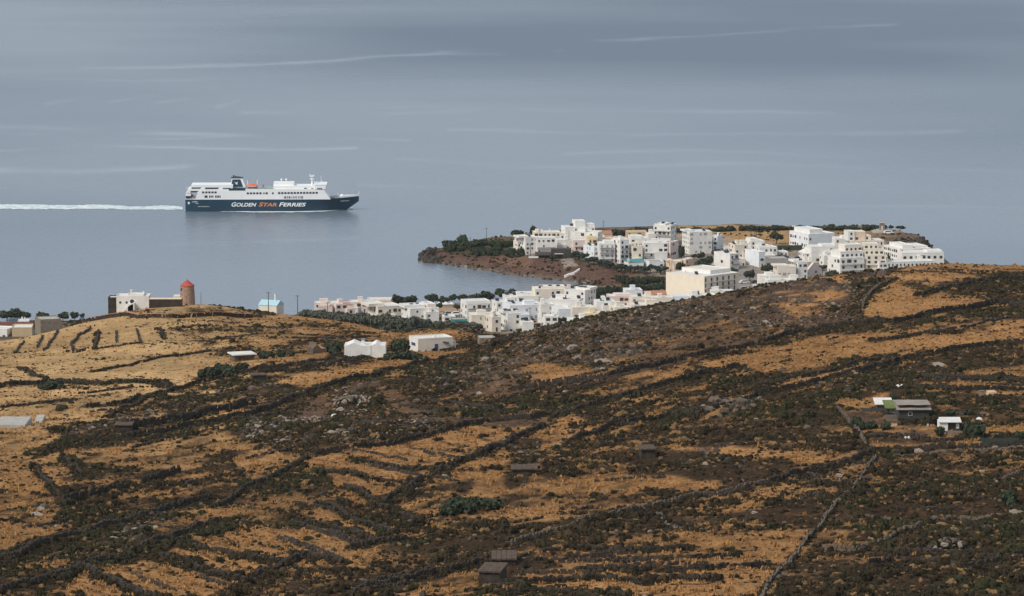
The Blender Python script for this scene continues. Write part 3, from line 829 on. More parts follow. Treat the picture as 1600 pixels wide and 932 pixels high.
def sup(name, x0, x1, z0, z1, hb, fr=0.0, ar=0.0, m_=None, y0=None):
    b = MB()
    b.hexa([(x0, -hb, z0), (x1, -hb, z0), (x1, hb, z0), (x0, hb, z0), (x0 + ar, -hb, z1), (x1 - fr, -hb, z1), (x1 - fr, hb, z1), (x0 + ar, hb, z1)])
    return b.build(name, m_ or M['shipw'], ferry)
sup('main_superstructure', PX(306), PX(521), 8.62, 13.3, 9.5, 3.4, 2.2)
sup('stern_terrace', 0.2, PX(306), 8.62, 9.3, 8.6)
sup('stern_terrace_wall', 0.2, PX(300), 11.2, 13.3, 9.2, 0, .2)
sup('upper_superstructure', PX(292), PX(513), 13.31, 16.1, 9.52, 1.2, 1.4)
sup('aft_deckhouse', PX(297), PX(366), 16.11, 19.0, 9.2, -.3, 1.6)
sup('forward_deckhouse', PX(430), PX(506), 16.11, 18.0, 8.4, .6, .2)
sup('radio_house', PX(430), PX(463), 18.01, 20.3, 5.5, .2, .2)
sup('bridge', PX(496), PX(513), 16.11, 18.9, 9.9, -.4, .3)
sup('bridge_roof', PX(494), PX(514.5), 18.91, 19.3, 10.1)
sup('boat_deck', PX(366), PX(430), 16.11, 16.5, 9.4, 0, 0, M['deck'])
# windows: each a proud pane in a thin surround
wm = MB(); wm.box(-.5, .5, -.06, .06, -.5, .5, 0)
wmesh = wm.mesh('ferry_window', M['dkwin'])
def fwin(px, py, w, h, y, name='window'):
    return link(name, wmesh, ferry, (PX(px), y, PZ(py)), (0, 0, 0), (w * KP, 1, h * KP))
for px in (319.5, 324.5, 329.3, 334.2, 339): fwin(px, 298.3, 3.4, 2.9, -9.56)
for px in (390, 395, 400, 405, 410): fwin(px, 299.9, 3.4, 2.9, -9.56)
for px, w in ((415.5, 1.8), (419.8, 3.4), (429.5, 2.4)): fwin(px, 299.9, w, 2.9, -9.56)
for k in range(13): fwin(439.6 + 4.93 * k, 299.6 - k * .03, 3.4, 2.9, -9.56)
for px, w in ((324, 4.6), (329.6, 1.4), (332, 1.6), (334.7, 1.6), (339, 1.5), (341.3, 1.5), (343.6, 1.5), (346, 1.5)): fwin(px, 305, w, 3.6, -9.54)
for k, (px, w) in enumerate(((448, 1.4), (450, 1.4), (453, 1.2), (456, 2.2), (459.5, .9), (462, .9), (464.5, 1.2), (466.6, .9), (470, .9), (472.3, .9), (474.6, 1.1), (476.6, 1.2))):
    fwin(px, 306.5, w, 3.8 if k % 3 else 3.2, -9.54)
fwin(429.5, 294, 2.4, 3.0, -8.42); fwin(481, 293, 4, 2.6, -8.42, 'door'); fwin(492, 293.3, 4.5, 2, -8.42)
for px in (501, 503.7, 506.4): fwin(px, 292.6, 2.0, 2.0, -9.92, 'bridge_window')
# dark openings of the open aft decks
def slot(px0, px1, py0, py1, y, sl=1.2):
    b = MB(); x0, x1, z0, z1 = PX(px0), PX(px1), PZ(py1), PZ(py0)
    b.hexa([(x0, y - .05, z0), (x1 - sl, y - .05, z0), (x1 - sl, y + .3, z0), (x0, y + .3, z0), (x0 + sl * .3, y - .05, z1), (x1, y - .05, z1), (x1, y + .3, z1), (x0 + sl * .3, y + .3, z1)])
    b.build('deck_opening', M['dkwin'], ferry)
for a in ((301, 317, 290.5, 292.6), (322, 345, 290.7, 293.2), (350, 363, 291.4, 294)): slot(*a, -9.21)
slot(299, 312, 296, 298.6, -9.53)
slot(291.8, 306, 302.2, 307.2, -9.0, 3.0)
b = MB(); b.box(.4, 3, -8.8, 8.8, 9.35, 11.15); b.build('stern_opening', M['dkwin'], ferry)
for z, x0, x1 in ((9.3, .25, 6.5), (16.3, .6, 3.2)):
    b = MB()
    for y in (-8.9,):
        for zz in (.5, 1.0): b.box(x0, x1, y - .03, y + .03, z + zz - .03, z + zz + .03)
        for k in range(6):
            x = x0 + (x1 - x0) * k / 5; b.box(x - .03, x + .03, y - .025, y + .025, z, z + 1.05)
    b.build('rail', M['shipw'], ferry)
# funnel
b = MB()
b.hexa([(PX(361), -3.4, 15.2), (PX(387), -3.4, 15.2), (PX(387), 3.4, 15.2), (PX(361), 3.4, 15.2), (PX(364.3), -2.7, 23.3), (PX(380.5), -2.7, 23.3), (PX(380.5), 2.7, 23.3), (PX(364.3), 2.7, 23.3)])
fun = b.build('funnel', M['shipw'], ferry)
b = MB()
b.hexa([(PX(362.8), -3.46, 17.1), (PX(381.8), -3.46, 17.1), (PX(381.8), -3.2, 17.1), (PX(362.8), -3.2, 17.1), (PX(365), -2.86, 22.4), (PX(377.6), -2.86, 22.4), (PX(377.6), -2.6, 22.4), (PX(365), -2.6, 22.4)])
b.build('funnel_panel', M['navy'], fun)
b = MB(); b.box(PX(360), PX(386.2), -9.56, -3.1, 15.0, 16.6); b.build('funnel_base', M['navy'], fun)
b = MB(); b.box(PX(362.6), PX(381.5), -3.1, 3.1, 23.31, 23.75)
for px, h in ((366.5, 1.5), (369, 1.1), (372, .9), (375.5, .6)): b.tube((PX(px), 0, 23.7), (PX(px), 0, 23.7 + h), .45, .4, 8)
b.build('funnel_cap', M['navy'], fun)
b = MB()                                        # white winged emblem on the funnel
for poly in ([(-.2,-1.2),(.25,-1.0),(.6,.1),(.2,.6),(-.5,.4)], [(-.5,.3),(-1.7,1.2),(-.9,-.1)], [(.1,.5),(.9,1.5),(.75,.2)], [(-.1,-.6),(-.6,-1.7),(.15,-1.0)], [(.4,-.4),(1.3,-1.2),(.55,.1)], [(-.4,-.1),(-1.5,-.6),(-.3,-.5)]):
    n_ = [(PX(371.6) + x * .85, -3.30 - z * .0, 19.7 + z * .85) for x, z in poly]
    k = len(n_); b.ring([[(p[0], -3.42 + (p[2] - 17.1) * .113 - .10, p[2]) for p in n_], [(p[0], -3.42 + (p[2] - 17.1) * .113 + .15, p[2]) for p in n_]])
b.build('funnel_emblem', M['letter_w'], fun)
# boats, davits, houses, mast
def boat(name, px0, px1, py0, py1, m_, y=-8.0, w=2.6):
    x0, x1, z0, z1 = PX(px0), PX(px1), PZ(py1), PZ(py0)
    b = MB(); rr = []
    for t in (0, .06, .2, .5, .8, .94, 1):
        e = max(.25, math.sin(math.pi * (t * .8 + .1)) ** .6)
        cx_ = x0 + (x1 - x0) * t; zc = z0 + (z1 - z0) * .45; hz = (z1 - z0) * .5 * e
        rr.append([(cx_, y + math.cos(a) * w / 2 * e, zc + math.sin(a) * hz * (1.1 if math.sin(a) > 0 else .95)) for a in [2 * math.pi * k / 10 for k in range(10)]])
    b.ring(rr)
    return b.build(name, m_, ferry)
lb = boat('lifeboat', 388, 405.5, 284.6, 292.2, M['orange'])
b = MB(); b.box(PX(389), PX(404), -9.34, -9.22, PZ(289.2), PZ(288.4)); b.build('grab_line', M['shipw'], lb)
for px in (389.5, 404.6):
    b = MB(); x = PX(px)
    b.box(x - .25, x + .25, -6.6, -6.1, 16.5, 21.6); b.box(x - .2, x + .2, -8.6, -6.1, 21.6, 22.0); b.build('davit', M['shipw'], ferry)
boat('rescue_boat', 409, 421.5, 292.4, 295.6, M['redboat'])
b = MB(); b.tube((PX(413), -7, 16.5), (PX(414), -7.5, 19.2), .2); b.tube((PX(416), -7, 16.5), (PX(414), -7.5, 19.2), .2); b.build('davit', M['redboat'], ferry)
for px in (393, 399, 403):
    b = MB(); b.box(PX(px) - .8, PX(px) + .8, -7.5, -6, 16.5, 17.9); b.build('life_raft', M['dkwin'] if px != 399 else M['metal'], ferry)
for px in (442.5, 450):
    b = MB(); b.tube((PX(px), 0, 20.3), (PX(px), 0, 21.4), .2); b.ring([[(PX(px) + math.cos(a) * r_, math.sin(a) * r_, 21.4 + z_) for a in [2*math.pi*k/10 for k in range(10)]] for z_, r_ in ((0, .4), (.35, .75), (.8, .75), (1.2, .35))])
    b.build('radar_dome', M['shipw'], ferry)
b = MB(); xm = PX(491)
b.tube((xm, 0, 18), (xm, 0, 24.5), .75, .35, 8); b.tube((xm, 0, 24.3), (xm, 0, 25.6), .22, .15)
b.box(xm - 1.4, xm + 1.5, -2.2, 2.2, 22.2, 22.5); b.box(xm - 1.7, xm + 1.5, -1.6, 1.6, 24.2, 24.55)
b.box(xm - 1.8, xm - 1.3, -.3, .3, 24.5, 26.0); b.box(xm + 1.0, xm + 1.4, -.3, .3, 24.5, 25.4); b.box(xm - .1, xm + 1.8, -1.2, 1.2, 20.6, 20.9)
b.build('mast', M['shipw'], ferry)
for px, h in ((505.5, 6.0), (498, 2.0), (507, 2.6)):
    b = MB(); b.tube((PX(px), -3, 19.2), (PX(px), -3, 19.2 + h), .16, .08); b.build('antenna', M['shipw'], ferry)
# foredeck
b = MB()
for k in range(18):
    x = PX(521) + (PX(533) - PX(521)) * k / 17; b.box(x - .05, x + .05, -6.9, -6.8, 9.0, 10.9)
for z in (9.9, 10.9): b.box(PX(520.5), PX(533.5), -6.93, -6.77, z - .08, z + .08, 0)
b.build('foredeck_rail', M['metal'], ferry)
b = MB(); b.box(PX(519), PX(534), -6.0, 6.0, 9.0, 9.8); b.build('foredeck_housing', M['metal'], ferry)
b = MB(); b.ring([[(PX(538.5) + math.cos(a) * r_, math.sin(a) * r_ * 1.2, 9.4 + z_) for a in [2*math.pi*k/12 for k in range(12)]] for z_, r_ in ((0, 1.9), (1.1, 1.7), (1.9, .8))])
b.build('winch_cover', M['shipw'], ferry)
for s_ in (-1, 1):
    b = MB()
    xs = [PX(528), PX(540), PX(548), PX(556), PX(561), PX(564.5)]
    rr = []
    for x in xs:
        y_ = s_ * hull_sec(min(x, 123), 1.0); zt = zt_(x)
        rr.append([(x, y_, zt - .1), (x, y_ - s_ * .2, zt - .1), (x, y_ - s_ * .2, zt + 1.0), (x, y_, zt + 1.0)])
    b.ring(rr); b.build('bow_bulwark', M['shipw'], ferry)
b = MB(); b.tube((PX(565), 0, 10.2), (PX(565.3), 0, 13.6), .2, .1); b.build('jackstaff', M['shipw'], ferry)
b = MB(); b.tube((PX(531.5), -1, 9.4), (PX(531.5), -1, 12.6), .14); b.build('foredeck_mast', M['shipw'], ferry)

def lettering(txt, px, py, h, m_, y, shear=.28, off=.09, width=None, name='lettering', spacing=1.0):
    """one printed word: a flat font outline, given a few centimetres of thickness"""
    c = bpy.data.curves.new(name, 'FONT'); c.body = txt; c.size = h * KP / .70; c.shear = shear; c.offset = off; c.extrude = .03
    c.small_caps_scale = .86; c.space_character = spacing
    if name == 'lettering' and len(txt) > 1:
        for i in range(1, len(txt)): c.body_format[i].use_small_caps = True
        c.body = txt
        for i, ch in enumerate(txt): c.body_format[i].use_small_caps = i > 0
    o = bpy.data.objects.new('tmp', c); COL.objects.link(o)
    dg = bpy.context.evaluated_depsgraph_get()
    me = bpy.data.meshes.new_from_object(o.evaluated_get(dg))
    bpy.data.objects.remove(o); me.materials.clear(); me.materials.append(m_)
    xs = [v.co.x for v in me.vertices]; w0 = max(xs) - min(xs)
    sx = width * KP / w0 if width else 1
    return link(name, me, ferry, (PX(px) - min(xs) * sx, y, PZ(py)), (math.pi / 2, 0, 0), (sx, 1, 1))
lettering('Golden', 364, 320.7, 6.4, M['letter_w'], -9.68, width=39.5)
lettering('Star', 407, 320.7, 6.4, M['letter_o'], -9.68, width=28.5)
lettering('Ferries', 439, 320.7, 6.4, M['letter_w'], -9.68, width=43)
lettering('SUPER FERRY', 301.5, 314.2, 1.9, M['letter_w'], -9.45, .25, .01, 17, 'ship_name')
lettering('ANDROS', 307, 316.6, 1.3, M['letter_w'], -9.45, 0, .005, 6.5, 'home_port')
lettering('www.goldenstarferries.gr', 311, 321.4, 1.6, M['letter_w'], -9.6, .1, .005, 18.5, 'web_address')
nm = lettering('SUPER FERRY', 536, 314.4, 1.7, M['letter_w'], 0, .25, .01, 15, 'ship_name')
nm.location.y = -hull_sec(PX(536), .78) - .15
nm.rotation_euler = (math.pi / 2, 0, math.atan2(hull_sec(PX(536), .78) - hull_sec(PX(551), .78), PX(551) - PX(536)))
b = MB(); n_ = [(PX(296.5) + x, z) for x, z in ((-.7, 6.9), (-.7, 5.9), (0, 5.0), (.7, 5.9), (.7, 6.9))]
b.ring([[(x, -9.2, z) for x, z in n_], [(x, -8.4, z) for x, z in n_]]); b.build('stern_crest', M['letter_w'], ferry)

# foam: the wake astern and the white water along the hull, flat foam lying on the sea
M['foam'], n, l, b = newmat('sea_foam')
b.inputs['Roughness'].default_value = .9
g = n.new('ShaderNodeNewGeometry'); mp = n.new('ShaderNodeMapping'); mp.inputs['Scale'].default_value = (.25, .5, 1)
l.new(g.outputs['Position'], mp.inputs['Vector'])
z = n.new('ShaderNodeTexNoise'); z.inputs['Scale'].default_value = .6; z.inputs['Detail'].default_value = 5; l.new(mp.outputs[0], z.inputs['Vector'])
cr = n.new('ShaderNodeValToRGB'); cr.color_ramp.elements[0].position = .35; cr.color_ramp.elements[0].color = (.30, .42, .45, 1)
cr.color_ramp.elements[1].position = .6; cr.color_ramp.elements[1].color = (.80, .83, .83, 1)
l.new(z.outputs['Fac'], cr.inputs[0]); l.new(cr.outputs[0], b.inputs['Base Color'])
def foam(name, pts, lift=.12):
    """pts: (px, py, width px) along the water"""
    mb = MB(); rows = []
    rr_ = random.Random(3)
    for (a, b_) in zip(pts[:-1], pts[1:]):
        k = max(2, int(abs(b_[0] - a[0]) / 4))
        for i in range(k):
            t = i / k; px = a[0] + (b_[0] - a[0]) * t; py = a[1] + (b_[1] - a[1]) * t
            w = (a[2] + (b_[2] - a[2]) * t) * (.85 + .3 * rr_.random())
            py += rr_.uniform(-.18, .18)
            row = []
            for q in (-.5, 0, .5):
                u, mm_ = ray(px, py - q * w); Y = (HC - lift) / -mm_
                row.append((u * Y, Y, lift + (.1 if q == 0 else 0)))
            rows.append(row)
    for r0, r1 in zip(rows[:-1], rows[1:]):
        for k in range(2): mb.quad([r0[k], r1[k], r1[k + 1], r0[k + 1]])
    return mb.build(name, M['foam'])
tag(foam('wake_foam', [(-60, 322.5, 7), (0, 323, 7), (60, 323.6, 7), (110, 324.2, 6), (145, 323.2, 6.5), (175, 323.6, 6), (205, 325.4, 5), (230, 325.2, 5), (255, 324.6, 6.5), (280, 325.2, 5), (291, 326.4, 3)]), kind='stuff')
tag(foam('hull_foam', [(289, 328.6, 2.0), (315, 329.2, 1.6), (340, 329.8, 1.7), (400, 331.0, 1.9), (450, 331.2, 1.9), (500, 330.2, 1.6), (525, 328.6, 1.4), (545, 327.0, 1.6), (554, 326.6, .8)], .2), kind='stuff')
tag(foam('bow_wave', [(541, 325.8, 3.0), (548, 325.4, 4.0), (556, 326.2, 1.6)], .25), kind='stuff')
# ---------------------------------------------------------------- buildings
def win_mesh(name, frame, pane, w=1.0, h=1.2, muntin=True):
    mb = MB(); t = .09
    mb.box(-w/2 - t, w/2 + t, -.07, .05, -t, 0, 0); mb.box(-w/2 - t, w/2 + t, -.07, .05, h, h + t, 0)
    mb.box(-w/2 - t, -w/2, -.07, .05, 0, h, 0); mb.box(w/2, w/2 + t, -.07, .05, 0, h, 0)
    mb.box(-w/2, w/2, -.03, .05, 0, h, 1)
    return mb.mesh(name, [frame, pane])
WIN = {
 'w': win_mesh('window', M['white'], M['glass']),
 'b': win_mesh('window_blue', M['blue'], M['glass']),
 's': win_mesh('window_shutter', M['shade'], M['shade']),
 'g': win_mesh('window_grey', M['grey'], M['grey']),
}
DOOR = {'w': win_mesh('door', M['white'], M['shade'], 1.0, 2.1), 'b': win_mesh('door_blue', M['blue'], M['blue'], 1.0, 2.1)}
def arch_mesh(name, frame, pane):
    mb = MB(); k = 8
    out = [(.62, 0)] + [(math.cos(math.pi * i / k) * .62, 1.3 + math.sin(math.pi * i / k) * .62) for i in range(k + 1)] + [(-.62, 0)]
    inn = [(x * .8, z * .97) for x, z in out]
    mb.ring([[(x, -.05, z) for x, z in out], [(x, .05, z) for x, z in out]], 0)
    mb.ring([[(x, -.08, z) for x, z in inn], [(x, .04, z) for x, z in inn]], 1)
    return mb.mesh(name, [frame, pane])
WIN['a'] = arch_mesh('arched_window', M['cream'], M['glass'])
mb = MB()
mb.hexa([(-.9, 0, .25), (.9, 0, .25), (.9, 1.5, 1.25), (-.9, 1.5, 1.25), (-.9, -.06, .33), (.9, -.06, .33), (.9, 1.44, 1.33), (-.9, 1.44, 1.33)], 0)
for x in (-.8, .74): mb.box(x, x + .06, 1.40, 1.46, 0, 1.2, 1)
HEATER_P = mb.mesh('solar_heater', [M['panel'], M['metal']])
mb = MB(); mb.tube((-.9, 1.55, 1.45), (.9, 1.55, 1.45), .28, .28, 10); HEATER_T = mb.mesh('water_tank', M['metal'])
mb = MB(); mb.box(-.3, .3, -.3, .3, 0, 1.3); mb.box(-.38, .38, -.38, .38, 1.3, 1.42); CHIM = mb.mesh('chimney', M['white'])

def place_win(kind, parent, x, y, z, rz, sx=1.0, sz=1.0, door=False):
    me_ = (DOOR if door else WIN)[kind]
    return link('door' if door else ('arched_window' if kind == 'a' else 'window'), me_, parent, (x, y, z), (0, 0, rz), (sx, 1, sz))

def building(name, label, px0, px1, yb, yt, s=.3, wall='white', D=10.0, tops=(), win=.7, kind='w', balc=0, heaters=0, chim=0,
             roof='roofw', hit=at_far, st=3.0, group=None, cat='house', doors=1, side_win=None, parapet=True, wscale=1.0, rows=None, base=5.0):
    """a flat-roofed house from its outline: s = share of its width that is the left end wall (negative: the right end wall)"""
    rr = random.Random(int(px0 * 31 + yb * 7))
    tot = px1 - px0
    flip = s < 0; a_ = abs(s)
    cpx = px0 + tot * (a_ if not flip else 1 - a_)
    P = hit(cpx, yb)
    k = P.y / F * 1.003
    H = (yb - yt) * k * 1.01
    th = math.asin(min(.80, a_ * tot * k / D)) if a_ > 0 else 0.0
    Dp = a_ * tot * k / math.sin(th) if th > .02 else D
    Wd = (1 - a_) * tot * k / math.cos(th)
    rz = th if not flip else -th
    bld = empty(name, P, rz)
    tag(bld, label, cat, group)
    wm_ = M[wall]
    X0, X1 = (0, Wd) if not flip else (-Wd, 0)
    # body
    mb = MB(); mb.box(X0, X1, 0, Dp, -base, H); mb.build('wall', wm_, bld)
    def cap(x0, x1, y0, y1, z):
        mb = MB(); mb.box(x0 + .12, x1 - .12, y0 + .12, y1 - .12, z, z + .08); r_ = mb.build('roof', M[roof], bld)
        if parapet:
            mb = MB(); t = .22; h = .45
            mb.box(x0 - .03, x1 + .03, y0 - .03, y0 + t, z - .02, z + h); mb.box(x0 - .03, x1 + .03, y1 - t, y1 + .03, z - .02, z + h)
            mb.box(x0 - .03, x0 + t, y0 + t, y1 - t, z - .02, z + h); mb.box(x1 - t, x1 + .03, y0 + t, y1 - t, z - .02, z + h)
            mb.build('parapet', wm_, bld)
    cap(X0, X1, 0, Dp, H)
    def openings(x0, x1, y, z0, z1, rz_, prob, face):
        n = max(1, int((x1 - x0) / (2.6 * wscale)))
        ns = rows or max(1, int(round((z1 - z0) / st)))
        sh = (z1 - z0) / ns
        for f_ in range(ns):
            for i in range(n):
                if rr.random() > prob: continue
                t_ = x0 + (x1 - x0) * (i + .5) / n + rr.uniform(-.12, .12)
                isd = (f_ == 0 and doors and i == n // 2 and face == 'f' and z0 < .5)
                big = rr.random()
                sx = wscale * (1.0 if big < .6 else (1.7 if big < .85 else .7)); sz = (1.0 if big < .7 else 1.25) * min(1.15, wscale)
                z_ = z0 + sh * f_ + (.05 if isd else min(1.0, sh * .33))
                sz = min(sz, (sh - .5 - (0 if isd else min(1.0, sh * .33))) / (2.1 if isd else 1.2) if sh > 1.6 else .6)
                if face == 'f': place_win(kind if not isd else ('b' if kind == 'b' else 'w'), bld, t_, y - .01, z_, 0, sx, max(.4, sz), isd)
                elif face == 'l': place_win(kind, bld, x0f - .01, t_, z_, -math.pi / 2, sx, max(.4, sz))
                else: place_win(kind, bld, x1f + .01, t_, z_, math.pi / 2, sx, max(.4, sz))
            if balc and f_ >= 1 and face == 'f' and f_ <= balc:
                mb = MB(); mb.box(x0 + .4, x1 - .4, y - 1.2, y - .02, z0 + sh * f_ - .14, z0 + sh * f_ + .04)
                b_ = mb.build('balcony', wm_, bld)
                mb = MB(); mb.box(x0 + .4, x1 - .4, y - 1.2, y - 1.12, z0 + sh * f_ + .045, z0 + sh * f_ + .9); mb.build('railing', wm_ if rr.random() < .6 else M['metal'], b_)
    x0f, x1f = X0, X1
    if win > 0:
        openings(X0, X1, 0, 0, H, 0, win, 'f')
    sw = win * .7 if side_win is None else side_win
    if a_ > .12 and sw > 0:
        openings(0.6, Dp - .6, 0, 0, H, 0, sw, 'l' if not flip else 'r')
    # upper blocks: (px0, px1, top, setback)
    for q in tops:
        tx0, tx1, tt, sb = q[:4]; tw = q[4] if len(q) > 4 else None
        fa = math.cos(th)
        ax0 = (tx0 - cpx) * k / fa; ax1 = (tx1 - cpx) * k / fa
        if not flip: ax0 -= 0; 
        sb_ = sb
        # shift because the block stands further back
        dx = sb_ * math.sin(rz) / fa
        ax0 += dx; ax1 += dx
        y1 = max(sb_ + 3.0, Dp - .4)
        zt = H + (yt - tt) * k * 1.01
        mb = MB(); mb.box(ax0, ax1, sb_, y1, H + .081, zt); mb.build('upper_storey', M[tw] if tw else wm_, bld)
        o_wm = wm_
        cap(ax0, ax1, sb_, y1, zt)
        if zt - H > 1.9 and win > 0:
            n = max(1, int((ax1 - ax0) / 2.8))
            for f_ in range(max(1, int(round((zt - H) / 3)))):
                for i in range(n):
                    if rr.random() < win:
                        place_win(kind, bld, ax0 + (ax1 - ax0) * (i + .5) / n, sb_ - .01, H + .9 + 3 * f_, 0, rr.choice((1, 1, 1.4)), min(1.0, max(.5, (zt - H - 1.3) / 1.3)))
    if D < 20 and H > 4.5 and px0 > 480 and hit is at_far and not any(w in label for w in ('chapel', 'restaurant', 'cafe', 'tank', 'blank')):
        Wt = X1 - X0
        if not tops and rr.random() < .8:                 # stair head or laundry room on the roof
            for _ in range(rr.choice((1, 1, 2))):
                w_ = Wt * rr.uniform(.16, .32); x_ = X0 + rr.uniform(.05, .65) * Wt; d0 = Dp * rr.uniform(.25, .5); h_ = rr.uniform(1.7, 2.6)
                mb = MB(); mb.box(x_, x_ + w_, d0, min(Dp - .5, d0 + 3.5), H + .082, H + h_); mb.box(x_ - .1, x_ + w_ + .1, d0 - .1, min(Dp - .4, d0 + 3.6), H + h_, H + h_ + .18); mb.build('stair_head', wm_, bld)
        if rr.random() < .6 and Wt > 6:                   # lower wing standing forward of the front wall
            w_ = Wt * rr.uniform(.3, .55); x_ = X0 + rr.uniform(0, 1) * (Wt - w_); d_ = rr.uniform(2.2, 4.2); h_ = min(H - 1.2, 3.1 * rr.choice((1, 1, 2)))
            mb = MB(); mb.box(x_, x_ + w_, -d_, -.05, -base, h_); wg = mb.build('wing', M[rr.choice((wall, wall, 'white', 'cream'))], bld)
            mb = MB(); mb.box(x_ - .05, x_ + w_ + .05, -d_ - .05, -d_ + .2, h_ - .02, h_ + .5); mb.box(x_ - .05, x_ + .2, -d_ + .2, -.06, h_ - .02, h_ + .5); mb.box(x_ + w_ - .2, x_ + w_ + .05, -d_ + .2, -.06, h_ - .02, h_ + .5); mb.build('parapet', wm_, wg)
            for q in range(max(1, int(w_ / 2.8))):
                if win > 0 and rr.random() < .8: place_win('s' if rr.random() < .5 else kind, bld, x_ + w_ * (q + .5) / max(1, int(w_ / 2.8)), -d_ - .01, rr.choice((.1, 1.0)), 0, rr.uniform(.8, 1.5), rr.uniform(.8, 1.4))
    for i in range(heaters):
        x = X0 + (X1 - X0) * (i + .5 + rr.uniform(-.25, .25)) / heaters; y = Dp * rr.uniform(.3, .7)
        top = H
        for q in tops:
            pass
        h_ = link('solar_heater', HEATER_P, bld, (x, y, H + .09), (0, 0, rr.uniform(-.5, .5)), (1.1, 1.1, 1.1))
        link('water_tank', HEATER_T, h_)
    for i in range(chim):
        link('chimney', CHIM, bld, (X0 + (X1 - X0) * rr.uniform(.15, .85), Dp * rr.uniform(.4, .9), H + .09))
    bld['W'] = 0; del bld['W']
    return bld, (X0, X1, Dp, H, k)

B = building
def gable(bld, x0, x1, y0, y1, z, h, m_, along='x', name='roof', over=.25):
    mb = MB()
    if along == 'x':
        ym = (y0 + y1) / 2
        mb.quad([(x0-over, y0-over, z), (x1+over, y0-over, z), (x1+over, ym, z+h), (x0-over, ym, z+h)]); mb.quad([(x1+over, y1+over, z), (x0-over, y1+over, z), (x0-over, ym, z+h), (x1+over, ym, z+h)])
        mb.quad([(x0-over, y0-over, z), (x0-over, ym, z+h), (x0-over, y1+over, z)]); mb.quad([(x1+over, y0-over, z), (x1+over, y1+over, z), (x1+over, ym, z+h)])
        mb.quad([(x0-over, y1+over, z), (x1+over, y1+over, z), (x1+over, y0-over, z), (x0-over, y0-over, z)])
    else:
        xm = (x0 + x1) / 2
        mb.quad([(x0-over, y1+over, z), (x0-over, y0-over, z), (xm, y0-over, z+h), (xm, y1+over, z+h)]); mb.quad([(x1+over, y0-over, z), (x1+over, y1+over, z), (xm, y1+over, z+h), (xm, y0-over, z+h)])
        mb.quad([(x0-over, y0-over, z), (x1+over, y0-over, z), (xm, y0-over, z+h)]); mb.quad([(x1+over, y1+over, z), (x0-over, y1+over, z), (xm, y1+over, z+h)])
        mb.quad([(x0-over, y0-over, z), (x0-over, y1+over, z), (x1+over, y1+over, z), (x1+over, y0-over, z)])
    return mb.build(name, m_, bld)

# --- headland village, left end to right
B('village_house', 'small cream block at the far left end of the headland village', 802, 815, 397, 379, .55, 'cream', 9, win=.5)
B('village_house', 'white house with three storeys rising behind the leftmost cream block', 809, 842, 399, 372.5, .36, 'white', 12, [(811, 826, 371, 2)], win=.65, heaters=1, chim=1)
B('village_house', 'broad white house in the middle of the left headland row above the cafe awnings', 836, 868, 397, 373, .08, 'white', 10, win=.6, balc=1)
B('village_house', 'long white house with round dark windows behind the left headland row', 832, 876, 385, 364.5, .06, 'cream', 11, [(838, 842, 361.5, 3)], win=.7, chim=3, kind='s')
B('village_house', 'white house with a dark veranda and brown beams beside the rooftop tower', 873, 896, 384, 366, .1, 'white', 10, win=.35, kind='s')
B('village_house', 'white house with square rooftop tower at the highest point left of the village', 877, 930, 384, 356.5, .12, 'white', 13, [(899, 915, 347.8, 3), (914, 929.5, 353.5, 4)], win=.35, heaters=1)
B('village_house', 'long white house with a projecting flat roof slab right under the rooftop tower', 893, 942, 387, 364.5, -.16, 'white', 11, win=.5, kind='s')
B('village_house', 'white house with four narrow upright windows above the dark glazed terrace', 868, 895, 391, 376, .08, 'white', 9, win=.9, kind='s', rows=1, wscale=.75)
bb, (X0, X1, Dp, H, k) = B('restaurant', 'dark glazed restaurant terrace jutting over the red bluff', 861, 893, 405, 390, .0, 'shade', 8, win=.8, kind='g', rows=1, roof='shade', parapet=False, cat='restaurant')
mb = MB(); mb.box(X0 + 2, X1 - 5, -2.5, -.05, H * .55, H * .55 + .15); mb.build('awning', M['roofw'], bb)
bb, (X0, X1, Dp, H, k) = B('cafe', 'low cafe with dark awnings on the bluff edge below the left headland houses', 836, 862, 403, 395.5, .0, 'stone_mid', 6, win=.9, kind='s', rows=1, roof='shade', parapet=False, cat='cafe')
mb = MB(); mb.hexa([(X0, -3.5, H - 1.2), (X1, -3.5, H - 1.2), (X1, -.05, H), (X0, -.05, H), (X0, -3.5, H - 1.08), (X1, -3.5, H - 1.08), (X1, -.05, H + .12), (X0, -.05, H + .12)]); mb.build('awning', M['shade'], bb)
mb = MB(); mb.box(X0 - 4, X0 + 2, -4, -3.6, .2, 1.4); mb.build('terrace_wall', M['white'], bb)
B('village_house', 'narrow tall white house with dark balconies beside the restaurant terrace', 892, 914, 402, 377, .18, 'pink', 11, win=.6, balc=3, kind='s')
B('village_house', 'small pale yellow house squeezed above the bluish white hotel', 916, 933, 390, 374.5, .2, 'yellow', 8, [(918, 931, 371.5, 2)], win=.4, kind='s')
B('village_hotel', 'bluish white three storey hotel behind the row of bluff pines', 912, 941, 408, 387, .55, 'cool', 14, win=.55, balc=2, heaters=2, kind='g', cat='hotel')
B('village_hotel', 'white hotel with rows of small balconies in the middle of the pine row', 934, 961, 412, 382, .1, 'white', 12, [(944, 960, 379, 2)], win=.8, balc=3, kind='g', cat='hotel')
B('village_house', 'tall white house with blue doors and blue shutters on its top floor', 959, 983, 413, 376, .42, 'white', 11, win=.85, balc=3, kind='b')
B('village_house', 'small flat tan house below the headland pines', 978, 1011, 376, 363.5, .05, 'tan', 10, win=.25, roof='tan', kind='s')
B('village_house', 'low orange plastered house front left of the flat tan house', 932, 979, 382, 374, .0, 'peach', 8, win=.2, roof='peach', kind='s')
bb, (X0, X1, Dp, H, k) = B('village_house', 'little white house with a red pitched roof right of the rooftop tower', 939, 957, 374, 367, .3, 'cream', 8, win=.4, parapet=False, kind='s')
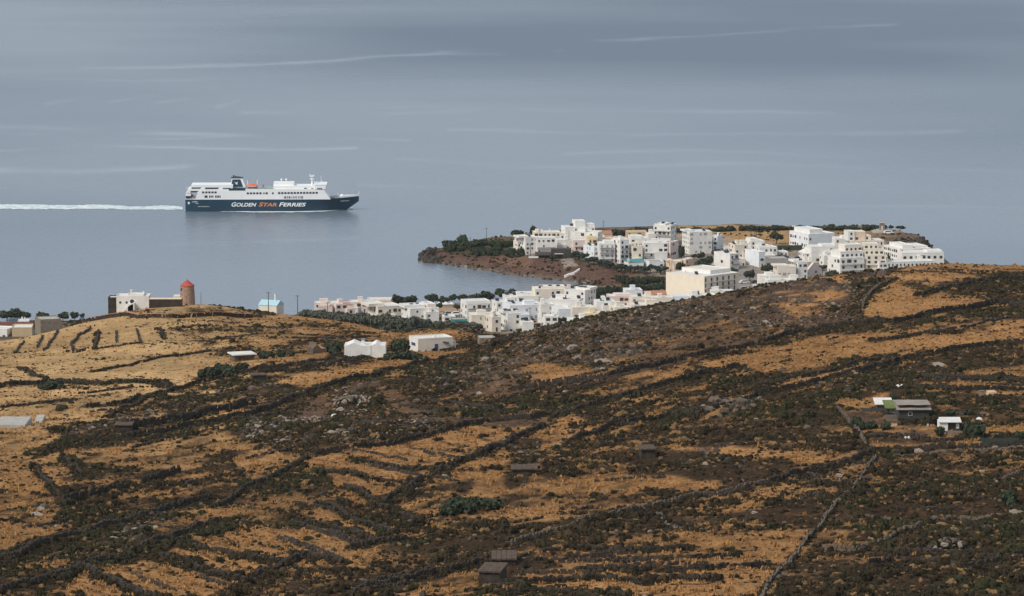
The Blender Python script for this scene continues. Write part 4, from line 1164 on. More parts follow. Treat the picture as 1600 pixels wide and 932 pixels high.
gable(bb, X0, X1, 0, Dp, H + .1, 2.2, M['terra'])
B('village_house', 'ochre house with tall narrow windows right of the blue shuttered house', 982, 1004, 412, 386, .28, 'beige', 11, win=.55, kind='s')
B('village_house', 'white house with stacked balconies above the teal chapel roof', 982, 1012, 396, 374, .12, 'white', 12, [(985, 1004, 371, 2)], win=.6, balc=2)
bb, (X0, X1, Dp, H, k) = B('chapel', 'small white chapel with a teal roof among the bluff pines', 976, 1006, 420, 410.5, .2, 'white', 9, win=.25, parapet=False, roof='teal', cat='chapel')
gable(bb, X0, X1, 0, Dp * .8, H + .1, 1.6, M['teal'])
mb = MB(); mb.box(-.6, .6, -.3, .3, H, H + 2.6); mb.tube((0, 0, H + 2.6), (0, 0, H + 3.6), .1); mb.build('belfry', M['white'], bb)
B('village_house', 'low white house with a wide grey roof right of the teal chapel', 1007, 1038, 420, 410, .25, 'cool', 12, win=.4, roof='grey')
B('village_house', 'white house with an arched porch and dark shop front under the tall apartment block', 1004, 1044, 410, 381, .06, 'white', 12, win=.6, balc=2, kind='s')
B('apartment_block', 'tall stepped white apartment block with the highest roof of the village centre', 1021, 1058, 384, 354, -.28, 'white', 14, [(1023, 1040, 352.6, 3)], win=.65, balc=3, kind='s', heaters=2, chim=1, cat='apartment block')
B('village_house', 'white house with a blank right wall of small square windows below the apartment block', 1040, 1061, 409, 380, -.65, 'pink', 12, win=.5, kind='s')
B('village_house', 'white stepped house joining the apartment block on its left', 1009, 1030, 384, 367, .2, 'white', 10, win=.5)
B('village_hotel', 'large white hotel with arched end windows beside the golden field', 1067, 1113, 398, 364, .22, 'white', 14, [(1070, 1084, 362.2, 5)], win=.35, kind='g', side_win=.9, heaters=2, chim=1, cat='hotel')
B('village_house', 'white annex with a small balcony at the right end of the large white hotel', 1108, 1131, 391, 371, -.45, 'cool', 11, win=.45, kind='s', heaters=1)
B('village_house', 'broad lower wing with small windows in front of the large white hotel', 1078, 1110, 397, 379, .1, 'white', 9, win=.5, kind='g')
B('village_house', 'peach coloured house half hidden by dark trees at the foot of the slope', 1042, 1066, 427, 410, .25, 'peach', 10, [(1044, 1052, 408, 2)], win=.5, kind='s')
B('village_house', 'peach house with a grey right wall behind the round dark trees', 1060, 1085, 421, 407, -.55, 'peach', 11, win=.4, kind='s')
B('village_house', 'white house with a big round window on its blank left wall by the village street', 1117, 1155, 424, 398, .62, 'white', 16, win=.6, kind='s', side_win=.12, balc=2, heaters=3)
B('village_house', 'beige house with rooftop solar panels between the two village streets', 1140, 1168, 404, 384, .3, 'cream', 12, win=.5, kind='s', heaters=2)
B('village_house', 'white house with a raised block at the head of the side street', 1166, 1195, 398, 378, .25, 'white', 12, [(1173, 1185, 375, 2)], win=.55, kind='s', chim=1)
B('village_house', 'cream house at the top left of the middle cluster near the golden field', 1146, 1170, 397, 382, .3, 'cream', 10, win=.35, kind='s')
B('village_house', 'white house with a large blank left wall above the side street', 1166, 1196, 418, 395, .66, 'cool', 17, win=.5, kind='s', side_win=.03)
B('village_house', 'long white house with a flat roof right of the middle cluster', 1180, 1215, 404, 388, .2, 'white', 12, [(1186, 1205, 386.5, 4)], win=.4, kind='s', heaters=1)
B('village_house', 'grey concrete building with wide dark openings right of the blank white wall', 1190, 1231, 418, 405.5, .12, 'grey', 12, win=.8, kind='s', rows=1, roof='concrete', wscale=1.8)
B('kiosk', 'low pale green building with two dark arches behind the beige hotel', 1107, 1122, 430.5, 423, .1, 'cool', 6, win=.9, kind='a', rows=1, cat='kiosk')
bb, (X0, X1, Dp, H, k) = B('beige_hotel', 'big beige hotel with a blank end wall and balcony front above the dark ridge', 1042.5, 1158, 468, 433.5, .50, 'beige', 30, [(1112, 1146, 428.5, 7, 'white')], win=0, heaters=2, chim=2, cat='hotel')
for f_ in range(4):
    z0 = H / 4 * f_
    if f_:
        mb = MB(); mb.box(X0 + .6, X1 - 3.4, -.9, -.02, z0 - .12, z0 + .06); b_ = mb.build('balcony', M['cream'], bb)
        mb = MB(); mb.box(X0 + .6, X1 - 3.4, -.9, -.84, z0 + .85, z0 + .92)
        for i in range(24): x = X0 + .6 + (X1 - X0 - 4) * i / 23; mb.box(x, x + .05, -.9, -.85, z0 + .061, z0 + .85)
        mb.build('railing', M['grey'], b_)
    for i in range(6):
        if i in (0, 5): place_win('s', bb, X0 + 1.2 + (X1 - X0 - 5) * i / 5, -.02, z0 + .3, 0, .8, 1.7)
        else: place_win('s', bb, X0 + 1.2 + (X1 - X0 - 5) * i / 5, -.02, z0 + .3, 0, 1.0, 1.6)
B('village_house', 'plain white low building in front of the beige hotel front', 1110, 1146, 470, 456, .02, 'white', 8, win=0)
# --- white complex behind the crest
B('village_house', 'white house with a rounded roofline at the left of the crest cluster', 1184.5, 1212, 452, 432.5, .12, 'white', 10, [(1198, 1209, 429, 2)], win=.35, chim=1)
B('village_house', 'cream house with an orange roof rim in the crest cluster', 1210, 1244, 448, 418, .14, 'cream', 12, [(1210, 1232, 416.5, 2, 'peach')], win=.6, kind='g', balc=1)
B('village_house', 'white tower house topping the crest cluster', 1238, 1262, 446, 411, .35, 'white', 12, [(1240, 1256, 409, 2)], win=.55, kind='s', heaters=1)
bb, (X0, X1, Dp, H, k) = B('village_house', 'white house with a broad pinkish sloping gable at the right of the crest cluster', 1256, 1288, 440, 426, -.9, 'pink', 22, win=.6, kind='s', side_win=.4, parapet=False, roof='pink')
gable(bb, X0, X1, 0, Dp, H + .1, 4.5, M['pink'], 'x', over=0)
bb, (X0, X1, Dp, H, k) = B('village_house', 'low white front with a red awning just above the dark crest', 1196, 1260, 455, 439, .05, 'white', 9, win=.5, balc=1)
mb = MB(); mb.hexa([(X1 - 9, -2.2, H - 1.2), (X1 - 1, -2.2, H - 1.2), (X1 - 1, -.05, H - .3), (X1 - 9, -.05, H - .3), (X1 - 9, -2.2, H - 1.05), (X1 - 1, -2.2, H - 1.05), (X1 - 1, -.05, H - .1), (X1 - 9, -.05, H - .1)]); mb.build('awning', M['redtile'], bb)
B('village_house', 'white wall building at the bottom left of the crest cluster', 1177, 1200, 458, 448, .2, 'white', 8, win=.2)
# --- right hand complex
B('village_mansion', 'large white mansion with arched windows and a small roof tower by the tennis court', 1237, 1306, 389, 367.5, .38, 'cool', 24, [(1266, 1287, 361.5, 4, 'white')], win=.45, kind='s', side_win=.9, cat='mansion', rows=2)
bb, (X0, X1, Dp, H, k) = B('village_house', 'white house with a pyramid roof below the large arched mansion', 1250, 1275, 410, 397, .3, 'white', 12, win=.5, kind='s', parapet=False)
mb = MB(); mb.prism([(X0 - .3, -.3), (X1 + .3, -.3), (X1 + .3, Dp + .3), (X0 - .3, Dp + .3)], H + .1, H + 3.2, 0, [(X0 + (X1-X0)*.42, Dp*.45), (X0 + (X1-X0)*.58, Dp*.45), (X0 + (X1-X0)*.58, Dp*.55), (X0 + (X1-X0)*.42, Dp*.55)]); mb.build('pyramid_roof', M['roofw'], bb)
B('village_house', 'long white building with a flat roof between the mansion and the terraced block', 1262, 1310, 411, 387, .12, 'white', 12, [(1285, 1306, 385, 3)], win=.45, kind='s')
B('village_house', 'small white house with tall dark windows right of the mansion', 1302, 1330, 396, 374, .1, 'white', 11, [(1316, 1330, 371.5, 3)], win=.75, kind='s')
B('terraced_block', 'tall white block with a pink upper wall at the top of the terraced apartments', 1324, 1382, 402, 378, .1, 'cream', 13, [(1325, 1336, 363.8, 3, 'white'), (1335, 1353, 364.5, 3.5, 'peach'), (1350, 1362, 371, 4, 'cream')], win=.55, kind='s', cat='apartment block')
B('terraced_block', 'long white terraced apartment front with wide dark windows above the crest', 1296, 1352, 432, 405, .30, 'white', 17, [(1314, 1351, 396, 3.6, 'white'), (1322, 1350, 387, 8, 'cream')], win=.85, kind='s', wscale=1.4, cat='apartment block', balc=2)
B('terraced_block', 'right half of the terraced apartments with ochre shuttered windows', 1350, 1385, 428, 400, .06, 'cream', 15, [(1351, 1382, 391, 3.4), (1351, 1374, 384, 7)], win=.75, kind='s', wscale=1.3, cat='apartment block', balc=2)
B('village_hotel', 'white hotel wing with small windows on the right below the dark cliff', 1386, 1456, 414, 390.5, .28, 'white', 24, [(1411, 1428, 386, 4), (1426, 1453, 389, 6)], win=.95, kind='s', side_win=.95, cat='hotel')
B('village_hotel', 'white hotel front with wide windows rightmost above the ridge', 1405, 1476, 418, 396.5, .06, 'white', 14, [(1450, 1474, 394.5, 3)], win=.95, kind='s', rows=2, wscale=1.4, cat='hotel')
B('village_hotel', 'long low white hotel wing with a row of small windows just above the golden crest', 1366, 1462, 428, 411.5, .08, 'white', 11, win=.95, kind='s', rows=2, wscale=.9, cat='hotel')

for a in [
 ('narrow white house tucked between the leftmost blocks and the restaurant', 846, 862, 390, 379, .2, 'white'),
 ('white cube house behind the yellow house', 905, 921, 381, 367, .15, 'white'),
 ('white house with a dark porch behind the hotel balconies', 956, 974, 392, 376, .2, 'cream'),
 ('small white house wedged right of the ochre house', 1001, 1015, 409, 396, .2, 'white'),
 ('grey walled house between the apartment block and the large white hotel', 1054, 1070, 405, 391, .3, 'grey'),
 ('little white house above the village street trees', 1129, 1146, 396, 388, .25, 'white'),
 ('low white house below the blank left wall house', 1146, 1165, 417, 406, .25, 'cream'),
 ('small white house between the side street and the grey concrete building', 1194, 1211, 411, 400, .2, 'white'),
 ('low white garage by the tennis court fence', 1214, 1232, 401, 395, .2, 'white'),
 ('slim white house left of the terraced apartments', 1282, 1300, 416, 401, .3, 'white'),
 ('cream house under the pink topped block', 1312, 1328, 408, 393, .2, 'cream'),
 ('white gatehouse between the terraced blocks and the right hotel', 1381, 1397, 402, 392, .2, 'white'),
 ('small white house against the foot of the right hotel', 1428, 1446, 420, 408, .15, 'white')]:
    B('village_house', *a, 9, win=.6, kind='s', chim=1)
# --- the plain
for a in [
 ('small white house between the two balcony rows of the bay town', 800, 820, 488, 473, .2, 'white'),
 ('narrow cream house left of the blue door house', 816, 834, 480, 465, .2, 'cream'),
 ('white house behind the dark roadside trees', 898, 920, 494, 480, .2, 'white'),
 ('white corner house left of the pinkish plain house', 934, 952, 490, 475, .25, 'white'),
 ('small cream house left of the dull red tiled roof', 1000, 1018, 478, 467, .2, 'cream'),
 ('white house in front of the square clipped tree', 812, 834, 518, 505, .2, 'white'),
 ('little white house behind the slanting balcony walls', 744, 764, 498, 485, .2, 'cool'),
 ('white house above the green walled tank', 690, 712, 503, 496, .2, 'white')]:
    B('plain_house', *a, 9, win=.6, kind='s', chim=1, heaters=1)
B('plain_house', 'pinkish low house at the far left of the plain behind the olive trees', 490, 536, 491, 475, .05, 'pink', 10, win=.4, kind='s')
bb, (X0, X1, Dp, H, k) = B('plain_house', 'pinkish low house with a small red roof second from the left on the plain', 516, 552, 492, 477, .25, 'pink', 10, win=.5, kind='s')
gable(bb, X0 + 6, X1 - 1, 0, 5, H + .1, .9, M['terra'])
B('plain_house', 'long pinkish house with white framed windows behind the olive trees', 545, 583, 490, 473.5, .06, 'pink', 11, win=.5, kind='s')
B('plain_house', 'long low cream building behind the terrace house on the left of the plain', 573, 624, 484, 471, .04, 'pink', 12, [(575, 620, 469.8, 3)], win=.4, kind='s')
B('plain_house', 'white two storey house with roof terraces above the olive grove', 573, 628, 502, 480.5, .32, 'cream', 16, [(576, 600, 477, 3)], win=.45, kind='s', chim=1)
B('plain_house', 'white house with solar panels right of the olive grove', 626, 686, 508, 484, .25, 'white', 16, [(632, 664, 480.5, 5), (668, 681, 479, 3, 'pink')], win=.5, heaters=3)
B('plain_house', 'small white lean-to beside the parking ground', 660, 686, 508, 489, .2, 'white', 9, win=.4)
bb, (X0, X1, Dp, H, k) = B('green_tank', 'green walled water tank beside the parking ground', 704, 730, 507, 500.5, .1, 'teal', 8, win=0, cat='water tank', roof='concrete')
B('plain_hotel', 'white hotel with two long balconies and a tall white chimney left in bay town', 719, 768, 503, 476, .22, 'white', 13, [(728, 766, 473, 2)], win=.7, kind='s', balc=2, chim=3, cat='hotel')
B('plain_house', 'cream house with slanting balcony walls in front of the tall chimney hotel', 732, 784, 513, 494, .1, 'cream', 12, win=.5, kind='g', heaters=1)
B('plain_house', 'cream corner house with small dark windows at the front of the bay town', 757, 783, 519, 497, .45, 'cream', 12, win=.6, kind='s')
B('plain_house', 'white two storey house nearest the dark ridge at the front left', 782, 814, 517, 491.5, .35, 'white', 12, [(786, 810, 489, 3)], win=.45, kind='s', heaters=3)
B('plain_hotel', 'long pale blue house with two rows of windows in front of the bay town', 785, 850, 502, 479, .18, 'cool', 14, win=.7, kind='g', rows=2, heaters=1, cat='hotel')
B('plain_house', 'white house with a dark flat canopy behind the long pale blue house', 768, 822, 490, 474, .15, 'white', 12, win=.4, heaters=3, kind='s')
B('plain_house', 'white house with three solar panels at the left of the back row', 785, 842, 486, 464.5, .06, 'white', 11, [(808, 840, 460.5, 3)], win=.5, heaters=4, chim=1, kind='s')
B('plain_house', 'cream house with a blue door and stepped roof at the top of the bay town', 831, 884, 482, 453.5, .1, 'cream', 14, [(846, 884, 451, 4, 'cream')], win=.35, kind='b', heaters=3)
B('plain_house', 'pale peach wall house beside the blue door house in the back row', 864, 900, 478, 453, .1, 'pink', 11, win=.4, kind='s', chim=1)
B('plain_house', 'white house with satellite dishes and a roof terrace in the right back row', 882, 932, 482, 455, -.36, 'white', 14, [(900, 922, 452.6, 4)], win=.6, kind='s', heaters=3, balc=1)
B('plain_house', 'white house with two wide grey framed windows in the middle of the bay town', 852, 912, 490, 470.5, -.12, 'white', 12, win=.7, kind='s', rows=1, wscale=1.5, heaters=3)
B('plain_house', 'stacked white house with a glazed balcony in the middle front', 840, 866, 505, 477, .2, 'white', 11, win=.6, kind='g', balc=1)
B('plain_house', 'white house with a blank grey front wall in the middle front', 862, 892, 506, 484.5, .35, 'cool', 14, win=.2, kind='g', side_win=.3)
B('plain_house', 'small white house with square windows beside the dark roadside trees', 849, 872, 512, 496, .12, 'white', 9, win=.7, kind='s')
B('plain_house', 'cream house behind the dark roadside trees', 888, 930, 498, 482, .15, 'cream', 11, win=.4, kind='s')
B('plain_house', 'low white house peeking over the ridge beside the dark roadside trees', 886, 925, 517, 501, .12, 'white', 9, win=.4, kind='s', chim=1)
B('plain_house', 'ochre house with brown doors above the dark ridge', 911, 940, 512, 491.5, .1, 'yellow', 10, win=.8, kind='s', rows=1)
B('shop', 'shop with a wide dark glass front under a flat canopy above the ridge', 929, 958, 510, 494, .0, 'tan', 9, win=1, kind='s', rows=1, wscale=2.0, cat='shop', roof='concrete')
B('plain_house', 'cream house with two dark doors right of the shop front', 952, 984, 506, 482, .28, 'cream', 12, win=.55, kind='s')
B('plain_house', 'long white roofed house behind the shop front', 928, 962, 496, 473, .12, 'white', 11, win=.4, kind='s', heaters=2)
B('plain_house', 'white cube house with two dark doors standing above the right plain houses', 974, 1004, 470, 454.5, .12, 'cool', 10, win=.9, kind='s', rows=1)
B('plain_house', 'pinkish house left of the white cube house', 948, 990, 482, 464.5, .12, 'pink', 11, [(962, 985, 462.5, 3)], win=.35, kind='s')
B('plain_house', 'long low cream house with small windows below the white cube house', 984, 1024, 484, 465.5, .1, 'cream', 10, win=.5, kind='s', heaters=1)
B('plain_house', 'low house with a row of dark arched doors at the right of the plain', 1018, 1052, 486, 466.5, .06, 'cream', 9, win=.95, kind='s', rows=1)
B('plain_house', 'bright white house with a double window against the ridge', 1050, 1078, 486, 464.5, .05, 'cool', 10, win=.5, kind='g', rows=1)
B('plain_house', 'white low house with parapet steps rightmost on the plain', 1076, 1120, 482, 463, .12, 'white', 10, win=.4, kind='g', heaters=1)
B('plain_house', 'broad low white house right behind the ridge near the shop', 980, 1046, 500, 478.5, .1, 'cream', 12, win=.3, kind='s', heaters=2)
bb, (X0, X1, Dp, H, k) = B('plain_house', 'low house with a dull red tiled roof left of the beige hotel', 1004, 1042, 470, 461.5, .1, 'pink', 10, win=.3, parapet=False, kind='s')
gable(bb, X0, X1, 0, Dp, H + .1, 1.8, M['terra'])

# --- left edge below the golden hill
bb, (X0, X1, Dp, H, k) = B('plain_house', 'white house with a pillared porch cut by the left edge of the picture', -20, 20, 532, 516, -.22, 'white', 10, win=.8, kind='s', rows=1)
B('plain_house', 'brown plastered low house with a pale roof beside the porch house', 16, 50, 527, 513.5, .08, 'tan', 12, win=.5, kind='s', rows=1)
bb, (X0, X1, Dp, H, k) = B('plain_house', 'low house with a dark red roof behind the brown plastered house', -5, 50, 516, 510, .0, 'shade', 10, win=0, parapet=False)
gable(bb, X0, X1, 0, Dp, H + .1, 1.3, M['dullred'])
B('plain_house', 'small white roofed house with chimneys under the big left trees', 26, 45, 511, 503.5, .1, 'white', 8, win=.3, chim=2)
B('stone_house', 'windowless grey stone house with a walled arch beside the golden hill', 49, 96, 523, 503.5, .31, 'stone_pale', 14, [(62, 94, 501.8, 2, 'stone_pale')], win=0, cat='house', roof='concrete')
# ---------------------------------------------------------------- trees
def leaf_mat(name, c1, c2):
    m, n, l, b = newmat(name)
    b.inputs['Roughness'].default_value = .9; b.inputs['Specular IOR Level'].default_value = .15
    g = n.new('ShaderNodeNewGeometry'); oi = n.new('ShaderNodeObjectInfo')
    ad = n.new('ShaderNodeMath'); ad.operation = 'ADD'
    z = n.new('ShaderNodeTexNoise'); z.inputs['Scale'].default_value = .9; z.inputs['Detail'].default_value = 3
    l.new(g.outputs['Position'], z.inputs['Vector'])
    s = n.new('ShaderNodeMath'); s.operation = 'MULTIPLY_ADD'; s.inputs[1].default_value = .5
    l.new(g.outputs['Random Per Island'], s.inputs[0]); l.new(z.outputs['Fac'], s.inputs[2])
    s2 = n.new('ShaderNodeMath'); s2.operation = 'MULTIPLY_ADD'; s2.inputs[1].default_value = .25; s2.inputs[2].default_value = -.3
    l.new(oi.outputs['Random'], s2.inputs[0])
    l.new(s.outputs[0], ad.inputs[0]); l.new(s2.outputs[0], ad.inputs[1])
    mx = n.new('ShaderNodeMix'); mx.data_type = 'RGBA'; mx.inputs['A'].default_value = (*c1, 1); mx.inputs['B'].default_value = (*c2, 1)
    l.new(ad.outputs[0], mx.inputs['Factor']); l.new(mx.outputs['Result'], b.inputs['Base Color'])
    return m
M['leaf'] = leaf_mat('tamarisk_leaves', (.018, .026, .014), (.062, .076, .044))
M['olive'] = leaf_mat('olive_leaves', (.040, .048, .034), (.125, .130, .095))
M['pine'] = leaf_mat('pine_leaves', (.016, .028, .022), (.052, .072, .055))
M['thorn'] = leaf_mat('thorn_leaves', (.006, .0045, .0025), (.046, .034, .016))
M['heath'] = leaf_mat('heath_leaves', (.022, .014, .007), (.100, .062, .029))
M['dryleaf'] = leaf_mat('dry_shrub_leaves', (.070, .040, .016), (.250, .150, .062))
M['green'] = leaf_mat('green_scrub', (.008, .009, .0035), (.052, .048, .020))

def clump_leaves(mb, lobes, n, size, r_, flat=1.0):
    """leaf clumps scattered through the outer part of a few lobes"""
    wt = [l[3] ** 2 for l in lobes]
    for _ in range(n):
        cx_, cy_, cz_, rd, rzs = r_.choices(lobes, wt)[0]
        d = Vector((r_.gauss(0, 1), r_.gauss(0, 1), r_.gauss(0, 1))).normalized()
        q = rd * (.45 + .6 * r_.random() ** .5)
        p = Vector((cx_ + d.x * q, cy_ + d.y * q, max(.05, cz_ + d.z * q * rzs)))
        nrm = (d + Vector((r_.gauss(0, .6), r_.gauss(0, .6), r_.gauss(.3, .6)))).normalized()
        a = nrm.orthogonal().normalized(); a.rotate(Matrix.Rotation(r_.random() * 6.28, 3, nrm)); c = nrm.cross(a)
        s = size * r_.uniform(.6, 1.35)
        mb.quad([p - a * s - c * s * .4, p + a * s * .3 - c * s * .7, p + a * s + c * s * .3, p - a * s * .2 + c * s * .75])

def make_tree(name, seed, h, w, leaf, n=420, trunk=.32, lobes=6, low=False):
    """a tree of height h and crown width w, as trunk with limbs and a crown; kept as a pair of meshes"""
    r_ = random.Random(seed)
    mb = MB(); L = []
    ht = h * trunk
    lean = Vector((r_.uniform(-.12, .12) * h, r_.uniform(-.1, .1) * h, 0))
    rr = .035 * h
    top = Vector((lean.x, lean.y, ht))
    mb.tube((0, 0, -.4), top, rr * 1.3, rr * .8, 7)
    for k in range(lobes):
        a = 2 * math.pi * (k + r_.uniform(-.3, .3)) / lobes
        q = w * .5 * r_.uniform(.35, .68) if k else 0
        rd = w * r_.uniform(.20, .30)
        c = Vector((lean.x + math.cos(a) * q, lean.y + math.sin(a) * q, h - rd * r_.uniform(.7, 1.5) - abs(q) * .18))
        L.append((c.x, c.y, max(c.z, rd * .6), rd, .78))
        mb.tube(top - Vector((0, 0, .1)), (c.x, c.y, c.z), rr * .6, rr * .25, 5)
    tm = mb.mesh('trunk', M['bark'])
    cb = MB(); clump_leaves(cb, L, n, .085 * w, r_)
    for (x, y, z, rd, rz) in L:                     # dense inner foliage
        k = 7
        rr2 = [[(x + math.cos(t) * rd * f * .62 * (1 + .25 * math.sin(3 * t + x)), y + math.sin(t) * rd * f * .62, z + zz * rd * .6) for t in [2*math.pi*i/k for i in range(k)]] for zz, f in ((-.9, .5), (-.2, 1), (.4, .9), (.9, .4))]
        cb.ring(rr2)
    cm = cb.mesh('crown', leaf)
    return tm, cm
TREES = {}
for i in range(4): TREES['tam%d' % i] = make_tree('t', 40 + i, 6, 6.6, M['leaf'], 480, .28, 6)
for i in range(3): TREES['pine%d' % i] = make_tree('t', 60 + i, 6, 5.2, M['pine'], 420, .26, 6)
for i in range(4): TREES['olive%d' % i] = make_tree('t', 80 + i, 5, 6.4, M['olive'], 460, .16, 7)
for i in range(3): TREES['dark%d' % i] = make_tree('t', 100 + i, 4, 7.2, M['leaf'], 460, .14, 7)
DIM = {'tam': (6, 6.6), 'pine': (6, 5.2), 'olive': (5, 6.4), 'dark': (4, 7.2)}

def tree(name, label, kind, px, yb, yt, wpx=None, group=None, hit=at_far, cat='tree', i=None):
    P = hit(px, yb); k = P.y / F
    var = [q for q in TREES if q.startswith(kind)]
    key = var[(int(px * 3 + yb) if i is None else i) % len(var)]
    h0, w0 = DIM[kind]
    sz = (yb - yt) * k / h0 * (1.16 if kind == 'tam' else 1.05)
    sx = (wpx * k / w0) * 1.08 if wpx else sz
    o = empty(name, P, (px * 1.7) % 6.28)
    tag(o, label, cat, group)
    o.scale = (sx, sx, sz)
    link('trunk', TREES[key][0], o); link('crown', TREES[key][1], o)
    return o

# shore trees, left to right
for px, yb, yt, w, lab in [
  (12, 503, 487, 22, 'dark tamarisk at the far left edge of the shore trees'), (26, 502, 484.5, 26, 'tallest crown of the dark tamarisk clump at the far left'),
  (38, 502, 487, 24, 'right crown of the dark tamarisk clump at the far left'), (63, 502, 489, 11, 'thin loose tamarisk left of the stone house roof'),
  (71, 502, 489.5, 12, 'thin loose tamarisk beside its twin above the stone house'), (84, 502, 496, 10, 'low dark bushy tree behind the stone house'), (98, 503, 489, 19, 'round dark tree right of the stone house'),
  (116, 503, 488.5, 15, 'loose pale tree at the foot of the windmill hill'), (129, 500, 491, 9, 'small black bush tree closest to the windmill hill'),
  (622, 482, 462, 22, 'left one of the pair of round dark tamarisks on the shore'), (640, 481, 463, 22, 'right one of the pair of round dark tamarisks on the shore'),
  (676, 478, 461.5, 23, 'first round tamarisk left in the row along the shore'), (695, 478, 464.5, 16, 'small tamarisk second in the row along the shore'),
  (708, 478, 461.5, 14, 'narrow tall tamarisk third in the row along the shore'), (724, 478, 462, 18, 'broad tamarisk above the parking ground'),
  (740, 477, 460, 18, 'dense tamarisk left of the white chimney'), (759, 475, 456, 27, 'tall wide tamarisk behind the white chimney'),
  (784, 474, 453.5, 26, 'tallest tamarisk of the shore row'), (802, 472, 454, 22, 'rightmost tamarisk of the shore row'), (818, 466, 457.5, 14, 'low bush tree behind the back row houses'),
  (686, 488, 475, 14, 'small dark tree at the parking ground edge'), (714, 488, 477, 12, 'small grey tree left of the long balcony hotel'), (819, 506, 497, 14, 'square clipped dark tree before the pale blue house'),
  (873, 509, 496, 13, 'grey green tree beside the small square windowed house'), (884, 508, 496.5, 12, 'dark roadside tree left of the ridge house'), (903, 503, 493, 18, 'spreading green tree over the low white ridge house')]:
    tree('tamarisk_tree', lab, 'tam', px, yb, yt, w)
# olive grove
gi = 0
for px, yb, yt, w in [(478,500,484,22),(492,502,484,22),(506,505,485,24),(520,507,488,22),(534,509,489,24),(547,510,488,22),(558,512,491,22),(572,514,492,24),(585,515,491,24),(596,517,492,26),(606,519,490,26),(618,520,494,24),(630,521,496,24),(641,521,494,22),(652,519,496,16),(664,516,499,18),(684,514,501,16),(700,512,503,16),(716,510,502,18),(736,514,503,18),(500,494,484,16),(530,498,487,16),(565,503,489,18),(590,506,494,20),(560,521,505,16),(600,524,508,18),(640,524,510,16),(750,517,506,16),(425,492,484,10),(480,492,483.5,14)]:
    gi += 1
    tree('olive_tree', 'grey green olive tree in the grove before the plain houses' if px < 660 else 'grey green scrub tree around the parking ground and hotel', 'olive', px, yb, yt, w,
         'olive trees of the grove' if px < 660 else 'scrub trees by the parking ground', i=gi)
# headland trees
for px, yb, yt, w, lab in [(724, 384, 369, 20, 'round tree standing alone on the headland tip'), (807, 377, 361, 21, 'spreading dark tree left of the headland village'), (835, 376, 354.5, 15, 'tall dark tree rising behind the headland houses'),
  (1212, 382, 365, 22, 'big round dark tree above the tennis court'), (1065, 412, 385, 10, 'dark tree between the apartment block and the large white hotel'), (1393, 360, 353, 8, 'small dark bush right beside the monument'),
  (1406, 361, 353.5, 14, 'lone dark tree right of the monument'), (1300, 358, 351, 10, 'small tree left of the monument hedge'), (1062, 432, 412, 16, 'round dark tree over the peach house'), (1079, 430, 417, 17, 'round dark tree above the beige hotel roof'),
  (1096, 424, 405, 22, 'broad dark tree along the village street'), (1108, 416, 402, 18, 'dark tree halfway up the village street'), (1096, 410, 396, 14, 'bush tree below the large white hotel'), (1119, 403, 391, 16, 'dark bush tree below the white annex'), (1085, 407, 398, 9, 'small round tree under the large white hotel'),
  (1146, 432, 420, 13, 'round dark tree at the foot of the white house with round window'), (1170, 441, 424, 16, 'big round tree beside the side street'), (1200, 430, 416, 20, 'big round tree left of the cream house with orange rim'),
  (865, 408, 399.5, 13, 'round tree in front of the glazed restaurant'), (896, 406, 398, 10, 'left round tree right of the restaurant'), (1385, 402, 388, 8, 'upper dark cypress-like bush in the gap of the terraced blocks'), (1393, 409, 398, 12, 'lower dark bush in the gap of the terraced blocks'),
  (704, 387, 380, 8, 'small shrub tree left of the lone headland tree'), (1300, 436, 424, 22, 'dark bushes left of the terraced front'), (1283, 424, 415, 16, 'dark bush beside the upper road'), (1317, 436, 427, 14, 'dark bush under the terraced front'), (1226, 394, 386, 18, 'dark hedge at the tennis court'), (1330, 370, 359, 12, 'brown green bush behind the pink topped block')]:
    tree('headland_tree', lab, 'tam', px, yb, yt, w)
k_ = 0
for px in range(702, 822, 9):                  # thicket on the slope left of the village
    for yb in (386, 394, 400):
        if yb == 400 and (px < 745): continue
        k_ += 1
        q = random.Random(px * 3 + yb)
        if q.random() < .2: continue
        tree('thicket_tree', 'dark low tree in the thicket on the headland tip slope', 'dark', px + q.uniform(-4, 4), yb + q.uniform(-2, 2), yb - q.uniform(7, 12), q.uniform(12, 19), 'thicket trees on the headland tip', i=k_)
for j, px in enumerate(range(900, 1044, 7)):   # pines along the bluff
    q = random.Random(px)
    yb = np.interp(px, [900, 920, 960, 1000, 1044], [405, 413, 424, 429, 428]) + q.uniform(-1, 1.5)
    tree('bluff_pine', 'dark pine in the row along the bluff below the village', 'pine', px + q.uniform(-2, 2), yb, yb - q.uniform(10, 15), q.uniform(11, 15), 'pines along the bluff', i=j)
for j, px in enumerate(range(968, 1046, 8)):
    q = random.Random(px + 5)
    tree('bluff_bush', 'mixed green bush between bluff pines and shore trees', 'dark', px, 443 + q.uniform(-4, 3) - max(0, px-1000)*.05, 432 + q.uniform(-3, 2), 15, 'green bushes under the bluff pines', i=j)
for j, px in enumerate(range(926, 1048, 7)):   # trees behind the beach
    q = random.Random(px + 9)
    yb = np.interp(px, [926, 980, 1044], [463, 461, 456])
    tree('beach_tree', 'dark tamarisk in the row behind the small beach', 'tam', px, yb + q.uniform(-1, 3), yb - q.uniform(12, 16) + 1, q.uniform(13, 17), 'tamarisks behind the beach', i=j)
for j, (px, yb, yt) in enumerate([(936, 473, 456), (944, 476, 461), (930, 478, 464)]):
    tree('beach_tree', 'dark tamarisk beside the stepped white house at the right of the back row', 'tam', px, yb, yt, 12, 'tamarisks beside the back row house', i=j)
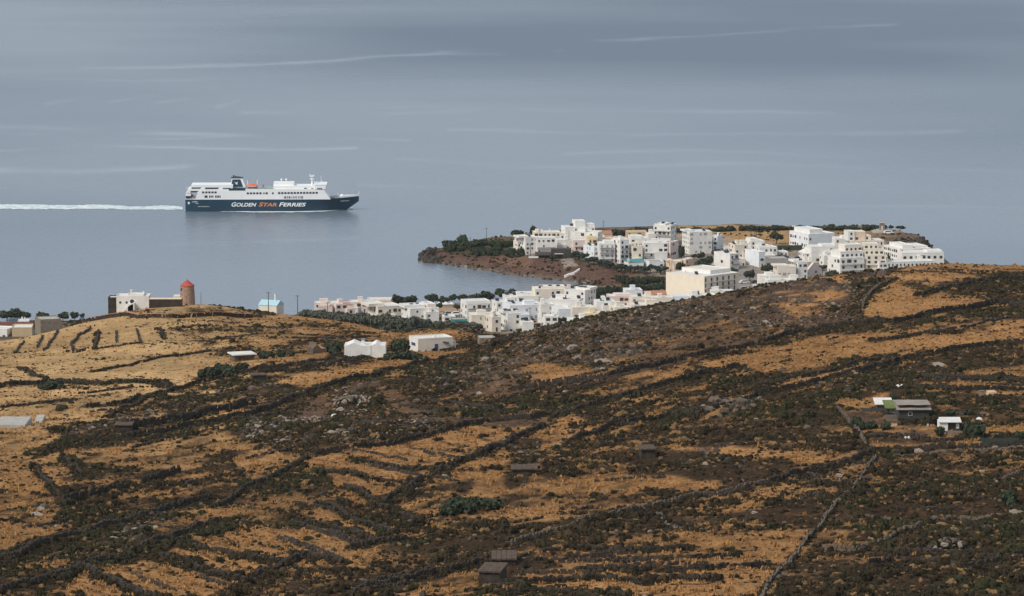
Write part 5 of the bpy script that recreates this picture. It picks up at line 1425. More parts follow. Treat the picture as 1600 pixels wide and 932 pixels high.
for j, px in enumerate(range(943, 1386, 8)):   # hedge along the far edge of the headland
    q = random.Random(px + 2)
    if q.random() < .1: continue
    yb = np.interp(px, [943, 1060, 1240, 1340, 1386], [370, 363, 359.5, 361, 360]); ht = np.interp(px, [943, 1000, 1060, 1240, 1300, 1386], [9, 12, 8, 8, 8, 9])
    tree('hedge_tree', 'low dark tree in the hedge along the far edge of the headland', 'dark', px + q.uniform(-3, 3), yb + q.uniform(-.5, .5), yb - ht * q.uniform(.6, 1.15), q.uniform(10, 16), 'hedge trees on the headland skyline', i=j)
# trees on the near hillside
for px, yb, yt, w, lab in [(346, 589, 568, 30, 'dark green tree left of the flat-roofed shed'), (330, 592, 572, 26, 'grey green tree at the left of the shed thicket'), (362, 588, 569, 26, 'dark tree right beneath the flat-roofed shed'), (318, 590, 577, 18, 'pale bush tree at the left end of the shed thicket'),
  (378, 580, 566, 18, 'small dark tree beside the flat-roofed shed'), (524, 553, 533, 30, 'flat windblown tree left of the white gabled house'), (512, 551, 536, 22, 'left half of the windblown tree clump by the gabled house'), (628, 551, 529, 28, 'dark tree left of the white house with blue shutters'),
  (440, 558, 545, 14, 'round black bush on the grass left of the gabled house'), (455, 557, 548, 12, 'small black bush right of the round one'), (418, 560, 550, 24, 'dark hedge bush at the ruined hut'), (632, 562, 549, 34, 'wide low dark green bush before the white house pair'), (612, 563, 551, 26, 'left part of the low green bush before the white house pair'), (650, 562, 552, 26, 'right part of the low green bush before the white house pair'),
  (85, 607, 595, 36, 'large dark bush in the hedge at the foot of the golden hill'), (97, 641, 632, 18, 'lone bush in the lower golden meadow'), (70, 609, 599, 22, 'smaller dark bush left in the golden hill hedge'), (725, 800, 775, 50, 'broad bright green bush in the dark central scrub'), (762, 795, 776, 50, 'right part of the bright green scrub bush'), (705, 806, 786, 34, 'left part of the bright green scrub bush'),
  (1577, 790, 764, 30, 'round black bush at the right edge of the bottom slope'), (1338, 668, 650, 17, 'round tree at the left of the farmyard'), (1349, 672, 656, 16, 'dark bush left in the farmyard hedge'), (1362, 671, 658, 17, 'middle bush in the farmyard hedge'), (1384, 672, 659, 16, 'dark bush beside the beige box shed'),
  (1468, 682, 666, 17, 'dark bush left of the little white cabin'), (1525, 684, 660, 28, 'wide dark tree right of the little white cabin'), (1512, 682, 659, 22, 'dark tree touching the little white cabin'), (1452, 656, 640, 22, 'dark tree at the right end of the timber cabin'), (1394, 628, 616, 12, 'small dark tree above the timber cabin roof'),
  (1419, 616, 608, 10, 'left small tree on the terrace above the farm'), (1441, 617, 609, 10, 'right small tree on the terrace above the farm'), (1484, 650, 639, 15, 'bush right of the timber cabin'), (1510, 648, 638, 15, 'dark bush on the slope right of the timber cabin'), (1593, 690, 672, 16, 'tall dark bush at the right frame edge beside the green fence')]:
    big = (yb - yt) * 1.0
    tree('hill_tree', lab, 'dark', px, yb, yt, w, hit=at_near, cat='tree')

# ---------------------------------------------------------------- windmill and its house
P = at_near(293, 473); k = P.y / F
o = empty('windmill', P, .3); tag(o, 'old round stone windmill without sails under a red conical roof', 'windmill')
h = 27 * k; r0 = 12.2 * k; r1 = 10.6 * k
mb = MB(); N = 20
mb.ring([[(math.cos(t) * r * (1 + .012 * math.sin(5 * t + z)), math.sin(t) * r, z) for t in [2*math.pi*i/N for i in range(N)]] for z, r in ((-4, r0 * 1.02), (0, r0), (h * .5, (r0 + r1) / 2), (h, r1))])
mb.build('tower', M['millstone'], o)
mb = MB()
mb.ring([[(math.cos(t) * r, math.sin(t) * r, z) for t in [2*math.pi*i/N for i in range(N)]] for z, r in ((h - .15, r1 * 1.09), (h + .1, r1 * 1.08), (h + 4.8 * k, r1 * .52), (h + 8.8 * k, r1 * .1), (h + 9.6 * k, r1 * .04))])
mb.build('roof', M['redtile'], o)
place = place_win
mb = MB(); mb.box(-.45, .45, -.2, .3, h * .72, h * .72 + 1.2); w_ = mb.build('window', M['shade'], o); w_.rotation_euler = (0, 0, -1.25); w_.location = (-math.sin(1.25) * (r1 * 1.02), -math.cos(1.25) * r1 * 1.02, 0)
mb = MB(); mb.box(-.5, .5, -.25, .4, -.2, 2.0); w_ = mb.build('door', M['shade'], o); w_.location = (0, r0 * .97, 0)
bb, (X0, X1, Dp, H, k) = B('mill_house', 'white flat-roofed house with chimneys and small dark windows beside the windmill', 182, 233, 482.5, 464.5, .0, 'white', 9, [(199, 224, 462.8, 1.5)], win=0, hit=at_near, chim=1, base=4)
for px in (188, 198): place_win('s', bb, (px - 182) * k, -.02, H * .45, 0, .7, .65)
mb = MB(); n_ = [(math.cos(t) * .9, math.sin(t) * .9) for t in [2*math.pi*i/10 for i in range(10)]]
mb.ring([[(24.5 * k + x, -.06, H * .62 + z) for x, z in n_], [(24.5 * k + x, .1, H * .62 + z) for x, z in n_]]); mb.build('round_window', M['glass'], bb)
mb = MB()
for i in range(7): mb.box(14.5 * k + i * .55, 15.2 * k + i * .55 + .4, -2.0, -.05, -1, .4 + i * .38)
mb.box(18.5 * k, 27 * k, -2.0, -.05, -1, H * .42); mb.build('outside_stair', M['white'], bb)
mb = MB(); mb.box(21 * k, 23.5 * k, 3, 4.0, H, H + 2.4); mb.box(20.3 * k, 24.2 * k, 2.9, 4.1, H + 2.4, H + 2.7); mb.build('chimney', M['white'], bb)
B('mill_outbuilding', 'dark stone outbuilding under a white roof at the left end of the mill house', 169, 182, 482, 466.5, .0, 'stone', 7, win=0, hit=at_near, base=4)
B('mill_yard_wall', 'long dark stone retaining wall with pale coping between the mill house and windmill', 233, 284, 482, 468, .0, 'stone', 5, win=0, hit=at_near, roof='peach', cat='wall', base=4, parapet=False)
B('mill_shed', 'low pale shed roof beside the windmill foot', 271, 284, 468, 462.5, .0, 'cream', 4, win=0, hit=at_near, cat='shed', parapet=False, base=3)

# ---------------------------------------------------------------- houses on the hillside
bb, (X0, X1, Dp, H, k) = B('gabled_house', 'white gabled house with a tall chimney tower, windowless side to the viewer', 538, 603, 557, 540.5, .0, 'white', 9, win=0, hit=at_near, base=3, parapet=False, cat='house')
for a_, b_ in ((3, 26), (43, 57)):
    gable(bb, a_ * k, b_ * k, 0, Dp, H + .02, 1.0 if a_ == 3 else .8, M['white'], 'y', 'gable_roof', 0)
mb = MB(); mb.box(40.5 * k, 41.6 * k, -.18, -.005, 0, H); mb.build('corner_pilaster', M['white'], bb)
mb = MB(); mb.box(26.5 * k, 31.5 * k, 2, 3.2, H, H + 8.5 * k); mb.box(25.8 * k, 32.2 * k, 1.8, 3.4, H + 8.5 * k, H + 9.6 * k, 1); mb.box(25.6 * k, 33 * k, 1.7, 3.5, H, H + 2.2 * k)
mb.build('chimney_tower', [M['white'], M['metal']], bb)
bb, (X0, X1, Dp, H, k) = B('shuttered_house', 'white flat-roofed house with blue shutters on its left wall and a blue door', 638, 708, 550, 531.5, .22, 'cream', 9, win=0, hit=at_near, base=3, cat='house')
mb = MB(); mb.box(-.015, -.006, .0, Dp, 0, H); mb.build('sunlit_end', M['white'], bb)  # light from the left put into a whiter skin over this end wall
for y in (.35, .5, .65): place_win('b', bb, -.03, Dp * (1 - y) , H * .42, -math.pi / 2, .9, .75)
place_win('b', bb, (684 - 653.4) * k / math.cos(.0), -.02, .1, 0, 1.0, 1.05, True)
mb = MB(); mb.hexa([((694 - 653) * k, -.9, H * .68), ((704 - 653) * k, -.9, H * .60), ((704 - 653) * k, -.02, H * .68), ((694 - 653) * k, -.02, H * .76), ((694 - 653) * k, -.9, H * .70), ((704 - 653) * k, -.9, H * .62), ((704 - 653) * k, -.02, H * .70), ((694 - 653) * k, -.02, H * .78)]); mb.build('door_canopy', M['shade'], bb)
mb = MB(); mb.box(X1 + .01, X1 + 6 * k, .6, 4, -2, H * .74); mb.build('annex', M['white'], bb)
mb = MB(); mb.box((685 - 653) * k, (688 - 653) * k, 3, 3.8, H, H + .9); mb.build('chimney', M['white'], bb)
B('garden_wall', 'low white garden wall left of the shuttered house', 620, 637, 551, 547, .1, 'white', 3, win=0, hit=at_near, cat='wall', base=2, parapet=False)
bb, (X0, X1, Dp, H, k) = B('flat_shed', 'stone shed with a white flat roof above the dark thicket', 357, 397, 566, 556, .24, 'stone_mid', 6, win=.5, kind='s', rows=1, hit=at_near, base=3, parapet=False, cat='shed')
mb = MB(); mb.box(X0 - .8, X1 + .6, -.9, Dp + .3, H + .1, H + .45); mb.build('roof_slab', M['roofw'], bb)
bb, (X0, X1, Dp, H, k) = B('ruined_hut', 'brown stone hut ruin with a broken gable left of the windblown tree', 478, 510, 553, 546, .35, 'stone_mid', 6, win=0, hit=at_near, base=2, parapet=False, cat='hut', roof='terra')
gable(bb, X0, X1 * .6, 0, Dp, H + .1, 1.5, M['stone_mid'], 'y', 'gable', 0)
bb, (X0, X1, Dp, H, k) = B('stone_barn', 'long grey stone barn behind the dark ridge wall', 746, 784, 541, 528.5, .08, 'stone_pale', 6, win=0, hit=at_near, base=4, parapet=False, cat='barn', roof='concrete')
P = at_far(423, 491); k = P.y / F
bb, (X0, X1, Dp, H, k) = B('blue_roof_chapel', 'small white chapel with a pale blue roof and slim bell post', 403, 442, 497, 478.5, -.25, 'cream', 9, win=.7, kind='s', rows=1, base=6, parapet=False, cat='chapel')
gable(bb, X0, X1, 0, Dp, H + .1, 2.6, M['sky_blue'])
mb = MB(); x = X0 + (X1 - X0) * .72; mb.box(x, x + .8, Dp * .4, Dp * .4 + .8, H + 1.2, H + 6.0); mb.build('bell_post', M['white'], bb)
bb, (X0, X1, Dp, H, k) = B('cistern', 'low flat white roofed cistern at the left edge of the picture', -10, 40, 668, 664.5, .0, 'concrete', 14, win=0, hit=at_near, base=2, parapet=False, cat='cistern', roof='concrete')
bb, (X0, X1, Dp, H, k) = B('cistern', 'small white slab roof right of the cistern', 50, 66, 661, 659.5, .2, 'concrete', 12, win=0, hit=at_near, base=2, parapet=False, cat='cistern', roof='concrete')
def stone_hut(label, px0, px1, yb, yt, D=5, s=.0, roof='stone_pale', wall='stone'):
    bb, dims = B('stone_hut', label, px0, px1, yb, yt, s, wall, D, win=0, hit=at_near, base=2, parapet=False, cat='hut', roof=roof)
    X0, X1, Dp, H, k = dims; mb = MB(); r_ = random.Random(int(px0))
    n = 5
    for i in range(n):
        a, b_ = X0 - .25 + (X1 - X0 + .5) * i / n, X0 - .25 + (X1 - X0 + .5) * (i + 1) / n - .05
        mb.box(a, b_, -.3 - r_.random() * .2, Dp + .2, H + .09 + r_.random() * .06, H + .36 + r_.random() * .1)
    mb.build('roof_slab', M['hut_roof'], bb)
    mb = MB(); mb.box(X0 + (X1 - X0) * .42, X0 + (X1 - X0) * .58, -.03, .2, 0, H * .72); mb.build('doorway', M['shade'], bb)
stone_hut('low stone hut with a pale slab roof in the central scrub', 800, 839, 745, 735, 5)
stone_hut('tumbledown stone hut heaped with rubble right of the centre', 999, 1024, 718, 704, 5, .12, 'stone_mid')
stone_hut('front stone hut with a brown slab roof near the bottom edge', 748, 792, 908, 896, 7, -.25, 'stone_mid')
stone_hut('rear stone hut with a brown slab roof near the bottom edge', 770, 806, 884, 876, 7, .0, 'stone_mid')
stone_hut('black stone block ending the dark wall on the left slope', 180, 206, 678, 666, 5, .0, 'stone')
stone_hut('small stone hut on the grass under the shed thicket', 390, 416, 598, 588, 4, .2, 'stone_mid')

# ---------------------------------------------------------------- the farm on the right
M['plank'] = mat('cabin_planks', (.055, .055, .05), .85, .35, 1.5)
M['felt'] = mat('grey_roof_felt', (.30, .255, .22), .95, .25, .6)
M['moss'] = mat('green_roof', (.14, .17, .05), .95, .3, .9)
M['card'] = mat('beige_box', (.58, .42, .27), .9, .12, .8)
def cabin(label, px0, px1, yb, yt, D, roof, planks=14, wall='plank'):
    P = at_near(px0, yb); k = P.y / F; Wd = (px1 - px0) * k; H = (yb - yt) * k
    o = empty('cabin', P); tag(o, label, 'cabin')
    mb = MB(); mb.box(0, Wd, 0, D, -1.5, H); mb.build('wall', M[wall], o)
    pm = MB(); pm.box(0, Wd / planks - .03, -.05, -.004, 0, H - .02); pm = pm.mesh('plank', M[wall])
    for i in range(planks): link('plank', pm, o, (Wd * i / planks + .015, 0, 0))
    mb = MB(); mb.hexa([(-.5, -.7, H), (Wd + .5, -.7, H), (Wd + .5, D + .4, H + .75), (-.5, D + .4, H + .75), (-.5, -.7, H + .14), (Wd + .5, -.7, H + .14), (Wd + .5, D + .4, H + .9), (-.5, D + .4, H + .9)])
    mb.build('roof', M[roof], o)
    return o, Wd, H, k
o, Wd, H, k = cabin('dark timber cabin with a pale felt roof and one small white framed window', 1404, 1452, 656, 640, 8, 'felt', 16)
for i in range(4):
    mb = MB(); mb.box(-.4 + (Wd + .8) * i / 4 + .03, -.4 + (Wd + .8) * (i + 1) / 4, .2 + .3 * (i % 2), 7.2, H + .95, H + 1.02); s_ = mb.build('roof_sheet', M['felt'], o); s_.rotation_euler = (0, 0, 0)
w_ = place_win('w', o, Wd * .38, -.09, H * .42, 0, .75, .62); w_.data = win_mesh('cabin_window', M['roofw'], M['glass'])
o, Wd, H, k = cabin('cabin wing with a mossy green roof left of the dark timber cabin', 1386, 1403.5, 650, 638, 6, 'moss', 7)
mb = MB(); mb.box(.4, Wd - .4, -.12, -.055, .4, H * .9); mb.build('glazed_door', M['metal'], o)
o, Wd, H, k = cabin('open lean-to with a thin white roof at the left of the cabins', 1370, 1392, 640, 632, 4, 'roofw', 6, 'stone_mid')
P = at_near(1356, 655); k = P.y / F
def porch(label, px0, px1, yb, yt, D):
    P = at_near(px0, yb); k = P.y / F; Wd = (px1 - px0) * k; H = (yb - yt) * k
    o = empty('pergola', P); tag(o, label, 'pergola')
    for x in (0, Wd * .5, Wd - .12):
        for y in (0, D): 
            mb = MB(); mb.box(x, x + .12, y, y + .12, -.5, H); mb.build('post', M['plank'], o)
    for i in range(8):
        mb = MB(); mb.box(-.3, Wd + .3, D * i / 7 - .05, D * i / 7 + .08, H, H + .12); mb.build('beam', M['plank'], o)
    return o, Wd, H
porch('bare pergola of dark posts left of the timber cabin', 1350, 1386, 655, 643, 4)
P = at_near(1388, 667); k = P.y / F
o = empty('box_shed', P); tag(o, 'small beige box shed with a brown lid in front of the cabins', 'shed')
mb = MB(); mb.box(0, 14 * k, 0, 2.2, -.4, 8 * k); mb.build('wall', M['card'], o)
mb = MB(); mb.hexa([(-4 * k, -.3, 8.2 * k), (14.5 * k, -.3, 8.2 * k), (14.5 * k, 3.2, 8.2 * k + .9), (-4 * k, 3.2, 8.2 * k + .9), (-4 * k, -.3, 8.2 * k + .12), (14.5 * k, -.3, 8.2 * k + .12), (14.5 * k, 3.2, 8.2 * k + 1.02), (-4 * k, 3.2, 8.2 * k + 1.02)]); mb.build('lid', M['hut_roof'], o)
P = at_near(1468, 674); k = P.y / F
o = empty('white_cabin', P); tag(o, 'little white cabin with a bright white roof and a white picket fence', 'cabin')
Wd, H = 33 * k, 14 * k
mb = MB(); mb.box(0, Wd * .40, 0, 4.5, -.8, H); mb.build('wall', M['white'], o)
mb = MB(); mb.box(Wd * .402, Wd, .5, 4.5, -.8, H - .02); mb.build('porch_wall', M['plank'], o)
mb = MB(); mb.box(Wd * .8, Wd * .95, .4, .48, .5, H * .85); mb.build('glazed_door', M['roofw'], o)
mb = MB(); mb.hexa([(-.3, -.4, H + .02), (Wd + .2, -.4, H + .02), (Wd + .4, 4.7, H + .3), (.3, 4.7, H + .3), (-.3, -.4, H + .16), (Wd + .2, -.4, H + .16), (Wd + .4, 4.7, H + .44), (.3, 4.7, H + .44)]); mb.build('roof', M['roofw'], o)
P = at_near(1478, 682); k = P.y / F
o = empty('picket_fence', P); tag(o, 'pale picket fence before the little white cabin', 'fence')
pm = MB(); pm.box(0, .3, -.04, .04, -.2, 1.15); pm = pm.mesh('picket', M['stone_pale'])
for i in range(12): link('picket', pm, o, (i * 31 * k / 12, 0, .03 * (i % 3)))
for z in (.35, .85):
    mb = MB(); mb.box(-.1, 31 * k, .045, .1, z, z + .1); mb.build('rail', M['stone_pale'], o)
P = at_near(1534, 697); k = P.y / F
o = empty('mesh_fence', P, 0); tag(o, 'dark green mesh screen fence right of the farm track', 'fence')
M['netting'] = mat('green_netting', (.045, .06, .05), .9, .2, 1)
n = 8; Wd = 58 * k
for i in range(n):
    mb = MB(); mb.box(Wd * i / n + .04, Wd * (i + 1) / n - .04, -.02, .02, .05, 12 * k); mb.build('panel', M['netting'], o)
for i in range(n + 1):
    mb = MB(); mb.box(Wd * i / n - .035, Wd * i / n + .035, -.05, .05, -.6, 12.6 * k); mb.build('post', M['pole'], o)
P = at_near(1360, 704); k = P.y / F
o = empty('post_fence', P, 0); tag(o, 'thin wire fence on wooden posts along the farm track', 'fence')
pts = [at_near(px, np.interp(px, [1360, 1450, 1530], [704, 703, 698])) - P for px in range(1362, 1530, 13)]
for q in pts:
    mb = MB(); mb.box(q.x - .06, q.x + .06, q.y - .06, q.y + .06, q.z - .4, q.z + 1.3); mb.build('post', M['wood'], o)
for z in (.5, 1.1):
    mb = MB()
    for a, b_ in zip(pts[:-1], pts[1:]): mb.tube(a + Vector((0, 0, z)), b_ + Vector((0, 0, z)), .012, .012, 4)
    mb.build('wire', M['wood'], o)
def lump(name, label, cat, px, yb, w, h, m_, seed=1, hit=at_near):
    P = hit(px, yb); k = P.y / F; r_ = random.Random(seed)
    mb = MB(); N = 9; W_, H_ = w * k, h * k
    mb.ring([[(math.cos(t) * W_ / 2 * f * r_.uniform(.85, 1.1), math.sin(t) * W_ / 2.4 * f * r_.uniform(.85, 1.1), z * H_) for t in [2*math.pi*i/N for i in range(N)]] for z, f in ((-.3, .9), (.15, 1), (.6, .85), (.9, .5), (1.02, .15))])
    o = mb.build(name, m_); o.location = P; return tag(o, label, cat)
P = at_near(1533, 619); k = P.y / F
o = empty('stone_pillar', P); tag(o, 'squared pale stone pillar on the terrace above the farm', 'pillar')
mb = MB(); mb.box(-3.5 * k, 3.5 * k, -.5, .5, -.3, 8 * k); mb.build('shaft', M['stone_pale'], o); mb = MB(); mb.box(-4 * k, 4 * k, -.6, .6, 8 * k, 8.8 * k); mb.build('cap', M['stone_pale'], o)
P = at_near(1550, 618); k = P.y / F
o = empty('hay_stack', P, .2); tag(o, 'tan covered stack on the terrace right of the stone pillar', 'stack')
mb = MB(); mb.hexa([(-7 * k, -1, -.3), (8 * k, -1, -.3), (8 * k, 1.5, -.3), (-7 * k, 1.5, -.3), (-6.5 * k, -.9, 5.5 * k), (6 * k, -.9, 6 * k), (5.5 * k, 1.2, 7 * k), (-6.5 * k, 1.2, 7 * k)]); mb.build('cover', M['card'], o)
lump('white_tank', 'round white water tank beside a smaller one above the farm', 'tank', 1403, 606, 7, 5, M['roofw'], 3)
lump('white_tank', 'smaller white water tank right of the round one', 'tank', 1409, 605, 5, 4.5, M['roofw'], 4)
lump('white_sack', 'white tarpaulin heap on the slope right of the little cabin', 'tarpaulin', 1530, 657, 12, 5, M['roofw'], 5)
lump('white_drum', 'small white drum in the farmyard under the timber cabin', 'drum', 1450, 667, 5, 5, M['metal'], 6)
lump('white_sacks', 'left white sack on the farmyard wall', 'sack', 1415, 686, 5, 4, M['roofw'], 7)
lump('white_sacks', 'right white sack on the farmyard wall', 'sack', 1420, 686, 5, 4.5, M['roofw'], 8)
lump('scrap_trough', 'white trough lying in the rubble pit', 'trough', 523, 651, 13, 4, M['roofw'], 9)
lump('earth_mound', 'brown conical earth mound on the crest before the white hotel', 'mound', 1379, 431, 20, 9, mat('mound_earth', (.10, .075, .06), 1, .3, 1), 10)

# ---------------------------------------------------------------- monument, tennis court, bell frame, steps, pier
P = at_far(1378, 362); k = P.y / F
o = empty('monument', P); tag(o, 'grey stone lookout tower with a pale flat cap on stepped terraces', 'monument')
mb = MB(); mb.prism([(-4.4*k*1, -2), (4.4*k, -2), (4.4*k, 2), (-4.4*k, 2)], 0, 13.4 * k, 0, [(-3.6*k, -1.6), (3.6*k, -1.6), (3.6*k, 1.6), (-3.6*k, 1.6)]); mb.build('tower', M['stone_pale'], o)
mb = MB(); mb.box(-4.6*k, 4.6*k, -2.2, 2.2, 13.4*k, 14.4*k); mb.build('cap', M['concrete'], o)
mb = MB(); mb.box(-1.2*k, .8*k, -2.08, -1.5, 3.5*k, 9*k); mb.build('niche', M['roofw'], o)
for i, (w_, h_) in enumerate(((16, .8), (12, 1.9), (8, 3.0))):
    mb = MB(); mb.box(-w_*k, (w_ + 3)*k, -9 + i*2.5, 6, -2, h_*k); mb.build('terrace', M['concrete'], o)
P = at_far(1228, 392); k = P.y / F
o = empty('tennis_court_fence', P, .15); tag(o, 'tall dark mesh fence of the tennis court beside the white mansion', 'fence')
for i in range(9):
    mb = MB(); mb.tube((-14*k + i*5*k, 0, -1), (-14*k + i*5*k, 0, 9*k), .09); mb.build('post', M['pole'], o)
for i in range(8):
    mb = MB(); mb.box(-14*k + i*5*k + .1, -9*k + i*5*k - .1, -.03, .03, 0, 8.5*k); mb.build('panel', M['netting'], o)
P = at_far(1240, 359.5); k = P.y / F
o = empty('bell_frame', P); tag(o, 'small cream stone arch standing before the headland hedge', 'arch')
for x in (-2.4*k, 1.2*k):
    mb = MB(); mb.box(x, x + 1.2*k, -.4, .4, -.5, 4.5*k); mb.build('pier', M['cream'], o)
mb = MB(); mb.box(-2.6*k, 2.6*k, -.45, .45, 4.5*k, 7*k); mb.build('lintel', M['cream'], o)
pts = [at_far(*p) for p in ((882, 433), (890, 429.5), (896, 428), (901, 425), (906, 421.5))]
mb = MB()
for a, b_ in zip(pts[:-1], pts[1:]):
    n = 5
    for i in range(n):
        p = a.lerp(b_, i / n); q = a.lerp(b_, (i + 1) / n)
        mb.box(p.x - .2, q.x + .1, p.y - 1.2, p.y + 1.6, p.z - 1, q.z + .7)
o = mb.build('beach_steps', M['white']); tag(o, 'white stair climbing from the beach to the bluff', 'stairs')
P = at_far(905, 446.5)
mb = MB(); mb.box(-10, 26, -1.2, 1.2, -2, .9); o = mb.build('jetty', M['stone_mid']); o.location = (P.x, P.y, 0); tag(o, 'low dark jetty at the end of the little bay', 'jetty')
# parasols on the beach
k = at_far(697, 478).y / F
for j, px in enumerate((686, 697, 706)):
    P = at_far(px, 481); o = empty('beach_parasol', P); tag(o, ['left', 'middle, larger', 'right'][j] + ' white parasol under the shore tamarisks', 'parasol')
    mb = MB(); mb.tube((0, 0, 0), (0, 0, 2.4), .06); mb.build('pole', M['metal'], o)
    w_ = (1.6, 2.6, 1.6)[j]; mb = MB(); mb.ring([[(math.cos(t) * w_ * f, math.sin(t) * w_ * f, z) for t in [2*math.pi*i/8 for i in range(8)]] for z, f in ((2.0, 1), (2.1, 1), (3.4, .12))]); mb.build('canopy', M['roofw'], o)

# ---------------------------------------------------------------- vehicles (a few pixels each)
def car_tree(m_):
    b = MB()
    prof = [(-2.1, .35), (2.1, .35), (2.15, .75), (1.3, .95), (.75, 1.42), (-1.0, 1.45), (-1.75, 1.0), (-2.15, .9)]
    b.ring([[(x, y * (1 if z < 1 else .86), z) for x, z in prof] for y in (-.85, .85)])
    g_ = MB(); pr = [(1.18, .98), (.72, 1.36), (-.95, 1.39), (-1.6, 1.02)]
    g_.ring([[(x, y, z) for x, z in pr] for y in (-.87, .87)])
    w_ = MB(); N = 10; w_.ring([[(math.cos(t) * .33, y, math.sin(t) * .33 + .33) for t in [2*math.pi*i/N for i in range(N)]] for y in (-.12, .12)])
    return b.mesh('car_body', m_), g_.mesh('car_glass', M['glass']), w_.mesh('car_wheel', M['shade'])
M['carw'] = mat('white_car_paint', (.75, .75, .74), .35, .05, 1); M['card_'] = mat('dark_car_paint', (.05, .05, .06), .3, .1, 1); M['carg'] = mat('silver_car_paint', (.40, .41, .43), .35, .05, 1)
CARS = {q: car_tree(M[q]) for q in ('carw', 'card_', 'carg')}
def car(label, px, yb, m_, rz=0.0, sc=1.0, name='parked_car', cat='car', lift=.3):
    P = at_far(px, yb); o = empty(name, (P.x, P.y, P.z + lift), rz); tag(o, label, cat, None); o.scale = (sc, sc, sc)
    b, g_, w_ = CARS[m_]
    link('body', b, o); link('windows', g_, o)
    for x in (-1.3, 1.3):
        for y in (-.8, .8): link('wheel', w_, o, (x, y, 0))
car('silver car parked left on the ground beside the green tank', 701, 494, 'carg', .1, 1.6); car('white car parked right on the ground above the green tank', 713.5, 494, 'carw', .0, 1.5)
car('white car at the junction right of the beige hotel', 1163, 444, 'carw', .2, 1.4); car('dark car near the crest cluster at the junction', 1181, 444, 'card_', .3, 1.4); car('silver car lower at the junction right of the beige hotel', 1163, 454, 'carg', .1, 1.3)
car('white car parked before the monument terraces', 1388, 366.5, 'carw', .0, 1.5)
for px, yb, m_, lab in ((1121, 411, 'card_', 'dark car parked topmost on the village street'), (1117, 417, 'carg', 'silver car parked halfway down the village street'), (1113, 420, 'card_', 'dark car parked lowest on the village street'),
  (1219, 403, 'card_', 'dark car parked on the upper road by the long white house'), (1226, 404, 'card_', 'second dark car on the upper road'), (1240, 409, 'carg', 'silver car on the upper road bend'), (1247, 406, 'card_', 'dark car at the top of the upper road bend'), (803, 516, 'card_', 'dark car parked by the two storey house on the ridge')):
    car(lab, px, yb, m_, .9 if px < 1150 else .2, 1.2)
# ---------------------------------------------------------------- utility poles
def pole(label, px, yb, yt, hit, arm=True, frame=False, r=.13, cross=None):
    P = hit(px, yb); k = P.y / F; h = (yb - yt) * k
    o = empty('utility_pole', P); tag(o, label, 'utility pole')
    xs = (-2.5*k, 2.5*k) if frame else (0,)
    for x in xs:
        mb = MB(); mb.tube((x, 0, -1), (x, 0, h), r * 1.25, r * .8, 7); mb.build('shaft', M['pole'], o)
    if arm:
        mb = MB(); mb.box(-.9 + xs[0], .9 + xs[-1], -.08, .08, h * .94, h * .94 + .16); mb.build('crossarm', M['pole'], o)
        for x in (-.75 + xs[0], .75 + xs[-1]):
            mb = MB(); mb.tube((x, 0, h * .94 + .16), (x, 0, h * .94 + .45), .07); mb.build('insulator', M['metal'], o)
for px, yb, yt, hit, lab in [(419.5, 486, 456, at_near, 'tall utility pole in front of the blue roofed chapel'), (465, 490, 461, at_near, 'tall utility pole right of the blue roofed chapel'), (512, 499, 472, at_near, 'utility pole before the leftmost plain house'),
  (563, 509, 480, at_near, 'utility pole in the middle of the olive grove'), (610, 516, 487, at_near, 'utility pole at the right end of the olive grove'), (314, 475, 456, at_near, 'thin pole standing right of the windmill'),
  (668.5, 512, 491, at_far, 'utility pole before the white solar panel house'), (760, 379, 356, at_far, 'utility pole on the top of the headland tip'), (735, 380, 370, at_far, 'short pole beside the lone headland tree'), (943, 372, 345, at_far, 'tall pole rising behind the red roofed house'),
  (889, 388, 360, at_far, 'pole in front of the rooftop tower house'), (1113.5, 393, 369, at_far, 'utility pole before the white annex'), (1096, 432, 414, at_far, 'utility pole at the foot of the village street'), (1233, 382, 352, at_far, 'utility pole on the golden headland field'), (828, 508, 480, at_far, 'utility pole before the pale blue house'),
  (1209, 392, 375, at_far, 'light pole of the tennis court'), (1285, 436, 416, at_far, 'utility pole at the right side of the crest cluster'), (1262, 440, 426, at_far, 'bare bent pole before the crest cluster'), (829, 401, 381, at_far, 'pole in front of the left headland houses'), (957, 424, 395, at_far, 'pole among the bluff pines'), (943, 428, 402, at_far, 'mast pole left among the bluff pines'), (1008, 422, 402, at_far, 'pole right among the bluff pines')]:
    pole(lab, px, yb, yt, hit, r=.16 if px != 314 else .1, arm=px not in (314, 735, 889))
pole('twin pole transformer frame on the golden headland field', 1176, 381, 361, at_far, True, True, .2)
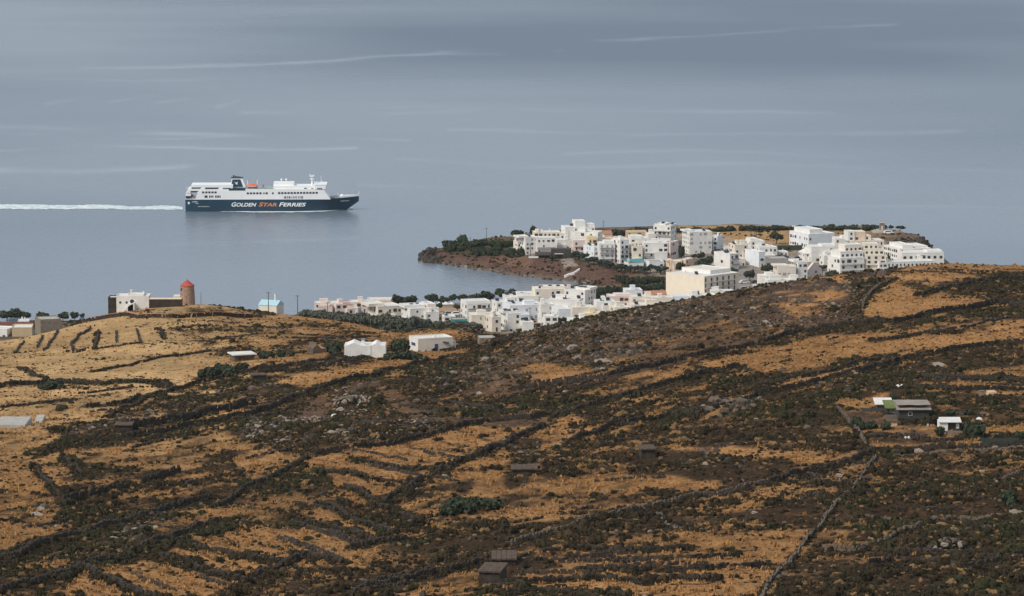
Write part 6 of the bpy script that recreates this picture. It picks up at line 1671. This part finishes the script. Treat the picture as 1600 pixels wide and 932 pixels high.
# ---------------------------------------------------------------- dry stone walls
def stone_block(mb, c, L, Wd, Hh, ang, r_):
    ca, sa = math.cos(ang), math.sin(ang)
    pts = []
    for z, f in ((0, 1.0), (1, .82)):
        for x, y in ((-.5, -.5), (.5, -.5), (.5, .5), (-.5, .5)):
            a, b = x * L * f * r_.uniform(.85, 1.1), y * Wd * f * r_.uniform(.85, 1.1)
            pts.append((c[0] + a * ca - b * sa, c[1] + a * sa + b * ca, c[2] + z * Hh * r_.uniform(.85, 1.1)))
    mb.hexa(pts)
def drystone(label, pts, hgt, mname, seed):
    r_ = random.Random(seed)
    P = [at_near(*p) for p in pts]
    o0 = P[len(P) // 2]
    mb = MB(); wd = .34 if mname == 'wall_pale' else .75
    for a, b in zip(P[:-1], P[1:]):
        L = math.hypot(b.x - a.x, b.y - a.y); ang = math.atan2(b.y - a.y, b.x - a.x)
        n = max(1, int(L / .95))
        for i in range(n):
            t = (i + r_.uniform(.2, .8)) / n
            x, y = a.x + (b.x - a.x) * t + r_.uniform(-.08, .08), a.y + (b.y - a.y) * t + r_.uniform(-.08, .08)
            if r_.random() < .03: continue
            z = float(NEAR.h(x, y)); hh = hgt * r_.uniform(.88, 1.06)
            stone_block(mb, (x - o0.x, y - o0.y, z - o0.z - .35), r_.uniform(.9, 1.4), r_.uniform(.6, .85) * wd, hh * .62 + .35, ang + r_.uniform(-.12, .12), r_)
            stone_block(mb, (x - o0.x + r_.uniform(-.3, .3), y - o0.y, z - o0.z + hh * .60), r_.uniform(.6, 1.3), r_.uniform(.45, .7) * wd, hh * .42, ang + r_.uniform(-.25, .25), r_)
    o = empty('dry_stone_wall', o0); tag(o, label, 'stone wall')
    tag(mb.build('stones', M[mname], o), kind='stuff')
for i, (lab, pts, hh, hw, st) in enumerate(WALLS):
    drystone(lab, pts, hh, st, 200 + i)
    if i == 0:      # the coping of the long wall below the windmill
        P = [at_near(*p) for p in pts]; o_ = bpy.data.objects['dry_stone_wall']; mb = MB()
        for a, b in zip(P[:-1], P[1:]):
            n = max(1, int((b - a).length / 4))
            for k in range(n):
                p, q = a.lerp(b, k / n), a.lerp(b, (k + .98) / n); d = (q - p).normalized(); nn = Vector((-d.y, d.x, 0)) * .5
                c = [p - nn, q - nn, q + nn, p + nn]
                zz = [float(NEAR.h(v.x, v.y)) + hh * 1.02 for v in c]
                mb.hexa([tuple(Vector((v.x, v.y, z)) - o_.location) for v, z in zip(c, zz)] + [tuple(Vector((v.x, v.y, z + .22)) - o_.location) for v, z in zip(c, zz)])
        tag(mb.build('coping', M['terra'], o_), kind=None)

# low terrace walls between the named ones
TWHERE = ['on the lower left slope', 'in the bottom left ochre fields', 'across the central ochre plots', 'in the scrub left of the bottom huts', 'among the bottom centre steps', 'on the slope above the long double wall', 'on the ridge below the golden knoll', 'on the bottom right slope', 'on the terraces behind the farm', 'in the meadow at the left edge', 'on the far golden hill right of the mill', 'on the crest at the upper right', 'round the rubble pit']
r_t = random.Random(77)
for zi, (poly, a_, sp_, k_) in enumerate(TERR):
    xs = [p[0] for p in poly]; ys_ = [p[1] for p in poly]; made = 0; tries = 0
    while made < (7 if zi in (1, 4, 7, 0) else 4) and tries < 60:
        tries += 1
        x0 = r_t.uniform(max(0, min(xs)), min(1600, max(xs)) - 40); y0 = r_t.uniform(min(ys_), max(ys_)); L = r_t.uniform(45, 150)
        pts = []; ok = True
        for i in range(6):
            q = (x0 + L * i / 5, y0 + a_ * L * i / 5 + r_t.uniform(-1.2, 1.2))
            ok = ok and bool(in_poly(np.array([q[0]]), np.array([q[1]]), poly)[0]) and q[1] < 945 and q[0] < 1620
            pts.append(q)
        if not ok: continue
        made += 1
        g_ = 'low terrace walls ' + TWHERE[zi]
        drystone('low thin terrace wall ' + TWHERE[zi], pts, r_t.uniform(.55, .8), 'stone', 900 + zi * 10 + made)
        for o_ in [o for o in COL.objects if o.get('label') == 'low thin terrace wall ' + TWHERE[zi]]: o_['group'] = g_

# ---------------------------------------------------------------- scrub: every thorn bush
def bush_mesh(seed, leaf, n=46, wide=1.0, hi=.62):
    r_ = random.Random(seed); mb = MB(); L = []
    for k in range(4):
        a = r_.random() * 6.28; q = r_.uniform(.05, .42) * wide
        L.append((math.cos(a) * q, math.sin(a) * q, hi * r_.uniform(.3, .55), r_.uniform(.26, .42), hi))
    clump_leaves(mb, L, n, .17, r_)
    for (x, y, z, rd, rz) in L[:3]:
        k = 6
        mb.ring([[(x + math.cos(t) * rd * f * .9 * r_.uniform(.8, 1.15), y + math.sin(t) * rd * f * .9 * r_.uniform(.8, 1.15), zz * hi * 1.15) for t in [2*math.pi*i/k for i in range(k)]] for zz, f in ((-.1, .95), (.35, 1), (.7, .62), (.86, .2))])
    return mb.mesh('bush', leaf)
BUSH = [bush_mesh(1, M['thorn']), bush_mesh(2, M['thorn'], hi=.5), bush_mesh(3, M['heath'], hi=.55), bush_mesh(4, M['heath'], 40, 1.2, .45), bush_mesh(5, M['green'], hi=.6), bush_mesh(6, M['thorn'], 50, 1.1, .7), bush_mesh(7, M['dryleaf'], 44, 1.0, .45)]
def rock_mesh(seed, m_, flat=.6, long=1.0):
    r_ = random.Random(seed); mb = MB(); N = 7
    mb.ring([[(math.cos(t) * f * r_.uniform(.7, 1.15) * .5 * long, math.sin(t) * f * r_.uniform(.7, 1.15) * .4, z * flat + r_.uniform(-.06, .06)) for t in [2*math.pi*i/N for i in range(N)]] for z, f in ((-.3, .9), (.2, 1), (.6, .75), (.85, .35))])
    return mb.mesh('rock', m_)
M['rock'] = mat('brown_rock', (.13, .098, .072), .95, .4, .8)
M['rock_l'] = mat('pale_rock', (.27, .225, .18), .95, .3, .8)
M['rock_d'] = mat('dark_rock', (.06, .047, .037), .95, .4, .8)
ROCK = [rock_mesh(1, M['rock'], .5, 1.5), rock_mesh(2, M['rock_d'], .7), rock_mesh(3, M['rock_l'], .45, 1.5), rock_mesh(4, M['rock'], .5), rock_mesh(5, M['rock_d'], .6, 1.6)]
M['straw'] = leaf_mat('dry_grass_blades', (.20, .10, .036), (.50, .28, .11))
def tuft_mesh(seed):
    r_ = random.Random(seed); mb = MB()
    for k in range(9):
        a = r_.random() * 6.28; x, y = r_.uniform(-.3, .3), r_.uniform(-.3, .3); w = .13; h = r_.uniform(.25, .5)
        lx, ly = r_.uniform(-.2, .2), r_.uniform(-.2, .2); dx, dy = math.cos(a) * w, math.sin(a) * w
        mb.quad([(x - dx, y - dy, -.05), (x + dx, y + dy, -.05), (x + lx + dx * .3, y + ly + dy * .3, h), (x + lx - dx * .3, y + ly - dy * .3, h)])
    return mb.mesh('grass_tuft', M['straw'])
TUFT = [tuft_mesh(i) for i in range(3)]

def scatter(name, pts, scl, kinds, protos, label=None):
    """one object whose points carry copies of a few small meshes"""
    V = np.asarray(pts, np.float32)
    me = bpy.data.meshes.new(name); me.vertices.add(len(V)); me.vertices.foreach_set('co', V.ravel())
    for nm, ty, val in (('size', 'FLOAT', scl), ('sort', 'INT', kinds)):
        a = me.attributes.new(nm, ty, 'POINT'); a.data.foreach_set('value', np.asarray(val, np.float32 if ty == 'FLOAT' else np.int32))
    o = link(name, me)
    ng = bpy.data.node_groups.new(name + '_nodes', 'GeometryNodeTree')
    ng.interface.new_socket('Geometry', in_out='INPUT', socket_type='NodeSocketGeometry'); ng.interface.new_socket('Geometry', in_out='OUTPUT', socket_type='NodeSocketGeometry')
    N, L = ng.nodes, ng.links
    gi_, go_ = N.new('NodeGroupInput'), N.new('NodeGroupOutput')
    jn = N.new('GeometryNodeJoinGeometry')
    ns = N.new('GeometryNodeInputNamedAttribute'); ns.data_type = 'FLOAT'; ns.inputs['Name'].default_value = 'size'
    nk = N.new('GeometryNodeInputNamedAttribute'); nk.data_type = 'INT'; nk.inputs['Name'].default_value = 'sort'
    rv = N.new('FunctionNodeRandomValue'); rv.data_type = 'FLOAT_VECTOR'; rv.inputs[0].default_value = (-.12, -.12, 0); rv.inputs[1].default_value = (.12, .12, 6.283)
    rs = N.new('FunctionNodeRandomValue'); rs.data_type = 'FLOAT_VECTOR'; rs.inputs[0].default_value = (.8, .75, .7); rs.inputs[1].default_value = (1.3, 1.1, 1.2); rs.inputs['Seed'].default_value = 3
    vm = N.new('ShaderNodeVectorMath'); vm.operation = 'SCALE'; L.new(rs.outputs[0], vm.inputs[0]); L.new(ns.outputs['Attribute'], vm.inputs['Scale'])
    for k, pm in enumerate(protos):
        po = bpy.data.objects.new(name + '_source', pm)
        oi = N.new('GeometryNodeObjectInfo'); oi.inputs['Object'].default_value = po
        cm = N.new('FunctionNodeCompare'); cm.data_type = 'INT'; cm.operation = 'EQUAL'
        L.new(nk.outputs['Attribute'], cm.inputs[2]); cm.inputs[3].default_value = k
        ip = N.new('GeometryNodeInstanceOnPoints')
        L.new(gi_.outputs[0], ip.inputs['Points']); L.new(oi.outputs['Geometry'], ip.inputs['Instance'])
        L.new(cm.outputs[0], ip.inputs['Selection']); L.new(rv.outputs[0], ip.inputs['Rotation']); L.new(vm.outputs[0], ip.inputs['Scale'])
        L.new(ip.outputs[0], jn.inputs[0])
    L.new(jn.outputs[0], go_.inputs[0])
    md = o.modifiers.new('scatter', 'NODES'); md.node_group = ng
    tag(o, label, None, None, 'stuff')
    return o

def sample(grid, ux, yy):
    i = np.clip(np.round(np.interp(ux, NEAR.us, np.arange(len(NEAR.us)))).astype(int), 0, len(NEAR.us) - 1)
    j = np.clip(np.round(np.interp(yy, NEAR.ys, np.arange(len(NEAR.ys)))).astype(int), 0, len(NEAR.ys) - 1)
    return grid[j, i]
def sow(n):
    """random places on the hillside, even per square metre inside the view and a margin"""
    y = np.sqrt(rng.uniform(500 ** 2, 1640 ** 2, n)); u = rng.uniform(-.185, .185, n)
    return u, y
KEEP_OFF = [(o_.location.x, o_.location.y, max(4.0, 0)) for o_ in COL.objects if o_.parent is None and o_.type == 'EMPTY' and o_.location.y < 1500 and ('hut' in o_.name or 'cabin' in o_.name or 'house' in o_.name)]
u, y = sow(765000)
x = u * y; z = NEAR.h(x, y)
px, py = proj(x, y, z)
dens = sample(SCRUB, u, y); hed = sample(HEDGE, u, y); grs = sample(GR, u, y); ear = sample(En, u, y)
cl = np.clip((fbm(x, y, 11, 3, 77) - .40) * 4.5, 0.06, 1)
keep = rng.random(len(u)) < np.clip(dens * (.30 + .70 * cl) * np.where((px > 1180) & (py > 700), 1.35, .95) + hed * .8 + .05 * grs * 2 * (fbm(x, y, 30, 2, 5) > .5), 0, 1) * np.where(ear > .5, .42, 1)
sel = np.nonzero(keep)[0]
sx, sy, sz = x[sel], y[sel], z[sel]
size = rng.lognormal(-.48, .42, len(sel)).clip(.28, 1.8) * (1 - .35 * grs[sel]) * (.8 + .5 * cl[sel])
size *= np.where(rng.random(len(sel)) < .05, 1.5, 1)
gno = fbm(sx, sy, 40, 3, 88)
right_low = (px[sel] > 700) & (py[sel] > 620)
r0_ = rng.random(len(sel))
kk = np.where(r0_ < .34, 0, np.where(r0_ < .6, 1, np.where(r0_ < .72, 5, np.where(r0_ < .88, 2, 3))))
kk = np.where((gno > .54) & (rng.random(len(sel)) < .55), 4, kk)
kk = np.where((ear[sel] > .45) & (rng.random(len(sel)) < .45), 3, kk)
kk = np.where((hed[sel] > .6) & (rng.random(len(sel)) < .6), 0, kk)
kk = np.where((hed[sel] < .5) & (rng.random(len(sel)) < .14 + .35 * grs[sel]), 6, kk)
apparent = size / sy * (px[sel] > 5) * (px[sel] < 1595) * (py[sel] < 925)
big = np.argsort(-apparent)[:290]
mask = np.ones(len(sel), bool); mask[big] = False
scatter('hillside_scrub', np.stack([sx, sy, sz - .06], 1)[mask], size[mask], kk[mask], BUSH)
kinds_txt = {0: 'blackish', 1: 'blackish', 2: 'brownish', 3: 'brownish', 4: 'dark green', 5: 'blackish', 6: 'straw coloured'}
for i in big:
    pxx = px[sel][i]
    where = 'left' if pxx < 540 else ('middle' if pxx < 1070 else 'right')
    o = link('thorn_bush', BUSH[int(kk[i])], None, (sx[i], sy[i], sz[i] - .06), (0, 0, float(rng.random() * 6.28)), (size[i] * 1.1, size[i], size[i]))
    c_ = kinds_txt[int(kk[i])]
    tag(o, f'{c_} thorn bush growing on the {where} of the bottom slope', 'bush', f'{c_} bushes on the {where} of the bottom slope')
# dry grass
u, y = sow(185000); x = u * y; z = NEAR.h(x, y)
g_ = sample(GR, u, y); sel = np.nonzero(rng.random(len(u)) < g_ * .6 * np.clip(1.6 - y / 1100, .0, 1) * (1 - .85 * sample(left, u, y)))[0]
scatter('dry_grass', np.stack([x, y, z], 1)[sel], rng.uniform(.6, 1.5, len(sel)), rng.integers(0, 3, len(sel)), TUFT)
# rocks: dense on the stony crest and in the rubble pit, thin elsewhere
ROCKY = [(1.3, [(790,545),(830,516),(950,492),(1100,466),(1130,470),(1100,500),(1000,545),(960,572),(900,565),(840,560)]), (.6, [(660,590),(800,545),(840,560),(960,575),(900,590),(800,600),(700,610)]),
         (1.0, [(530,608),(570,600),(568,640),(560,655),(535,652),(525,640)]), (.75, [(400,645),(440,650),(560,655),(680,650),(690,672),(560,695),(470,700),(400,690),(360,670)]),
         (.45, [(240,640),(340,610),(440,595),(420,615),(300,650),(180,670),(60,700),(90,680)]), (.5, [(1130,455),(1300,432),(1420,425),(1350,455),(1330,500),(1200,520),(1130,500)]),
         (.8, [(1100,630),(1160,612),(1190,625),(1170,650),(1100,650)]), (.5, [(180,810),(270,800),(260,830),(190,860),(150,870)]), (.4, [(1230,740),(1360,720),(1320,770),(1240,790)]), (.35, [(740,690),(860,690),(830,730),(780,740)]), (.4, [(1180,690),(1100,700),(1050,760),(1200,750)])]
u, y = sow(320000); x = u * y; z = NEAR.h(x, y); px, py = proj(x, y, z)
rk = np.maximum(cover(px + rng.normal(0, 8, len(px)), py + rng.normal(0, 3, len(px)), ROCKY), .035)
rk = rk * np.clip((fbm(x, y, 9, 3, 123) - .3) * 3, .1, 1)
sel = np.nonzero(rng.random(len(u)) < rk * .95 * (sample(GR, u, y) < .6))[0]
rs_ = rng.lognormal(-.42, .48, len(sel)).clip(.3, 2.6); rr_ = rng.random(len(sel))
pit = in_poly(px[sel], py[sel], [(400,645),(520,606),(575,598),(690,655),(690,672),(560,695),(470,700),(380,690)])
rr_ = np.where(pit & (rng.random(len(sel)) < .35), .63, rr_)
kr = np.where(rr_ < .30, 0, np.where(rr_ < .60, 1, np.where(rr_ < .67, 2, np.where(rr_ < .78, 3, 4))))
ap = rs_ / y[sel] * (px[sel] > 5) * (px[sel] < 1595) * (py[sel] < 925); big = np.argsort(-ap)[:140]
mask = np.ones(len(sel), bool); mask[big] = False
P3 = np.stack([x[sel], y[sel], z[sel]], 1)
scatter('hillside_stones', P3[mask], rs_[mask], kr[mask], ROCK)
tone = {0: 'brown', 1: 'dark', 2: 'pale', 3: 'brown', 4: 'dark'}
for i in big:
    a, b_ = px[sel][i], py[sel][i]
    if b_ < 575: where = 'on the stony crest below the bay town'
    elif b_ < 700: where = 'in the rubble of the middle slope'
    else: where = 'among the scrub of the bottom slope'
    o = link('boulder', ROCK[int(kr[i])], None, tuple(P3[i]), (float(rng.normal(0, .15)), float(rng.normal(0, .15)), float(rng.random() * 6.28)), (rs_[i] * 1.05, rs_[i] * .85, rs_[i] * .8))
    t_ = tone[int(kr[i])]
    tag(o, f'{t_} boulder lying {where}', 'boulder', f'{t_} boulders {where}')
# single marked stones
for a, b_, w_, lab, kr_ in [(942, 568, 2.6, 'big pale boulder at the lower end of the stony crest', 2), (895, 547, 3.2, 'long pale slab in the middle of the stony crest', 2), (903, 560, 2.0, 'small pale stone left of the big crest boulder', 2), (1467, 572, 2.2, 'pale rounded boulder in the dark scrub right of the ochre strip', 2),
  (244, 826, 1.6, 'right one of three bare white stones on the lower left scrub band', 2), (233, 825, 1.4, 'middle one of three bare white stones on the lower left scrub band', 2), (212, 828, 1.3, 'left one of three bare white stones on the lower left scrub band', 2), (193, 853, 1.5, 'white stone above the bottom left field wall', 2), (694, 745, 1.5, 'pale stone beside the wall of the ochre plots', 2), (442, 655, 1.4, 'small white stone left in the rubble pit', 2),
  (1118, 628, 3.4, 'upper slab of the grey rock outcrop under the ochre strip', 3), (1135, 633, 3.0, 'middle slab of the grey rock outcrop under the ochre strip', 0), (1155, 630, 3.2, 'right slab of the grey rock outcrop under the ochre strip', 3), (1110, 642, 2.6, 'lower slab of the grey rock outcrop under the ochre strip', 0), (1150, 644, 2.4, 'lowest slab of the grey rock outcrop under the ochre strip', 3),
  (65, 798, 2.4, 'pale tilted slab at the junction of the lower left walls', 2), (58, 806, 2.2, 'pale slab under the tilted one at the lower left walls', 2), (1588, 802, 2.2, 'grey boulder near the right edge of the bottom slope', 2), (1340, 588, 2.2, 'pale rock at the left end of the dark scrub by the strip', 2)]:
    P = at_near(a, b_); k = P.y / 900
    o = link('boulder', ROCK[kr_], None, tuple(P), (.1, -.1, a * .37), (w_ * 1.5 * k, w_ * k, w_ * .95 * k)); tag(o, lab, 'boulder')
# stone heaps
for a, b_, lab, n in [(1483, 862, 'heap of loose field stones on the bottom right terrace', 40), (554, 632, 'tall pale heap of quarried stones in the middle slope', 90)]:
    P = at_near(a, b_); r_ = random.Random(a); mb = MB()
    o = empty('stone_heap', P); tag(o, lab, 'stone heap')
    for i in range(n):
        q = r_.random() ** .6; t = r_.random() * 6.28; W_ = 4.5 if n == 40 else 6.5
        c_ = link('stone', ROCK[r_.choice((0, 2, 3, 0, 1) if n == 40 else (0, 2, 2, 3))], o, (math.cos(t) * q * W_, math.sin(t) * q * W_ * 1.8, (1 - q) * 2.2), (r_.random(), r_.random(), t * 3), (r_.uniform(.6, 1.3),) * 3)

# ---------------------------------------------------------------- far shore: rocks and low scrub on the headland and plain
def sow_far(n):
    y = np.sqrt(rng.uniform(1800 ** 2, 2560 ** 2, n)); u = rng.uniform(-.15, .15, n); x = u * y; z = FAR.h(x, y); return u, x, y, z
u, x, y, z = sow_far(120000); px, py = proj(x, y, z)
BLUFF = [(.5, [(640,380),(720,372),(830,402),(900,412),(960,424),(1010,438),(1000,450),(900,446),(830,440),(700,424),(640,412)]), (.6, [(1380,372),(1480,368),(1480,400),(1390,398)]), (.25, [(690,368),(1440,350),(1440,372),(690,384)]), (.35, [(470,478),(760,500),(760,530),(470,520)]), (.3, [(0,500),(150,490),(150,540),(0,540)]), (.25, [(780,498),(900,495),(900,530),(780,530)])]
d_ = cover(px, py, BLUFF) * np.clip((fbm(x, y, 12, 3, 9) - .35) * 4, .05, 1)
sel = np.nonzero((rng.random(len(u)) < d_ * .55) & (z > .5))[0]
scatter('coastal_scrub', np.stack([x, y, z], 1)[sel], rng.uniform(.8, 2.2, len(sel)), rng.choice([0, 1, 2, 3, 4], len(sel)), BUSH)
shore = np.clip(1 - np.abs(z - .2) / 1.6, 0, 1) * (px > 645) * (px < 960) * (y > 2290)
sel = np.nonzero(rng.random(len(u)) < shore * np.where(px < 700, 1.0, .45))[0]
tip = np.clip(1.4 - (px[sel] - 650) / 45, 0, 1)
scatter('shore_rocks', np.stack([x, y, np.maximum(z, -.3)], 1)[sel], rng.uniform(.8, 2.6, len(sel)) * (1 + 1.2 * tip), np.where(rng.random(len(sel)) < .3 + .6 * tip, 1, rng.choice([0, 1, 2, 3], len(sel))), ROCK)
# ---------------------------------------------------------------- haze over the bay
m = bpy.data.materials.new('haze_air'); m.use_nodes = True
m.node_tree.nodes.clear()
o_ = m.node_tree.nodes.new('ShaderNodeOutputMaterial'); v_ = m.node_tree.nodes.new('ShaderNodeVolumePrincipled')
v_.inputs['Density'].default_value = HAZE
v_.inputs['Color'].default_value = (.80, .86, .92, 1)
m.node_tree.links.new(v_.outputs[0], o_.inputs['Volume'])
mb = MB(); mb.box(-9500, 9500, -200, 14500, -8.5, 320)
tag(mb.build('haze', m), kind='stuff')
